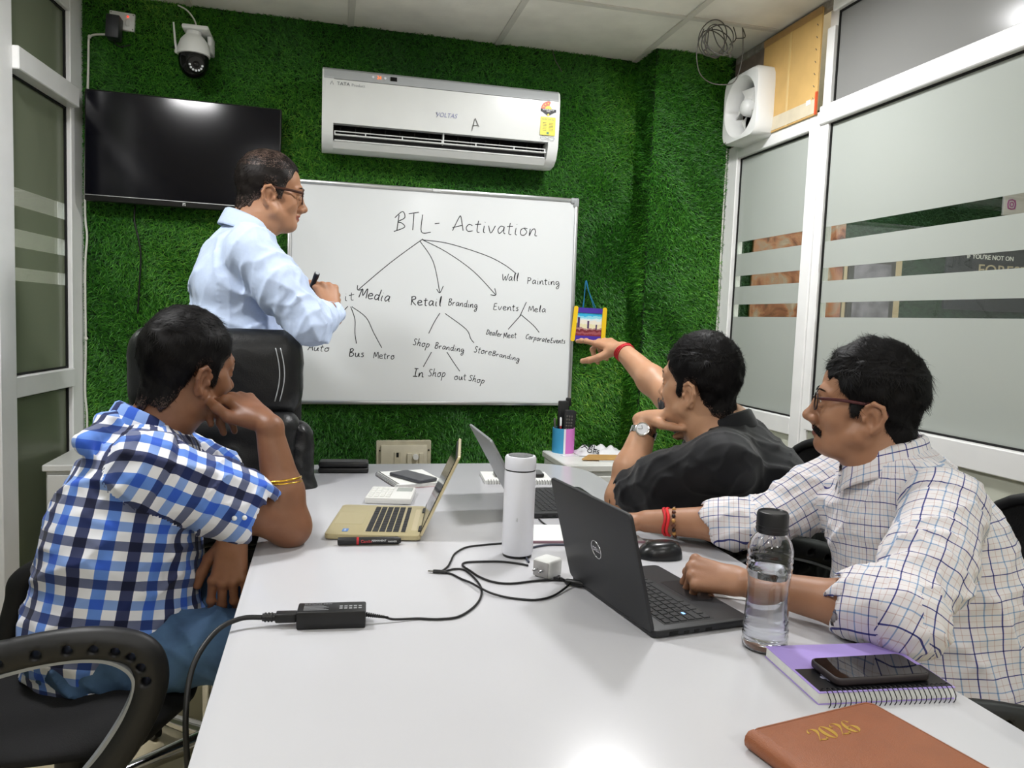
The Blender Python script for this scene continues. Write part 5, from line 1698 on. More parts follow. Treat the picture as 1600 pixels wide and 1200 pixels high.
        cellpart = s.part[I[0], I[1], I[2]]
        return s.lo+V*s.h, Q, cellpart


def np_mesh(name, V, Q, mats, parent=None, mi=None, uv=None):
    me = bpy.data.meshes.new(name)
    me.vertices.add(len(V)); me.vertices.foreach_set('co', np.asarray(V, np.float32).ravel())
    k = Q.shape[1]
    me.loops.add(Q.size); me.loops.foreach_set('vertex_index', Q.astype(np.int32).ravel())
    me.polygons.add(len(Q)); me.polygons.foreach_set('loop_start', (np.arange(len(Q))*k).astype(np.int32))
    try: me.polygons.foreach_set('loop_total', np.full(len(Q), k, np.int32))
    except Exception: pass
    if mi is not None: me.polygons.foreach_set('material_index', mi.astype(np.int32))
    me.polygons.foreach_set('use_smooth', np.ones(len(Q), bool))
    if uv is not None:
        u = me.uv_layers.new(name='UVMap'); u.data.foreach_set('uv', uv.astype(np.float32).ravel())
    me.update(calc_edges=True)
    return finish(name, me, mats, parent, world=parent is not None)


def largest_islands(V, Q, keep=0.02):
    return V, Q


class Pose:
    """head frame: x = the person's right, y = forward, z = up"""
    def __init__(s, c, az, pitch=0, roll=0, scale=1.0):
        a, p = R(az), R(pitch)
        fwd = V3(math.sin(a)*math.cos(p), math.cos(a)*math.cos(p), -math.sin(p))
        rt = V3(math.cos(a), -math.sin(a), 0)
        up = np.cross(rt, fwd)
        r = R(roll)
        rt2 = rt*math.cos(r)+up*math.sin(r); up2 = -rt*math.sin(r)+up*math.cos(r)
        s.M = np.stack([rt2, fwd, up2], 1); s.c = np.asarray(c, float); s.k = scale

    def w(s, x, y, z):
        return s.c+s.M@(V3(x, y, z)*s.k)

    def local(s, P):
        return ((P-s.c)@s.M)/s.k

    def ell(s, F, c, r, rot=None, k=0.01, part=0, op='u'):
        m = s.M if rot is None else s.M@rot
        F.ell(s.w(*c), V3(*r)*s.k, m, k*s.k, part, op)

    def chain(s, F, pts, rs, k=0.01, part=0, op='u'):
        F.chain([s.w(*p) for p in pts], [r*s.k for r in rs], k*s.k, part, op)

    def mat(s):
        m = Matrix([list(s.M[0]*s.k)+[s.c[0]], list(s.M[1]*s.k)+[s.c[1]], list(s.M[2]*s.k)+[s.c[2]], [0, 0, 0, 1]])
        return m


def rot_xyz(rx, ry, rz):
    return np.array(Euler((R(rx), R(ry), R(rz))).to_matrix())


SKIN, LIP = 0, 1


def build_head(F, P, fat=0.0, nose=1.0, jaw=1.0, brow=1.0):
    P.ell(F, (0, -.014, .035), (.075, .097, .083), k=.01)
    P.ell(F, (0, .040, .034), (.061, .0485, .056), k=.02)
    P.ell(F, (0, .042, -.030), (.057+.006*fat, .046, .060), k=.02)
    P.ell(F, (0, .024, -.070), (.054*jaw+.008*fat, .058+.004*fat, .034+.006*fat), k=.02)
    for s in (-1, 1):
        P.chain(F, [(s*.057, -.008, -.030), (s*(.052+.006*fat), .004, -.066), (s*.022, .062, -.094)], [.016, .016+.004*fat, .014], k=.02)
        P.ell(F, (s*.040, .052, -.034), (.024, .027+.004*fat, .026), k=.018)
        P.chain(F, [(s*.052, .045, -.012), (s*.066, .005, -.012)], [.010, .008], k=.02)     # cheekbone
    P.ell(F, (0, .077, -.097), (.019, .015, .015), k=.015)
    if fat: P.ell(F, (0, .030, -.104), (.046, .050, .024*fat+.012), k=.03)
    for s in (-1, 1):       # sockets and lids
        P.ell(F, (s*.032, .100, -.004), (.018, .013, .012), k=.014, op='s')
        P.ell(F, (s*.032, .0755, -.004), (.0145, .0138, .0125), k=.005)
        P.chain(F, [(s*.018, .085, .002), (s*.032, .0905, .005), (s*.046, .081, .001)], [.0028, .0034, .0028], k=.004)
        P.chain(F, [(s*.020, .085, -.012), (s*.032, .088, -.013), (s*.044, .081, -.010)], [.003, .0035, .003], k=.006)
        P.chain(F, [(s*.010, .084, .016), (s*.030, .0835, .0205*brow), (s*.048, .071, .015)], [.0075, .0075, .006], k=.016)
    P.chain(F, [(0, .082, .004), (0, .084, -.016), (0, .090, -.038)], [.011, .0125, .0125], k=.008)
    P.chain(F, [(0, .083, .012), (0, .0955, -.008), (0, .108, -.034)], [.0095, .0085, .0105], k=.010)
    P.ell(F, (0, .1105*(1 if nose == 1 else 1.0)+.002*(nose-1), -.041), (.0135*nose, .0125*nose, .0115), k=.008)
    for s in (-1, 1):
        P.ell(F, (s*.0135*nose, .098, -.0455), (.0088, .0105, .0085), k=.007)
        P.ell(F, (s*.007, .103, -.0535), (.0042, .0055, .0035), k=.003, op='s')
    P.chain(F, [(0, .094, -.050), (0, .090, -.062)], [.012, .010], k=.012)
    P.chain(F, [(-.023, .077, -.0705), (-.010, .0915, -.0665), (0, .093, -.0675), (.010, .0915, -.0665), (.023, .077, -.0705)], [.004, .0064, .006, .0064, .004], k=.006)
    P.chain(F, [(-.021, .077, -.0735), (0, .0905, -.0775), (.021, .077, -.0735)], [.004, .0075, .004], k=.006)
    P.chain(F, [(-.026, .083, -.0715), (-.01, .0985, -.0715), (.01, .0985, -.0715), (.026, .083, -.0715)], [.0018]*4, k=.003, op='s')
    for s in (-1, 1):       # ears
        rot = rot_xyz(-12, 0, 0) @ rot_xyz(0, 0, s*18); E = lambda L: [(x, y-.004, z-.013) for (x, y, z) in L]
        P.ell(F, (s*.0765, -.020, -.025), (.0070, .0200, .0335), rot=rot, k=.005)
        P.chain(F, E([(s*.071, .005, -.004), (s*.0785, .001, .014), (s*.0850, -.012, .0222), (s*.0895, -.029, .0155), (s*.0895, -.035, -.002), (s*.0850, -.029, -.022), (s*.0785, -.015, -.038)]), [.0037, .0042, .0046, .0048, .0046, .0042, .0045], k=.003)
        P.ell(F, (s*.0735, -.007, -.0535), (.0058, .0090, .0115), k=.005)
        P.ell(F, (s*.0840, -.0125, -.027), (.0105, .0090, .0165), rot=rot, k=.003, op='s')
        P.chain(F, E([(s*.0850, -.006, .0105), (s*.0885, -.0235, .0085), (s*.0885, -.0285, -.004), (s*.0855, -.0235, -.020)]), [.0022, .0030, .0028, .0022], k=.002, op='s')
        P.chain(F, E([(s*.0790, -.0205, -.022), (s*.0815, -.0225, .0), (s*.0805, -.014, .0095)]), [.0030, .0034, .0028], k=.003)
        P.ell(F, (s*.076, .000, -.027), (.0055, .0042, .007), k=.003)


def build_neck(F, P, base, r0=0.055, r1=0.062, nape=None):
    a = P.w(0, -.022, -.060)
    b = P.w(0, -.030, -.110)
    F.chain([a, b, base], [r0*P.k, r0*P.k, r1], k=.025)
    F.chain([P.w(0, -.055, -.035), (P.w(0, -.060, -.1)+np.asarray(base))/2, base], [.041*P.k, .042*P.k, r1*.92], k=.02)


HAND = None
FING = {  # base x (thumb side +), base y, lengths, radius
 'index': (.030, .090, (.043, .026, .021), .0092),
 'middle': (.0095, .094, (.047, .029, .022), .0096),
 'ring': (-.0115, .090, (.043, .027, .021), .0090),
 'pinky': (-.031, .081, (.034, .020, .018), .0079)}


def build_hand(F, W, d, n, side, curl, thumb=((.6, .75, -.25), (.15, .95, -.2), (.05, 1, -.1)), s=1.0, spread=4, part=0):
    """W wrist, d along the palm, n out of the back of the hand; side +1 right hand, -1 left. returns finger tips"""
    d = nrm(d); n = np.asarray(n, float); n = nrm(n-d*(n@d))
    t = np.cross(n, d)*side
    W = np.asarray(W, float)
    def g(x, y, z): return W+s*(t*x+d*y+n*z)
    tips = {}
    # palm
    for (x, y0, y1, r0, r1) in ((.024, .012, .086, .014, .0125), (.006, .006, .090, .0155, .0132), (-.013, .008, .086, .015, .0125), (-.029, .016, .078, .0125, .0112)):
        F.cap(g(x*.62, y0, -.002), g(x, y1, 0), r0*s, r1*s, k=.010*s, part=part)
    F.cap(g(0, -.02, 0), g(0, .02, -.001), .0235*s, .022*s, k=.014*s, part=part, flat=(n, .74))
    for nm, (bx, by, Ls, r) in FING.items():
        c = curl[nm]
        base = g(bx, by, .001)
        sp = R(spread)*(bx/.03)
        dirv = d*math.cos(sp)+t*math.sin(sp)
        a = 0
        p = base
        for j, (L, ang) in enumerate(zip(Ls, c)):
            a += R(ang)
            v = dirv*math.cos(a)-n*math.sin(a)
            q = p+v*L*s
            rr = r*(1.0, .92, .86)[j]*s; rq = r*(.93, .86, .74)[j]*s
            F.cap(p, q, rr, rq, k=(.006 if j == 0 else .004)*s, part=part)
            F.ell(p+n*math.cos(a)*.0012, (rr*1.06, rr*1.06, rr*1.06), k=.004*s, part=part)
            p = q
        tips[nm] = (p, v, n*math.cos(a)+dirv*math.sin(a), rq)
    p = g(.017, .016, -.010)
    for j, (v, L, r0, r1) in enumerate(zip(thumb, (.046, .034, .028), (.0165, .0118, .0108), (.0125, .0108, .0088))):
        v = nrm(v); vv = t*v[0]+d*v[1]+n*v[2]
        q = p+vv*L*s
        F.cap(p, q, r0*s, r1*s, k=(.012 if j == 0 else .005)*s, part=part)
        p = q
    tips['thumb'] = (p, vv, nrm(np.cross(vv, np.cross(n, vv)))*0.5+t*0.5, r1*s)
    return tips


def nails(root, tips, which, m):
    for w_ in which:
        p, v, nn, r = tips[w_]
        v = nrm(v); nn = np.asarray(nn, float); nn = nrm(nn-v*(nn@v)); sd = np.cross(v, nn)
        mb = MB(); vs = []; 
        for i in range(5):
            for j in range(5):
                a = (i/4-.5)*1.7; y = (j/4-.88)*r*1.3
                rad = r*1.015 if 0 < j < 4 else r*0.96
                vs.append(tuple(p+v*y+(nn*math.cos(a)+sd*math.sin(a))*rad))
        fs = [(i*5+j, i*5+j+1, (i+1)*5+j+1, (i+1)*5+j) for i in range(4) for j in range(4)]
        mb.add(vs, fs).build('fingernail', m, root, world=True, smooth=180)


def eyes(root, P, look=(0, 1, 0)):
    for s in (-1, 1):
        mb = MB()
        mb.ball((s*.032, .0772, -.0035), .0132, 18, 12, s=(1.02, 1, .70))
        mb.lathe([(0, .0006), (.004, .0005), (.0058, 0)], 16, X=tr(s*.032+look[0]*.003, .0903, -.0035) @ rotx(-PI/2), mi=1)
        mb.build('eye', [M['eye_white'], M['iris']], root, world=False, smooth=180).data.transform(chain_matrix(root).inverted() @ P.mat())


def hairline(y, z, x, front=.070, recede=0.0, nape=-.085, ear=.004, burn=-.030):
    ys = [-.14, -.10, -.075, -.055, -.0405, -.034, .000, .008, .024, .030, .048, .060, .075, .09, .13]
    zs = [nape, nape, nape+.004, nape+.022, -.046, ear, ear, burn, burn+.004, .000, .022+recede, .044+recede, front-.012+recede*.6, front, front+.02]
    return np.interp(y, ys, zs)


def build_hair(root, P, thick=.009, top=.006, seed=1, flow=None, n=5200, length=(.014, .030), lift=.20, m=None, front=.070, recede=0.0, nape=-.085, side=0.0, cap_mat=None, crown=None, burn=-.030, wave=0.0, h=.0026, tuft=.0035, fade=.02):
    """cap of hair plus loose strands, built in head space"""
    F = Field((-.11, -.14, -.13), (.11, .13, .16), h)
    F.ell((0, -.014, .035), (.075+thick-side, .097+thick, .083+thick), k=.01)
    F.ell((0, .030, .045), (.062+thick*.6-side*.5, .047+thick*.7, .050+thick), k=.02)
    F.ell((0, -.012, .055), (.064+top-side, .085+top*.8, .072+top*1.6), k=.02)
    F.cap((0, -.050, -.02), (0, -.062, -.105), .047+thick*.55, .048+thick*.25, k=.02)
    for s in (-1, 1): F.ell((s*.0685, .017, -.006), (.0080, .0115, .030), k=.008)
    X, Y, Z = F.coords()
    X = X[:, None, None]; Y = Y[None, :, None]; Z = Z[None, None, :]
    rg = np.random.default_rng(seed)
    ph = rg.random(8)*6.28
    jag = .004*np.sin(X*190+ph[0])+.003*np.sin(X*330+Y*210+ph[1])+.003*np.sin(Y*260+ph[2])
    zh = hairline(Y, Z, X, front, recede, nape, burn=burn)+jag
    cut = (zh-Z)*.75
    F.F = smax(F.F, np.broadcast_to(cut, F.F.shape), .006).astype(np.float32)

    if flow is None:
        def flow(q):
            x, y, z = q[:, 0], q[:, 1], q[:, 2]
            topw = np.clip((z-.06)/.04, 0, 1)[:, None]
            f = np.stack([x*0, -.35+0*y, -1+0*z], 1)*(1-topw)+np.stack([.5+0*x, .55+0*y, .0*z], 1)*topw
            return f
    ks = rg.normal(0, 1, (10, 3)); ks = ks/np.linalg.norm(ks, axis=1)[:, None]

    def tex(q, part):
        f = flow(q); f = f/np.maximum(np.linalg.norm(f, axis=1), 1e-6)[:, None]
        sd = np.cross(f, np.where(np.abs(q[:, 2:3]) > 0.9, q, q-np.array([0, -.014, .02])))
        sd = sd/np.maximum(np.linalg.norm(sd, axis=1), 1e-6)[:, None]
        u = (q*sd).sum(1); v = (q*f).sum(1)
        a = np.sin(u*430+4*np.sin(v*40+ph[3])+ph[4])*.45+np.sin(u*760+3*np.sin(v*70+ph[5])+ph[6])*.3
        b = sum(np.sin((q@ks[i])*(90+22*i)+ph[i % 8]) for i in range(6))/3
        return tuft*(.5*a+.7*b*(0.5+wave))
    F.warp(tex, .02)
    Vv, Q, _ = F.surface(0)
    # normals for the strands
    e1 = Vv[Q[:, 2]]-Vv[Q[:, 0]]; e2 = Vv[Q[:, 3]]-Vv[Q[:, 1]]
    fn = np.cross(e1, e2); fn = fn/np.maximum(np.linalg.norm(fn, axis=1), 1e-12)[:, None]
    cen = Vv[Q].mean(1)
    outw = cen-np.array([0, -.014, .02])
    sg = np.sign((fn*outw).sum(1)).mean()
    if sg < 0: fn = -fn; Q = Q[:, ::-1]
    pick = rg.choice(len(Q), n)
    p0 = cen[pick]+rg.normal(0, .0012, (n, 3)); nn = fn[pick]
    if crown is not None:
        keep = crown(p0, rg.random(n)); p0 = p0[keep]; nn = nn[keep]
    f = flow(p0)+rg.normal(0, .28+wave*.5, p0.shape)
    f = f-nn*(f*nn).sum(1)[:, None]; f = f/np.maximum(np.linalg.norm(f, axis=1), 1e-6)[:, None]
    sd = np.cross(f, nn)
    L = rg.uniform(*length, len(p0))[:, None]
    edge = np.clip((p0[:, 2]-hairline(p0[:, 1], p0[:, 2], p0[:, 0], front, recede, nape, burn=burn))/.03, .25, 1)[:, None]
    L = L*edge
    li = (lift*rg.uniform(.3, 1.4, len(p0)))[:, None]
    w_ = rg.uniform(.0005, .0010, len(p0))[:, None]
    cu = rg.normal(0, .18+wave, len(p0))[:, None]
    S = []
    for t in (0, .35, .7, 1.0):
        c = p0-nn*.0012+f*L*t+nn*(L*li*(t-.6*t*t)-(L*t)**2/.20)+sd*L*cu*t*t
        ww = w_*(1-.8*t)
        S += [c-sd*ww, c+sd*ww]
    SV = np.stack(S, 1).reshape(-1, 3)
    i0 = np.arange(len(p0))[:, None]*8+len(Vv)
    SQ = np.concatenate([np.concatenate([i0+0, i0+1, i0+3, i0+2], 1), np.concatenate([i0+2, i0+3, i0+5, i0+4], 1), np.concatenate([i0+4, i0+5, i0+7, i0+6], 1)])
    AV = np.concatenate([Vv, SV]); AQ = np.concatenate([Q, SQ])
    up_ = (cen[:, 2]-hairline(cen[:, 1], cen[:, 2], cen[:, 0], front, recede, nape, burn=burn))
    thin = (rg.random(len(Q)) > up_/fade*.9+.1) & (cen[:, 1] < .05)      # cropped hair thins out towards its edge
    if crown is not None: thin |= ~crown(cen, rg.random(len(cen)))
    mi = np.concatenate([np.where(thin, 0, 1), np.ones(len(SQ))]) if cap_mat else None
    W = P.c+(AV*P.k)@P.M.T
    return np_mesh('hair', W, AQ, [cap_mat, m] if cap_mat else [m], root, mi)


def brows(root, P, m, z=.0195, thick=.003):
    for s in (-1, 1):
        rg = random.Random(5+s)
        mb = MB()
        for i in range(46):
            u = rg.random(); x = s*(.012+.038*u); y = .1012-.0185*u*u; zz = z+.005*math.sin(u*2.4)-.002+rg.uniform(-thick, thick)*(1-.6*u)
            mb.tube([(x, y, zz), (x+s*.006, y-.001-.003*u, zz+.002-.003*u)], [.0007, .0003], 4)
        o = mb.build('eyebrow', m, root, smooth=180)
        o.data.transform(chain_matrix(root).inverted() @ P.mat())


def spectacles(root, P, m_rim, m_lens, w=.025, hh=.020, r=.0016, round_=.6, m_arm=None):
    t = MB()
    for s in (-1, 1):
        pts = []
        for k in range(28):
            a = 2*PI*k/28
            c, si = math.cos(a), math.sin(a)
            pts.append((s*.033+w*math.copysign(abs(c)**round_, c)*.98, .1015-.010*((s*.033+w*c)/.06)**2, -.0045+hh*math.copysign(abs(si)**round_, si)))
        t.tube(pts, r, 8, closed=True)
    t.tube([(-.009, .1025, .0), (0, .105, .003), (.009, .1025, .0)], r, 8)
    for s in (-1, 1):
        t.tube([(s*(.033+w), .094, .004), (s*.0665, .088, .005)], r*1.2, 8)
    root_ = t.build('spectacle_frame', m_rim, root, smooth=180)
    root_.data.transform(chain_matrix(root).inverted() @ P.mat())
    for s in (-1, 1):
        a = MB().tube(smooth_path([(s*.0665, .088, .005), (s*.0735, .045, .007), (s*.0785, .006, .006), (s*.0815, -.014, .006), (s*.0815, -.036, -.004), (s*.080, -.043, -.016)], 6), [r*1.25]*31, 8, flat=1.7, up=(0, 0, 1))
        o = a.build('temple_arm', m_arm or m_rim, root, smooth=180)
        o.data.transform(chain_matrix(root).inverted() @ P.mat())
        l = MB(); pts = []
        for k in range(28):
            a_ = 2*PI*k/28; c, si = math.cos(a_), math.sin(a_)
            pts.append((s*.033+w*math.copysign(abs(c)**round_, c)*.97, .1015-.010*((s*.033+w*c)/.06)**2, -.0045+hh*.97*math.copysign(abs(si)**round_, si)))
        l.add(pts, [tuple(range(28))])
        o = l.build('spectacle_lens', m_lens, root, fix=False)
        o.data.transform(chain_matrix(root).inverted() @ P.mat())


def skin_mat(name, c, c2, lip=False):
    m, nt, b = new_mat(name)
    tcn = nt.nodes.new('ShaderNodeTexCoord')
    n1 = nt.nodes.new('ShaderNodeTexNoise'); n1.inputs['Scale'].default_value = 14; n1.inputs['Detail'].default_value = 6
    nt.links.new(tcn.outputs['Object'], n1.inputs['Vector'])
    rp_ = nt.nodes.new('ShaderNodeValToRGB')
    rp_.color_ramp.elements[0].position = .32; rp_.color_ramp.elements[1].position = .68
    rp_.color_ramp.elements[0].color = (*lin(c2), 1); rp_.color_ramp.elements[1].color = (*lin(c), 1)
    nt.links.new(n1.outputs['Fac'], rp_.inputs['Fac']); nt.links.new(rp_.outputs['Color'], b.inputs['Base Color'])
    b.inputs['Roughness'].default_value = .48
    b.inputs['Specular IOR Level'].default_value = .42
    b.inputs['Subsurface Weight'].default_value = .12
    b.inputs['Subsurface Radius'].default_value = (1.0, .4, .25)
    b.inputs['Subsurface Scale'].default_value = .006
    n2 = nt.nodes.new('ShaderNodeTexNoise'); n2.inputs['Scale'].default_value = 420; n2.inputs['Detail'].default_value = 2
    nt.links.new(tcn.outputs['Object'], n2.inputs['Vector'])
    bn = nt.nodes.new('ShaderNodeBump'); bn.inputs['Strength'].default_value = .12; bn.inputs['Distance'].default_value = .001
    nt.links.new(n2.outputs['Fac'], bn.inputs['Height']); nt.links.new(bn.outputs['Normal'], b.inputs['Normal'])
    return m


M['eye_white'] = mat('eye_white', '#d8d2cb', .2)
M['iris'] = mat('iris', '#1c120c', .1)
M['hair_black'] = mat('hair_black', '#0a0809', .58, spec=.2)
M['hair_soft'] = mat('hair_soft', '#1b1614', .55, spec=.25)
M['hair_grey'] = mat('hair_grey', '#4a423d', .45, spec=.5)
m_lens, nt, b = new_mat('lens_glass')
nt.nodes.remove(b)
out = nt.nodes['Material Output']
tp = nt.nodes.new('ShaderNodeBsdfTransparent'); gl = nt.nodes.new('ShaderNodeBsdfGlossy'); gl.inputs['Roughness'].default_value = .02
mx = nt.nodes.new('ShaderNodeMixShader'); mx.inputs[0].default_value = .10
nt.links.new(tp.outputs[0], mx.inputs[1]); nt.links.new(gl.outputs[0], mx.inputs[2]); nt.links.new(mx.outputs[0], out.inputs['Surface'])
M['lens'] = m_lens


def body_mesh(root, F, mats, P, lips=True, beard=None):
    Vv, Q, part = F.surface(1)
    cen = Vv[Q].mean(1)
    q = P.local(cen)
    mi = np.zeros(len(Q), int)
    lipm = (np.abs(q[:, 0]) < .023) & (q[:, 1] > .078) & (q[:, 2] < -.0625+np.abs(q[:, 0])*-.12) & (q[:, 2] > -.0825+np.abs(q[:, 0])*.25)
    mi[lipm] = 1
    if beard is not None: mi[beard(q) & ~lipm] = 2
    return np_mesh('body', Vv, Q, mats, root, mi)


# ---- cloth: woven checks laid out in metres along the garment
def check_mat(name, base, stripes_u, stripes_v, pu, pv, rough=.8):
    """stripes = list of (start, end, colour, strength) in fractions of the repeat; u and v sets are multiplied like woven threads"""
    m, nt, b = new_mat(name)
    uvn = nt.nodes.new('ShaderNodeUVMap')
    sp_ = nt.nodes.new('ShaderNodeSeparateXYZ')
    nt.links.new(uvn.outputs['UV'], sp_.inputs[0])
    cur = None
    outs = []
    for ax, per, st in (('X', pu, stripes_u), ('Y', pv, stripes_v)):
        dv = nt.nodes.new('ShaderNodeMath'); dv.operation = 'DIVIDE'; dv.inputs[1].default_value = per
        nt.links.new(sp_.outputs[ax], dv.inputs[0])
        fr = nt.nodes.new('ShaderNodeMath'); fr.operation = 'FRACT'
        nt.links.new(dv.outputs[0], fr.inputs[0])
        rp_ = nt.nodes.new('ShaderNodeValToRGB'); rp_.color_ramp.interpolation = 'CONSTANT'
        els = rp_.color_ramp.elements
        els.remove(els[1])
        els[0].position = 0; els[0].color = (1, 1, 1, 1)
        for (a, z, c) in st:
            e1 = els.new(a); e1.color = (*lin(c), 1)
            e2 = els.new(z); e2.color = (1, 1, 1, 1)
        nt.links.new(fr.outputs[0], rp_.inputs['Fac'])
        outs.append(rp_.outputs['Color'])
    mx1 = nt.nodes.new('ShaderNodeMix'); mx1.data_type = 'RGBA'; mx1.blend_type = 'MULTIPLY'; mx1.inputs[0].default_value = 1
    nt.links.new(outs[0], mx1.inputs[6]); nt.links.new(outs[1], mx1.inputs[7])
    mx2 = nt.nodes.new('ShaderNodeMix'); mx2.data_type = 'RGBA'; mx2.blend_type = 'MULTIPLY'; mx2.inputs[0].default_value = 1
    nt.links.new(mx1.outputs[2], mx2.inputs[6]); mx2.inputs[7].default_value = (*lin(base), 1)
    nt.links.new(mx2.outputs[2], b.inputs['Base Color'])
    b.inputs['Roughness'].default_value = rough
    b.inputs['Specular IOR Level'].default_value = .25
    b.inputs['Sheen Weight'].default_value = .1
    return m


def cyl_map(a, b, R0, ref, u0=0, v0=0):
    """angle about the axis a-b times R0, and length along it"""
    a = np.asarray(a, float); ax = nrm(np.asarray(b, float)-a)
    e1 = np.asarray(ref, float); e1 = nrm(e1-ax*(e1@ax)); e2 = np.cross(ax, e1)
    def f(P):
        q = P-a
        return np.arctan2(q@e2, q@e1), q@ax, R0, u0, v0
    return f


def garment(root, name, F, mats, maps, matsel=None, smooth=1, fid=None):
    Vv, Q, part = F.surface(smooth)
    cen = Vv[Q].mean(1)
    pf = part[Q[:, 0]]
    uv = np.zeros((len(Q), 4, 2))
    for pid, mp in maps.items():
        m = pf == pid
        if not m.any(): continue
        ac, vc, R0, u0, v0 = mp(cen[m])
        for j in range(4):
            a, v, _, _, _ = mp(Vv[Q[m, j]])
            da = (a-ac+PI) % (2*PI)-PI if R0 != 1.0 else a-ac
            uv[m, j, 0] = (ac+da)*R0+u0
            uv[m, j, 1] = v+v0
    mi = matsel(cen, pf) if matsel else None
    return np_mesh(name, Vv, Q, mats, root, mi, uv)


def plane_map(a, b, nrmv, u0=0, v0=0):
    """flat lay of a sleeve: across and along its axis"""
    a = np.asarray(a, float); ax = nrm(np.asarray(b, float)-a); s_ = nrm(np.cross(ax, np.asarray(nrmv, float)))
    def f(P):
        q = P-a
        return q@s_, q@ax, 1.0, u0, v0
    return f


def folds(seed, terms):
    """sum of warped ridges: terms = (amplitude, frequency, direction, warp)"""
    rg = np.random.default_rng(seed)
    T = [(a, f, nrm(d), w, rg.random(3)*6.28, nrm(rg.normal(0, 1, 3)), nrm(rg.normal(0, 1, 3))) for (a, f, d, w) in terms]
    def fn(P):
        out = np.zeros(len(P))
        for (a, f, d, w, ph, k1, k2) in T:
            wv = w*np.sin((P@k1)*f*.35+ph[1])+w*.6*np.sin((P@k2)*f*.8+ph[2])
            x = (P@d)*f+wv+ph[0]
            ridge = 1-np.abs(np.sin(x*.5))            # sharp crests, soft troughs
            gate = .55+.45*np.sin((P@k1)*f*.22+ph[2])*np.sin((P@k2)*f*.3+ph[0])
            out += a*1.5*gate*(1.6*ridge**1.7-.45)
        return out
    return fn

# ================================================================== CHAIRS
m_mesh, nt, b = new_mat('chair_mesh')
tcn = nt.nodes.new('ShaderNodeTexCoord')
wv = nt.nodes.new('ShaderNodeTexVoronoi'); wv.inputs['Scale'].default_value = 260
nt.links.new(tcn.outputs['Object'], wv.inputs['Vector'])
bn = nt.nodes.new('ShaderNodeBump'); bn.inputs['Strength'].default_value = .5; bn.inputs['Distance'].default_value = .002
nt.links.new(wv.outputs['Distance'], bn.inputs['Height']); nt.links.new(bn.outputs['Normal'], b.inputs['Normal'])
b.inputs['Base Color'].default_value = (*lin('#0e0e10'), 1); b.inputs['Roughness'].default_value = .85
m_chairfab = mat('chair_fabric', '#121214', .9, bump=.4, bscale=500)
m_chairpl = mat('chair_plastic', '#151517', .48)
m_armgrey = mat('arm_inlay', '#8d9092', .4)


def arm_loop(y, t):
    """pierced loop armrest in a plane of constant y; local chair frame faces +x"""
    path = smooth_path([(-.20, y, .50), (-.175, y, .58), (-.155, y, .66), (-.145, y, .70), (-.08, y, .735), (.03, y, .755), (.11, y, .755), (.165, y, .735), (.180, y, .69), (.165, y, .63), (.125, y, .56), (.075, y, .505), (.03, y, .475)], 5)
    F = Field((-.26, y-.045, .42), (.24, y+.045, .81), .005)
    for i in range(len(path)-1):
        F.cap(path[i], path[i+1], .026, k=.006, flat=((0, 1, 0), .75))
    inner = smooth_path([(-.12, y, .685), (-.06, y, .714), (.03, y, .732), (.10, y, .731), (.140, y, .715), (.152, y, .69)], 4)
    hol = smooth_path([(-.135, y, .702), (-.07, y, .738), (.03, y, .757), (.108, y, .755), (.158, y, .733), (.176, y, .69)], 6)
    for i in range(2, len(hol)-1, 3):
        p = hol[i]
        F.cap((p[0], y-.05, p[2]-.004), (p[0], y+.05, p[2]-.004), .0075, k=.002, op='s')
    V_, Q_, _ = F.surface(1)
    arm = np_mesh('armrest', V_, Q_, [m_chairpl], None)
    arm.data.transform(Matrix.Identity(4))
    arm.parent = t
    ip = smooth_path([(-.135, y, .655), (-.128, y, .683), (-.06, y, .712), (.03, y, .731), (.10, y, .730), (.140, y, .712), (.155, y, .683), (.143, y, .64), (.105, y, .575), (.055, y, .51)], 6)
    mb = MB().tube(ip, .0055, 6, flat=2.6, up=(0, 1, 0))
    o = mb.build('armrest_inlay', m_armgrey, arm, smooth=60)
    return arm


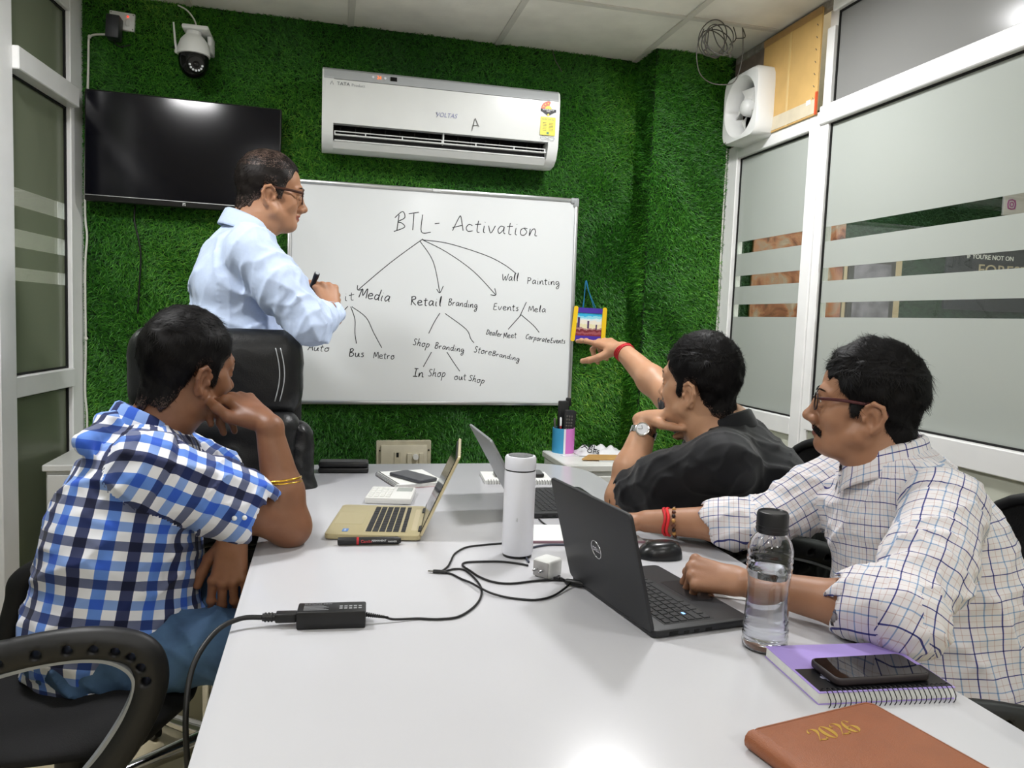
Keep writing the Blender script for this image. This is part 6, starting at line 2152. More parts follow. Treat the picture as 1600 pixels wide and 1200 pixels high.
def office_chair(label, loc, rz, seat_z=.50, group='black mesh office chairs', back_z=0.0, arm_dz=0.0):
    t = thing('office_chair', label, 'chair', loc, rz, group)
    dz = seat_z-.50
    F = Field((-.30, -.30, .38), (.30, .30, .56), .008)
    F.ell((0, 0, .462), (.235, .235, .040), k=.01).cap((.10, -.15, .462), (.10, .15, .462), .045, k=.06, flat=((0, 0, 1), .8)).cap((-.14, -.14, .462), (-.14, .14, .462), .043, k=.06, flat=((0, 0, 1), .8))
    V_, Q_, _ = F.surface(1); V_[:, 2] += dz
    o = np_mesh('seat', V_, Q_, [m_chairfab], None); o.parent = t
    # back: bowed mesh panel in a plastic rim
    vs = []; fs = []; ny, nz = 16, 12
    rim = []
    def bk(u, v):
        yy = (u-.5)*.44*(1-.18*abs(v-.45)); z = .60+v*.42; x = -.235-.05*v+.16*(u-.5)**2-.06*math.sin(PI*v)*.4
        return (x, yy, z+dz+back_z-.06*(2*u-1)**4*(v if v > .5 else -(1-v)*.6))
    for i in range(ny+1):
        for j in range(nz+1): vs.append(bk(i/ny, j/nz))
    for i in range(ny):
        for j in range(nz):
            a = i*(nz+1)+j; fs.append((a, a+nz+1, a+nz+2, a+1))
    n0 = len(vs); vs2 = [(x-.006, y, z) for (x, y, z) in vs]
    MB().add(vs+vs2, fs+[tuple(n0+q for q in reversed(f)) for f in fs]).build('back_mesh', m_mesh, t, smooth=60)
    edge = [bk(i/ny, 0) for i in range(ny+1)]+[bk(1, j/nz) for j in range(1, nz+1)]+[bk(1-i/ny, 1) for i in range(1, ny+1)]+[bk(0, 1-j/nz) for j in range(1, nz)]
    MB().tube(edge, .013, 8, closed=True).build('back_rim', m_chairpl, t, smooth=180)
    MB().tube(smooth_path([(-.05, 0, .44+dz), (-.20, 0, .43+dz), (-.285, 0, .50+dz), (-.295, 0, .66+dz), (-.29, 0, .78+dz)], 6), .02, 8, flat=1.6).build('back_support', m_chairpl, t, smooth=180)
    for y in (-.262, .262):
        a = arm_loop(y, t); a.location.z = dz+arm_dz
        MB().rbox((-.06, min(y, y*.75), .452+dz+min(arm_dz, 0)), (.05, max(y, y*.75), .476+dz+min(arm_dz, 0)), .004, 1).build('arm_bracket', m_chairpl, t)
    MB().cyl((0, 0, .10), (0, 0, .43+dz), .028, 18).build('gas_lift', m_chairpl, t, smooth=40)
    for k in range(5):
        a = 2*PI*k/5+.3
        e_ = (.27*math.cos(a), .27*math.sin(a))
        l = MB().tube([(0, 0, .115), (e_[0]*.5, e_[1]*.5, .105), (e_[0], e_[1], .075)], [.026, .022, .016], 8).build('base_arm', m_chairpl, t, smooth=60)
        MB().cyl((e_[0]-.011*math.sin(a), e_[1]+.011*math.cos(a), .027), (e_[0]+.011*math.sin(a), e_[1]-.011*math.cos(a), .027), .026, 16).build('caster', M['black_plastic'], l, smooth=40)
    return t


office_chair('black mesh office chair with pierced armrest under the man in the blue checked shirt', (-.475, 1.60, 0), R(4), .525, back_z=.06, arm_dz=-.085)
office_chair('black mesh office chair of the man in the plain dark shirt', (1.10, 1.84, 0), R(180-4), .49, back_z=-.07)
office_chair('black mesh office chair at the right edge behind the man in the white checked shirt', (1.15, 1.235, 0), R(180-12), .49, back_z=-.085, arm_dz=-.11)

# leather executive chair
ec = thing('executive_chair', 'black leather executive chair with stitched headrest in front of the standing man', 'chair', (-.275, 2.10, 0), R(-90+6))
m_leather = mat('black_leather', '#121315', .36, bump=.25, bscale=260)
# local: +x is the way it faces; back at x = -.17
def leather(name, prims, warp=None, h=.0065, lo=(-.36, -.34, .40), hi=(.34, .34, 1.26), mts=None):
    F = Field(lo, hi, h)
    for p in prims: p(F)
    if warp: F.warp(warp, .02)
    V_, Q_, _ = F.surface(1)
    o = np_mesh(name, V_, Q_, [mts or m_leather], None); o.parent = ec
    return o
def rb(c, r, k=.04, ex=.03):        # padded block as a spread of capsules
    def f(F):
        cx_, cy_, cz_ = c; rx_, ry_, rz_ = r
        for zz in np.linspace(-rz_+rx_, rz_-rx_, 4):
            F.cap((cx_, cy_-ry_+rx_, cz_+zz), (cx_, cy_+ry_-rx_, cz_+zz), rx_, k=k)
    return f
wr = folds(7, [(.0035, 60, (.1, .5, 1), 1.6), (.002, 130, (0, .2, 1), 1.4)])
head_c = leather('headrest', [rb((-.185, 0, 1.075), (.055, .225, .125))], lambda P, q: .5*wr(P)*.4)
leather('back_cushion', [rb((-.165, 0, .80), (.058, .225, .175)), rb((-.150, .0, .66), (.05, .22, .07))], lambda P, q: wr(P)*np.clip((.98-P[:, 2])*6, 0, 1)*1.2)
for s in (-1, 1):
    leather('side_bolster', [lambda F, s=s: F.chain([(-.155, s*.215, .60), (-.15, s*.222, .74), (-.165, s*.222, .90)], [.042, .046, .038], k=.02)], lambda P, q: wr(P)*1.1)
leather('seat_cushion', [lambda F: F.ell((.03, 0, .505), (.23, .25, .055), k=.02), rb((.03, 0, .50), (.05, .24, .05))])
for s in (-1, 1):
    for (dy, ) in ((.150,), (.163,)):
        pts = []
        for i in range(15):
            z = 1.0+.15*i/14
            pts.append((-.185+.0645+.002*math.sin(PI*i/14), s*(dy+.012*math.sin(PI*i/14)), z))
        MB().tube(pts, .0016, 5).build('stitch_line', M['ac_grey'], head_c, smooth=180)
MB().rbox((-.255, -.23, .55), (-.20, .23, 1.15), .02, 3).build('back_shell', m_chairpl, ec, smooth=40)
MB().cyl((0, 0, .08), (0, 0, .46), .03, 18).build('gas_lift', M['chrome'], ec, smooth=40)
for k in range(5):
    a = 2*PI*k/5
    e_ = (.29*math.cos(a), .29*math.sin(a))
    l = MB().tube([(0, 0, .115), (e_[0], e_[1], .075)], [.026, .016], 8).build('base_arm', M['chrome'], ec, smooth=60)
    MB().cyl((e_[0]-.011*math.sin(a), e_[1]+.011*math.cos(a), .027), (e_[0]+.011*math.sin(a), e_[1]-.011*math.cos(a), .027), .026, 16).build('caster', M['black_plastic'], l, smooth=40)

# ================================================================== THE FOUR MEN
def perp_sleeve(F, a, b, ra, rb, k, part): F.cap(a, b, ra, rb, k, part)


def collar(root, P, base, tilt, m, R_=.072, h=.040, az=0, open_=.5, mapuv=None):
    """folded shirt collar round the neck: inner stand and outer leaf"""
    a = R(az)
    fw = V3(math.sin(a), math.cos(a), 0); rt = V3(math.cos(a), -math.sin(a), 0)
    up = nrm(tilt)
    fw = nrm(fw-up*(fw@up)); rt = np.cross(fw, up)
    base = np.asarray(base, float)
    n = 44; vs = []; uvs = []
    prof = [(-.004, .000), (-.001, h*.55), (.001, h), (.004, h*1.04), (.009, h*.95), (.014, h*.45), (.019, -.004), (.020, -.012)]
    for i in range(n+1):
        t = i/n
        an = -PI+open_*.5+(2*PI-open_)*t      # 0 = back
        front = abs(t-.5)*2
        for (o, z) in prof:
            rr = R_+o*(1+.35*front**3)
            zz = z*(1-.30*front**2) - .030*front**2.2 - (.024*front**5 if o > .01 else 0)
            p = base+rt*(math.sin(an+PI+PI)*rr*.92)-fw*(math.cos(an)*rr)+up*zz
            vs.append(tuple(p)); uvs.append((an*R_, z+o))
    m_ = len(prof); fs = []
    for i in range(n):
        for j in range(m_-1):
            fs.append((i*m_+j, (i+1)*m_+j, (i+1)*m_+j+1, i*m_+j+1))
    V_ = np.array(vs); Q_ = np.array(fs); U = np.array(uvs)[Q_]
    U[..., 0] = U[..., 0]; U[..., 1] = U[..., 1]*1.0
    o = np_mesh('collar', V_, Q_, [m], root, None, U)
    md = o.modifiers.new('thick', 'SOLIDIFY'); md.thickness = .0016
    return o


relax = {'index': (25, 30, 18), 'middle': (32, 38, 22), 'ring': (38, 42, 24), 'pinky': (42, 44, 26)}
fist = {'index': (70, 88, 48), 'middle': (76, 92, 50), 'ring': (80, 92, 50), 'pinky': (82, 90, 48)}
T_FIST = ((.55, .75, -.45), (-.15, .85, -.55), (-.75, .45, -.35))
T_OPEN = ((.75, .65, -.2), (.45, .88, -.1), (.30, .95, -.05))


def armhole(F, sh, el, r, off=.01, k=.004, t=.0022):
    sh = np.asarray(sh, float); ax = nrm(np.asarray(el)-sh); e1 = nrm(np.cross(ax, (.3, .2, 1))); e2 = np.cross(ax, e1)
    P_ = [sh+ax*off+(e1*math.cos(a)+e2*math.sin(a))*r for a in [2*PI*i/40 for i in range(41)]]
    for q in (.96, 1.02, 1.08):
        Q_ = [sh+ax*off+(p-sh-ax*off)*q for p in P_]
        F.chain(Q_, [t]*41, k=k, op='s')


m_crop = mat('hair_cropped', '#4a372e', .6, noise=.2, nscale=300)
m_crop2 = mat('hair_cropped_dark', '#38261e', .6, noise=.2, nscale=300)
# ------------------------------------------------------------------ the man in the white windowpane shirt, right
pD = thing('person', 'seated man with spectacles and moustache in a white shirt with thin blue checks', 'person', (1.15, 1.25, 0))
HD = Pose(at(1353, 630, 1.335), -51, -3, 1, .945)
skD = skin_mat('skin_warm', '#a67a5e', '#976b50'); lipD = mat('lip_dusky', '#7c4c44', .45)
neckD = V3(1.112, 1.318, .985)
shL, shR = V3(1.075, 1.125, .945), V3(1.175, 1.485, .945)
elL, wrL = V3(.905, .995, .805), V3(.752, 1.205, .795)
elR, wrR = V3(.955, 1.515, .815), V3(.735, 1.640, .795)
F = Field((.52, .86, .70), (1.30, 1.80, 1.28), .0024)
build_head(F, HD, fat=.55, nose=1.1)
build_neck(F, HD, neckD, .056, .064)
F.chain([shL, (shL+shR)/2+V3(0, 0, -.02), shR], [.05, .07, .05], k=.03)
F.cap(neckD, (1.14, 1.27, .80), .07, .09, k=.03)
for (sh, el, wr_) in ((shL, elL, wrL), (shR, elR, wrR)):
    F.chain([sh, el*.5+sh*.5, el], [.046, .045, .040], k=.02)
    mid = el*.65+wr_*.35
    F.chain([el, mid, wr_], [.040, .0405, .0255], k=.02)
tipsL = build_hand(F, wrL+nrm(wrL-elL)*.018, V3(-.80, .52, .06), V3(-.25, -.45, .80), -1, {'index': (72, 85, 45), 'middle': (78, 88, 48), 'ring': (80, 90, 48), 'pinky': (84, 88, 48)}, T_FIST, 1.0)
tipsR = build_hand(F, wrR+nrm(wrR-elR)*.018, V3(-.80, .55, -.06), V3(.1, .05, 1), 1, relax, T_OPEN, .98)
bodyD = body_mesh(pD, F, [skD, lipD], HD)
hairD = build_hair(pD, HD, .009, .010, 11, None, 15000, (.016, .036), .12, M['hair_black'], front=.066, burn=-.030, nape=-.092, wave=.18, tuft=.005, cap_mat=m_crop, fade=.006)
brows(pD, HD, M['hair_black'])
eyes(pD, HD)
mb = MB(); rg_ = random.Random(2)
for i in range(330):
    u = rg_.uniform(-1, 1); x = u*.033; y = .0985-.020*u*u; z = -.0575-.004*abs(u)-.010*u*u+rg_.uniform(-.0042, .0042)
    mb.tube([(x, y, z), (x+.003*u, y+.002, z-.0045), (x+.006*u, y+.0005, z-.008)], [.0011, .0008, .0003], 4)
mu = mb.build('moustache', M['hair_black'], pD, smooth=180); mu.data.transform(chain_matrix(pD).inverted() @ HD.mat())
spectacles(pD, HD, mat('rim_dark', '#231517', .3), M['lens'], w=.0235, hh=.0185, m_arm=mat('rim_maroon', '#4a1f22', .3))
nails(pD, tipsR, ['index', 'middle', 'ring', 'pinky'], mat('nail', '#c99c86', .3))
# shirt: cream-white with navy, sky and pinkish thread lines
m_win = check_mat('windowpane_cloth', '#dcd8da',
    [(.02, .065, '#4a4f96'), (.27, .29, '#e8d6d2'), (.50, .545, '#aac6e6'), (.75, .77, '#e8d6d2')],
    [(.02, .060, '#4a4f96'), (.27, .29, '#e8d6d2'), (.50, .54, '#aac6e6'), (.75, .77, '#e8d6d2')], .044, .044)
F = Field((.80, .84, .46), (1.46, 1.78, 1.06), .0048)
F.ell((1.185, 1.235, .60), (.165, .195, .19), rot_xyz(0, 0, 14), k=.04, part=0)
F.ell((1.165, 1.255, .76), (.145, .19, .18), rot_xyz(0, 0, 14), k=.05, part=0)
F.ell((1.145, 1.285, .875), (.120, .180, .120), rot_xyz(0, 0, 14), k=.05, part=0)
F.chain([shL+V3(.01, .02, .0), V3(1.14, 1.31, .945), shR+V3(.01, -.02, 0)], [.062, .085, .062], k=.05, part=0)
F.cap(V3(1.14, 1.30, .93), neckD+V3(0, 0, -.060), .085, .066, k=.03, part=0)
F.chain([shL, elL*.5+shL*.5, elL+V3(-.01, .01, .002)], [.068, .066, .066], k=.035, part=1)
F.chain([elL+V3(-.004, .004, .004), elL*.78+wrL*.22+V3(0, 0, .004)], [.062, .060], k=.02, part=2)
cu0 = elL*.86+wrL*.14; cu1 = elL*.72+wrL*.28
F.cap(cu0+V3(0, 0, .004), cu1+V3(0, 0, .004), .066, .063, k=.006, part=3)
F.chain([shR, elR*.5+shR*.5+V3(0, 0, -.005), elR], [.068, .066, .058], k=.035, part=4)
F.chain([elR, elR*.72+wrR*.28+V3(0, 0, .004)], [.056, .054], k=.02, part=5)
F.cap(elR*.80+wrR*.20+V3(0, 0, .004), elR*.66+wrR*.34+V3(0, 0, .004), .060, .056, k=.006, part=6)
for (el, wr_, q, r) in ((elL, wrL, .28, .051), (elR, wrR, .34, .046)):     # open cuffs
    F.cap(el*(1-q+.06)+wr_*(q-.06)+V3(0, 0, .003), el*(1-q-.1)+wr_*(q+.1)+V3(0, 0, .003), r, r-.003, k=.004, op='s')
armhole(F, shL, elL, .068)
fd = folds(21, [(.0045, 58, (.6, .3, .8), 1.9), (.0035, 105, (-.3, .5, 1), 1.7), (.0016, 200, (.2, .9, .4), 1.4)])
fs2 = folds(5, [(.0095, 125, nrm(elL-shL)+V3(.3, 0, .25), 1.5), (.004, 230, (.5, .5, -.6), 1.5)])
fs3 = folds(6, [(.007, 120, nrm(elR-shR)+V3(.1, .2, 0), 1.4), (.003, 210, (.5, .5, -.6), 1.4)])
def wD(P_, q):
    w_ = fd(P_)
    gl = np.clip(1.25-np.linalg.norm(P_-(elL*.7+shL*.3), axis=1)/.13, 0, 1)
    gr = np.clip(1.25-np.linalg.norm(P_-(elR*.8+shR*.2), axis=1)/.13, 0, 1)
    return w_*.8+fs2(P_)*gl+fs3(P_)*gr
F.warp(wD, .03)
mD = {0: cyl_map((1.19, 1.23, .5), (1.14, 1.30, .95), .165, (1, 0, 0)), 1: plane_map(shL, elL, (-.35, -.8, .5)), 2: plane_map(elL, wrL, (-.5, -.6, .6)), 3: plane_map(elL, wrL, (-.5, -.6, .6), .01),
      4: plane_map(shR, elR, (-.2, -.8, .6)), 5: plane_map(elR, wrR, (-.3, -.7, .6)), 6: plane_map(elR, wrR, (-.3, -.7, .6), .01)}
garment(pD, 'shirt', F, [m_win], mD)
collar(pD, HD, neckD+V3(-.006, .004, .012), HD.c-V3(*neckD)+V3(.03, 0, .07), m_win, .071, .046, -60, .55)
# trousers and shoes under the table
m_trou = mat('dark_trousers', '#24262c', .85)
F = Field((.45, .95, .05), (1.42, 1.56, .72), .008)
F.ell((1.19, 1.23, .53), (.155, .185, .11), k=.04)
for y in (1.15, 1.36):
    F.chain([(1.15, y, .55), (.76, y+.02, .56), (.72, y+.03, .12)], [.085, .068, .05], k=.03)
V_, Q_, _ = F.surface(1)
np_mesh('trousers', V_, Q_, [m_trou], pD)
def shoes(root, pts, dirs, m):
    for p, d in zip(pts, dirs):
        F = Field(np.array(p)-.2, np.array(p)+.2, .007)
        d = nrm(V3(d[0], d[1], 0)); p = np.array(p, float)
        F.chain([p+V3(0, 0, .045), p+d*.08+V3(0, 0, .038), p+d*.17+V3(0, 0, .028)], [.042, .043, .030], k=.02)
        F.cap(p+V3(0, 0, .05), p+V3(0, 0, .12), .04, .042, k=.02)
        V_, Q_, _ = F.surface(1); V_[:, 2] = np.maximum(V_[:, 2], .004)
        np_mesh('shoe', V_, Q_, [m], root)
m_shoe = mat('shoe_black', '#121212', .4)
shoes(pD, [(.74, 1.18, 0), (.74, 1.39, 0)], [(-1, .1), (-1, .1)], m_shoe)
# red thread and beads on the far wrist
bw = wrR*.80+elR*.20
axd = nrm(wrR-elR)
for (o, m, r, nm) in ((0.0, mat('thread_red', '#d8262c', .7), .0036, 'wrist_thread'), (.008, M['led_red'] if False else mat('thread_red2', '#c2202a', .7), .0032, 'wrist_thread')):
    c = bw+axd*o; e1 = nrm(np.cross(axd, (0, 0, 1))); e2 = np.cross(axd, e1)
    MB().tube([tuple(c+e1*math.cos(a)*.0335+e2*math.sin(a)*.0305+axd*.003*math.sin(3*a)) for a in [2*PI*i/28 for i in range(28)]], r, 7, closed=True).build(nm, m, pD, world=True, smooth=180)
c = bw+axd*-.014; mbb = MB(); e1 = nrm(np.cross(axd, (0, 0, 1))); e2 = np.cross(axd, e1)
for i in range(18):
    a = 2*PI*i/18
    MB().ball(tuple(c+e1*math.cos(a)*.0345+e2*math.sin(a)*.0315), .0048, 8, 6, 0).build('bead', [mat('bead_brown', '#5a3222', .3), mat('bead_gold', '#b98a4a', .3), mat('bead_dark', '#21130f', .3)][i % 3], pD, world=True, smooth=180)

# ------------------------------------------------------------------ the man in the black shirt, pointing
pC = thing('person', 'seated man in a plain black shirt and wristwatch pointing at the small picture', 'person', (1.06, 1.80, 0))
HC = Pose(at(1093, 598, 1.84), -33, -4, 3, .985)
skC = skin_mat('skin_light', '#bd9172', '#ae8163'); lipC = mat('lip_light', '#a06452', .45)
neckC = V3(1.020, 1.810, .990)
shL, shR = V3(.935, 1.665, .925), V3(1.105, 1.975, .935)
elL, wrL = V3(.772, 1.885, .792), V3(.852, 1.935, .988)
elR = V3(1.045, 2.215, 1.030); wrR = at(972, 547, 2.45); wrR = V3(*wrR)
F = Field((.66, 1.54, .68), (1.20, 2.72, 1.28), .0026)
build_head(F, HC, fat=.6, jaw=1.05)
build_neck(F, HC, neckC, .060, .070)
F.chain([shL, (shL+shR)/2, shR], [.05, .08, .05], k=.03)
F.chain([shL, elL*.5+shL*.5, elL], [.05, .050, .043], k=.02)
F.chain([elL, elL*.62+wrL*.38, wrL], [.043, .0465, .029], k=.02)
F.chain([shR, elR*.5+shR*.5, elR], [.05, .050, .044], k=.02)
F.chain([elR, elR*.65+wrR*.35, wrR], [.044, .046, .029], k=.02)
hd_ = nrm(V3(*HC.w(-.02, .055, -.105))-wrL)
build_hand(F, wrL+nrm(wrL-elL)*.015, hd_, V3(-.25, .3, .9), -1, {'index': (60, 70, 40), 'middle': (62, 72, 40), 'ring': (64, 74, 40), 'pinky': (66, 74, 40)}, ((.6, .7, -.3), (.3, .9, -.3), (.1, 1, -.3)), 1.02)
tip = V3(*at(919, 526, 2.62))
pd_ = nrm(tip-wrR)
tipsC = build_hand(F, wrR+pd_*.014, pd_, V3(-.05, -.42, .85), 1, {'index': (4, 8, 5), 'middle': (48, 62, 38), 'ring': (58, 72, 42), 'pinky': (62, 74, 42)}, ((.75, .55, -.45), (.62, .72, -.35), (.35, .9, -.3)), 1.05, spread=3)
body_mesh(pC, F, [skC, lipC], HC)
build_hair(pC, HC, .007, .009, 17, None, 15000, (.012, .028), .18, M['hair_black'], front=.066, nape=-.080, burn=-.044, wave=.15, tuft=.0042, cap_mat=m_crop, fade=.026)
brows(pC, HC, M['hair_black']); eyes(pC, HC)
nails(pC, tipsC, ['index', 'thumb'], mat('nail', '#d7ae98', .3))
# watch
wc_ = wrL*.86+elL*.14; ax = nrm(wrL-elL)
wt_ = V3(-.45, -.75, .15); wt_ = nrm(wt_-ax*(wt_@ax)); ws_ = np.cross(ax, wt_)
wd_ = MB()
for i in range(26):
    a0_, a1_ = 2*PI*i/26, 2*PI*(i+.92)/26
    vs = []
    for a in (a0_, a1_):
        for (rr_, o) in ((.0315, -.009), (.0345, -.009), (.0345, .009), (.0315, .009)):
            vs.append(tuple(wc_+ax*o+(wt_*math.cos(a)+ws_*math.sin(a)*1.05)*rr_))
    wd_.add(vs, [(0, 1, 5, 4), (1, 2, 6, 5), (2, 3, 7, 6), (3, 0, 4, 7), (3, 2, 1, 0), (4, 5, 6, 7)])
bandw = wd_.build('watch_band', M['chrome'], pC, world=True)
XW = face_xy(wc_+wt_*.033, Vector(ax), Vector(np.cross(wt_, ax)))
if (XW.to_3x3() @ Vector((0, 0, 1))).dot(Vector(wt_)) < 0: XW = XW @ rotx(PI)
MB().lathe([(0, 0), (.019, 0), (.0195, .004), (.0185, .0075), (.0155, .0085), (0, .008)], 32, X=XW).build('watch_case', M['chrome'], pC, world=True, smooth=40)
MB().lathe([(0, .0088), (.0150, .0087), (.0150, .0080), (0, .008)], 32, X=XW).build('watch_face', mat('watch_face', '#d4d6da', .15), pC, world=True, smooth=40)
MB().tube([(0, 0, .0092), (.009, .004, .0092)], .0006, 5, X=XW).tube([(0, 0, .0092), (-.003, .011, .0092)], .0005, 5, X=XW).build('watch_hand', M['ink'], pC, world=True)
# shirt
m_blk = mat('black_cloth', '#07080d', .62, spec=.22, noise=.12, nscale=9, bump=.25, bscale=900, sheen=.15)
F = Field((.68, 1.44, .44), (1.38, 2.36, 1.07), .0048)
F.ell((1.115, 1.79, .58), (.175, .205, .19), rot_xyz(0, 0, 22), k=.04)
F.ell((1.095, 1.785, .74), (.165, .205, .19), rot_xyz(0, 0, 24), k=.05)
F.ell((1.055, 1.795, .86), (.140, .195, .125), rot_xyz(0, 0, 26), k=.05)
F.chain([shL+V3(.01, .01, 0), V3(1.045, 1.81, .915), shR+V3(.0, -.01, 0)], [.07, .10, .07], k=.05)
F.cap(V3(1.045, 1.805, .90), neckC+V3(0, 0, -.035), .095, .076, k=.03)
mL = elL*.55+shL*.45
F.chain([shL, mL, elL*.90+shL*.10+V3(.004, -.004, .008)], [.080, .075, .062], k=.04, part=1)
F.cap(elL*.72+shL*.28, elL*.90+shL*.10+V3(.004, -.004, .008), .068, .066, k=.004, part=2)
F.cap(elL*.84+shL*.16, elL*1.1-shL*.1, .054, .050, k=.004, op='s')
F.chain([shR, elR*.75+shR*.25], [.072, .064], k=.04, part=3)
F.cap(elR*.6+shR*.4, elR*.80+shR*.20, .064, .066, k=.004, part=4)
F.cap(elR*.72+shR*.28, elR*1.0, .054, .052, k=.004, op='s')
fd = folds(31, [(.0040, 44, (.5, .6, .7), 2.0), (.003, 90, (-.6, .4, .8), 1.8), (.0018, 170, (.4, .9, .2), 1.5)])
fs2 = folds(8, [(.007, 110, nrm(elL-shL), 1.4)])
F.warp(lambda P_, q: fd(P_)+fs2(P_)*np.clip(1.2-np.linalg.norm(P_-elL, axis=1)/.16, 0, 1), .03)
V_, Q_, _ = F.surface(1)
np_mesh('shirt', V_, Q_, [m_blk], pC)
collar(pC, HC, neckC+V3(-.004, .006, .000), HC.c-neckC+V3(.03, 0, .05), m_blk, .071, .036, -38, .6)
F = Field((.40, 1.52, .05), (1.34, 2.12, .72), .008)
F.ell((1.12, 1.79, .53), (.16, .19, .11), k=.04)
for y in (1.70, 1.93):
    F.chain([(1.08, y, .55), (.70, y+.03, .56), (.66, y+.04, .12)], [.085, .068, .05], k=.03)
V_, Q_, _ = F.surface(1)
np_mesh('trousers', V_, Q_, [m_trou], pC)
shoes(pC, [(.68, 1.74, 0), (.68, 1.97, 0)], [(-1, .1), (-1, .1)], m_shoe)
ax = nrm(wrR-elR); e1 = nrm(np.cross(ax, (0, 0, 1))); e2 = np.cross(ax, e1)
m_red = mat('thread_red3', '#b8202a', .7)
for o in (-.020, -.028, -.034):
    c = wrR+ax*(o+.012)
    MB().tube([tuple(c+e1*math.cos(a)*.033+e2*math.sin(a)*.032+ax*.003*math.sin(2*a+o*200)) for a in [2*PI*i/28 for i in range(28)]], .0028, 7, closed=True).build('wrist_thread', m_red, pC, world=True, smooth=180)

# ------------------------------------------------------------------ the man in the blue check shirt, left
pA = thing('person', 'seated man in a blue and white checked shirt resting his chin on one hand', 'person', (-.40, 1.70, 0))
HA = Pose(at(295, 573, 1.79), 46, 4, -4, .965)
skA = skin_mat('skin_brown', '#8a6046', '#7a5039'); lipA = mat('lip_brown', '#6e3d30', .45)
neckA = V3(-.375, 1.765, .975)
shR, shL = V3(-.325, 1.60, .935), V3(-.405, 1.955, .94)
elR, wrR = V3(-.070, 1.690, .790), V3(*at(420, 668, 1.71))
elL, wrL = V3(-.150, 1.885, .805), V3(-.178, 1.640, .800)
F = Field((-.60, 1.44, .58), (.02, 2.04, 1.28), .0025)
build_head(F, HA, fat=.1)
build_neck(F, HA, neckA, .054, .062)
F.chain([shL, (shL+shR)/2+V3(0, 0, -.02), shR], [.05, .07, .05], k=.03)
F.chain([shR, elR*.5+shR*.5, elR], [.047, .0465, .042], k=.02)
F.chain([elR, elR*.65+wrR*.35, wrR], [.0425, .0425, .0275], k=.02)
F.chain([shL, elL*.5+shL*.5, elL], [.046, .044, .040], k=.02)
F.chain([elL, elL*.65+wrL*.35, wrL], [.040, .041, .027], k=.02)
ch = V3(*HA.w(.045, .060, -.080))
dA = nrm(ch-wrR)
tipsA = build_hand(F, wrR+dA*.012+V3(0, 0, .012), nrm(dA+V3(0, 0, .22)), V3(.35, -.42, .85), 1, {'index': (40, 62, 25), 'middle': (66, 48, 22), 'ring': (72, 44, 20), 'pinky': (76, 40, 18)}, ((.62, .78, -.10), (.18, .97, .12), (.02, 1, .10)), 1.04, spread=5)
tipsA2 = build_hand(F, wrL+V3(-.002, -.010, -.012), V3(-.08, -.22, -1), V3(-.20, -.95, .15), -1, {'index': (18, 22, 12), 'middle': (20, 24, 14), 'ring': (24, 26, 14), 'pinky': (28, 28, 14)}, ((.7, .7, -.2), (.4, .9, -.2), (.25, .95, -.15)), 1.0, spread=4)
body_mesh(pA, F, [skA, lipA], HA)
m_hairA = M['hair_black']
build_hair(pA, HA, .007, .007, 23, lambda q: np.stack([.25+0*q[:, 0], np.where(q[:, 2] > .08, .7, -.30), np.where(q[:, 2] > .08, .0, -1.0)], 1), 14000, (.012, .028), .16, m_hairA, front=.070, nape=-.090, burn=-.046, wave=.12, tuft=.003, cap_mat=m_crop2, fade=.028)
brows(pA, HA, M['hair_black']); eyes(pA, HA)
nails(pA, tipsA, ['thumb', 'index', 'middle', 'ring', 'pinky'], mat('nail_brown', '#b98b72', .3))
nails(pA, tipsA2, ['index', 'middle', 'ring', 'pinky'], mat('nail_brown2', '#8b5c48', .3))
m_bang = mat('bangle_gold', '#d2a63e', .25, metal=.9)
ax = nrm(elR-wrR); e1 = nrm(np.cross(ax, (0, 0, 1)) if abs(ax[2]) < .95 else np.cross(ax, (0, 1, 0))); e2 = np.cross(ax, e1)
c = elR*.52+wrR*.48
for o, tl_ in ((0, .10), (.006, .16)):
    MB().tube([tuple(c+ax*(o+tl_*.05*math.cos(a))+e1*math.cos(a)*.0435+e2*math.sin(a)*.0425) for a in [2*PI*i/36 for i in range(36)]], .0026, 8, closed=True).build('bangle', m_bang, pA, world=True, smooth=180)
# gingham: white ground, navy / grey / blue threads
m_ging = check_mat('gingham_cloth', '#e4e5ec',
    [(.0, .25, '#3d4468'), (.5, .75, '#6b97e6')],
    [(.0, .25, '#6f7692'), (.5, .75, '#8fb0ea')], (.080), .072)
F = Field((-.66, 1.40, .50), (-.02, 2.10, 1.06), .0048)
F.ell((-.415, 1.675, .60), (.165, .185, .165), rot_xyz(0, 0, -12), k=.04)
F.ell((-.400, 1.695, .75), (.148, .180, .19), rot_xyz(0, 0, -12), k=.05)
F.ell((-.375, 1.745, .875), (.115, .180, .115), rot_xyz(0, 0, -12), k=.05)
F.chain([shR+V3(-.01, .01, 0), V3(-.37, 1.77, .93), shL+V3(-.01, -.01, 0)], [.062, .080, .062], k=.05)
F.cap(V3(-.37, 1.765, .92), neckA+V3(0, 0, -.060), .085, .066, k=.03)
F.chain([V3(-.455, 1.62, .985), V3(-.43, 1.72, 1.0), V3(-.45, 1.84, .985)], [.022, .026, .02], k=.03)     # bunched cloth over the back of the shoulders
e75 = elR*.64+shR*.36
F.chain([shR, e75], [.070, .070], k=.04, part=1)
F.cap(elR*.40+shR*.60, elR*.58+shR*.42+V3(0, 0, -.003), .076, .081, k=.02, part=1)
F.cap(elR*.54+shR*.46, elR*1.05-shR*.05, .064, .064, k=.008, op='s')
F.chain([shL, elL*.62+shL*.38], [.068, .064], k=.04, part=2)
F.cap(elL*.56+shL*.44, elL*1.0, .052, .052, k=.004, op='s')
armhole(F, shR, elR, .071, .018)
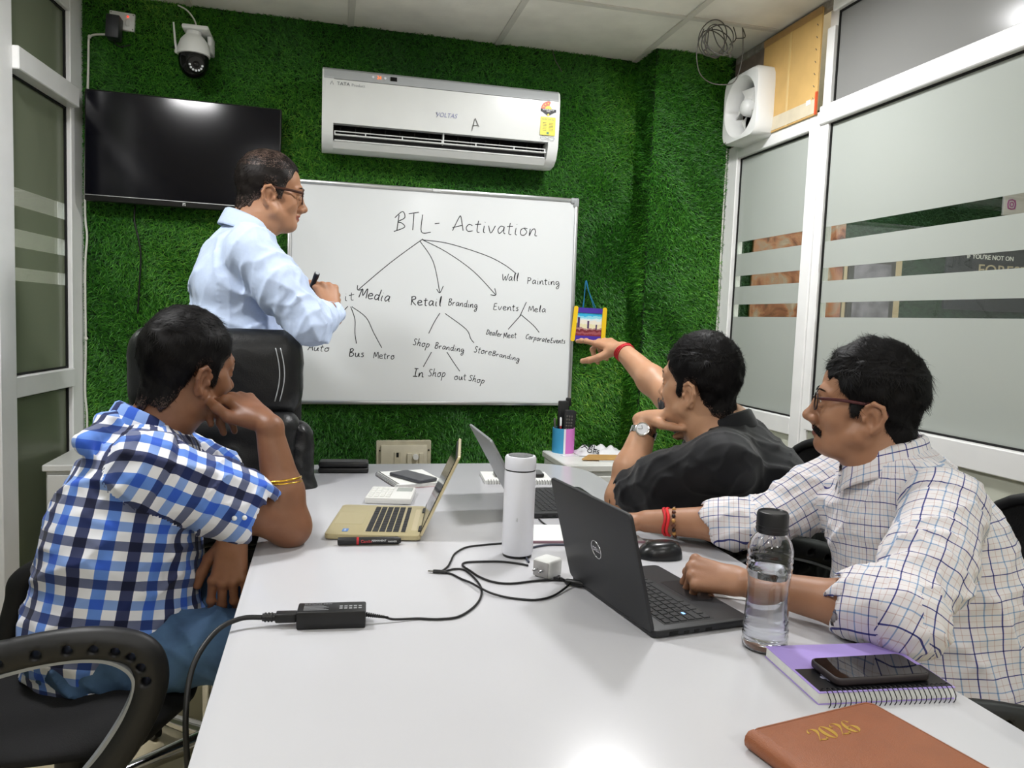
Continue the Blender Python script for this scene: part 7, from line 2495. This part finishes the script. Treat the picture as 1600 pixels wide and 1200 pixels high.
fd = folds(41, [(.0045, 52, (.5, .2, 1), 2.0), (.0035, 100, (-.6, .4, 1), 1.7), (.0015, 190, (.3, .9, .4), 1.4)])
fs2 = folds(9, [(.005, 105, nrm(elR-shR), 1.4)])
F.warp(lambda P_, q: fd(P_)+fs2(P_)*np.clip(1.2-np.linalg.norm(P_-(elR*.3+shR*.7), axis=1)/.16, 0, 1), .03)
mA = {0: cyl_map((-.43, 1.67, .55), (-.375, 1.755, .95), .158, (1, .2, 0)), 1: plane_map(shR, elR, (.2, -.8, .55)), 2: plane_map(shL, elL, (.3, -.7, .6))}
garment(pA, 'shirt', F, [m_ging], mA)
collar(pA, HA, neckA+V3(.004, .004, .010), HA.c-neckA+V3(-.02, 0, .06), m_ging, .068, .044, 62, .5)
for (q, o) in ((.50, .0), (.57, .012)):
    p = elR*q+shR*(1-q); ax = nrm(elR-shR); out_ = nrm(np.cross(ax, (0, 0, 1))); out_ = out_ if out_[1] < 0 else -out_
    out_ = nrm(out_*.8+V3(0, 0, -.2+o*8))
    MB().ball(tuple(p+out_*.0835), .0052, 10, 6, s=(1, 1, 1)).build('sleeve_button', M['board_white'], pA, world=True, smooth=180)
# jeans
m_jean, nt, b = new_mat('denim')
tcn = nt.nodes.new('ShaderNodeTexCoord'); nz = nt.nodes.new('ShaderNodeTexNoise'); nz.inputs['Scale'].default_value = 9; nz.inputs['Detail'].default_value = 6
nt.links.new(tcn.outputs['Object'], nz.inputs['Vector'])
rp = nt.nodes.new('ShaderNodeValToRGB'); rp.color_ramp.elements[0].color = (*lin('#22395a'), 1); rp.color_ramp.elements[1].color = (*lin('#56799f'), 1)
rp.color_ramp.elements[0].position = .3; rp.color_ramp.elements[1].position = .75
nt.links.new(nz.outputs['Fac'], rp.inputs['Fac']); nt.links.new(rp.outputs['Color'], b.inputs['Base Color']); b.inputs['Roughness'].default_value = .85
F = Field((-.62, 1.42, .04), (.16, 2.0, .76), .006)
F.ell((-.425, 1.67, .575), (.145, .175, .10), rot_xyz(0, 0, -8), k=.04)
F.chain([(-.40, 1.58, .575), (-.02, 1.60, .575), (.03, 1.61, .53), (.06, 1.60, .14)], [.080, .068, .062, .05], k=.03)
F.chain([(-.41, 1.77, .575), (-.06, 1.80, .600), (-.01, 1.80, .54), (.02, 1.80, .14)], [.080, .068, .062, .05], k=.03)
fj = folds(3, [(.0055, 70, (1, .5, .7), 1.8), (.004, 130, (.8, -.4, .6), 1.6)])
F.warp(lambda P_, q: fj(P_), .03)
V_, Q_, _ = F.surface(1)
je = np_mesh('jeans', V_, Q_, [m_jean], pA)
shoes(pA, [(.05, 1.60, 0), (.02, 1.80, 0)], [(1, .1), (1, .1)], m_shoe)

# ------------------------------------------------------------------ the standing man with spectacles
pB = thing('person', 'standing man with spectacles in a pale blue long sleeved shirt holding a marker', 'person', (-.27, 2.55, 0))
HB = Pose(at(423, 299, 2.53), 76, 4, -3, .945)
skB = skin_mat('skin_tan', '#b48566', '#a57556'); lipB = mat('lip_tan', '#97594a', .45)
neckB = V3(-.243, 2.528, 1.500)
shR, shL = V3(-.215, 2.365, 1.425), V3(-.300, 2.70, 1.43)
elR, wrR = V3(-.052, 2.315, 1.218), V3(*at(517, 490, 2.47))
elL, wrL = V3(-.150, 2.755, 1.200), V3(*at(470, 478, 2.66))
F = Field((-.50, 2.18, 1.05), (.14, 2.84, 1.78), .0027)
build_head(F, HB, fat=.6, nose=1.1)
build_neck(F, HB, neckB, .058, .066)
F.chain([shL, (shL+shR)/2+V3(0, 0, -.02), shR], [.05, .07, .05], k=.03)
for (sh, el, wr_) in ((shR, elR, wrR), (shL, elL, wrL)):
    F.chain([sh, el], [.045, .04], k=.02)
    F.chain([el, el*.65+wr_*.35, wr_], [.040, .040, .027], k=.02)
tipsB = build_hand(F, wrR+nrm(wrR-elR)*.018, V3(-.28, .32, .88), V3(.34, -.92, .16), 1, {'index': (48, 72, 40), 'middle': (62, 80, 45), 'ring': (70, 84, 46), 'pinky': (74, 84, 46)}, ((.5, .8, -.4), (.0, .9, -.45), (-.3, .85, -.3)), 1.02)
build_hand(F, wrL+nrm(wrL-elL)*.014, V3(.62, -.22, .30), V3(-.15, .60, .75), -1, {'index': (40, 60, 30), 'middle': (48, 64, 34), 'ring': (54, 66, 36), 'pinky': (58, 66, 36)}, ((.6, .75, -.3), (.2, .95, -.2), (.0, 1, -.2)), 1.02)
body_mesh(pB, F, [skB, lipB], HB)
m_scalp = mat('thin_hair', '#54423a', .5, noise=.3, nscale=160)
def crownB(p, r):
    d = np.sqrt((p[:, 0]/.07)**2+((p[:, 1]+.030)/.068)**2)
    bald = (p[:, 2] > .066) & (d < .55+.9*r)
    return ~bald | (r < .38)
build_hair(pB, HB, .0045, .003, 29, lambda q: np.stack([.15+0*q[:, 0], np.where(q[:, 2] > .075, -.9, -.75), np.where(q[:, 2] > .075, .05, -.75)], 1), 12000, (.014, .030), .12, M['hair_soft'], front=.074, recede=.022, nape=-.072, burn=-.030, wave=.08, tuft=.0026, cap_mat=m_scalp, crown=crownB, fade=.045)
brows(pB, HB, M['hair_soft']); eyes(pB, HB)
spectacles(pB, HB, mat('rim_tortoise', '#3a1d12', .3), M['lens'], w=.0255, hh=.0235, r=.002)
m_blue = mat('pale_blue_cloth', '#c3d3ef', .75, noise=.03, nscale=120, bump=.15, bscale=900, sheen=.1)
F = Field((-.56, 2.16, .86), (.12, 2.90, 1.53), .0046)
F.ell((-.272, 2.535, .98), (.150, .185, .17), rot_xyz(0, 0, -18), k=.04)
F.ell((-.268, 2.530, 1.13), (.155, .190, .18), rot_xyz(0, 0, -18), k=.05)
F.ell((-.262, 2.530, 1.325), (.135, .190, .15), rot_xyz(0, 0, -18), k=.05)
F.chain([shR+V3(-.01, .01, 0), V3(-.250, 2.53, 1.425), shL+V3(-.01, -.01, 0)], [.064, .088, .064], k=.05)
F.cap(V3(-.250, 2.53, 1.415), neckB+V3(0, 0, -.030), .088, .067, k=.03)
F.chain([shR, elR*.5+shR*.5, elR+V3(.0, .0, -.004)], [.072, .070, .060], k=.035, part=1)
F.chain([elR, elR*.45+wrR*.55, elR*.10+wrR*.90], [.059, .052, .038], k=.025, part=1)
F.cap(elR*.30+wrR*.70, elR*.04+wrR*.96, .043, .040, k=.004, part=1)
F.cap(elR*.12+wrR*.88, elR*-.2+wrR*1.2, .033, .033, k=.003, op='s')
F.chain([shL, elL, elL*.1+wrL*.9], [.070, .058, .040], k=.035, part=2)
F.chain([V3(-.40, 2.40, 1.405), V3(-.405, 2.53, 1.415), V3(-.39, 2.66, 1.405)], [.003]*3, k=.004, op='s')
fd = folds(51, [(.0060, 48, (.7, .2, .9), 2.0), (.0045, 85, (-.7, .3, .8), 1.8), (.0018, 160, (.4, .9, .2), 1.5)])
fs2 = folds(14, [(.0075, 105, nrm(wrR-elR)+V3(.1, 0, -.3), 1.5), (.005, 80, nrm(elR-shR), 1.5)])
F.warp(lambda P_, q: fd(P_)+fs2(P_)*np.clip(1.3-np.linalg.norm(P_-elR, axis=1)/.16, 0, 1), .03)
V_, Q_, _ = F.surface(1)
np_mesh('shirt', V_, Q_, [m_blue], pB)
collar(pB, HB, neckB+V3(.002, .000, .004), HB.c-neckB+V3(-.02, 0, .08), m_blue, .069, .040, 72, .5)
F = Field((-.52, 2.28, .04), (-.04, 2.82, 1.02), .008)
F.ell((-.285, 2.535, .93), (.14, .175, .12), k=.04)
for (x, y) in ((-.27, 2.45), (-.30, 2.64)):
    F.chain([(x, y, .90), (x+.01, y, .50), (x, y, .10)], [.092, .072, .056], k=.03)
V_, Q_, _ = F.surface(1)
np_mesh('trousers', V_, Q_, [m_trou], pB)
shoes(pB, [(-.28, 2.45, 0), (-.31, 2.64, 0)], [(.9, .4), (.9, .4)], m_shoe)
# marker in his right hand
W_ = wrR+nrm(wrR-elR)*.018; d_ = nrm(V3(-.28, .32, .88)); n_ = nrm(V3(.34, -.92, .16)-d_*(V3(.34, -.92, .16)@d_)); t_ = np.cross(n_, d_)
c_m = W_+d_*.098-n_*.014+t_*.038
axm = nrm(n_*.93+d_*.30-t_*.10)
mkB = thing('marker_pen', 'black capped marker held in the fist of the standing man', 'marker', tuple(c_m))
MB().tube([tuple(c_m-axm*.05), tuple(c_m+axm*.042)], .0078, 14).build('barrel', M['black_plastic'], mkB, world=True, smooth=40)
MB().tube([tuple(c_m+axm*.042), tuple(c_m+axm*.062), tuple(c_m+axm*.064)], [.0086, .0086, .006], 14).build('cap', M['ink'], mkB, world=True, smooth=40)
MB().tube([tuple(c_m+axm*.0640), tuple(c_m+axm*.0646)], .0058, 14).build('cap_end', M['ac_grey'], mkB, world=True)
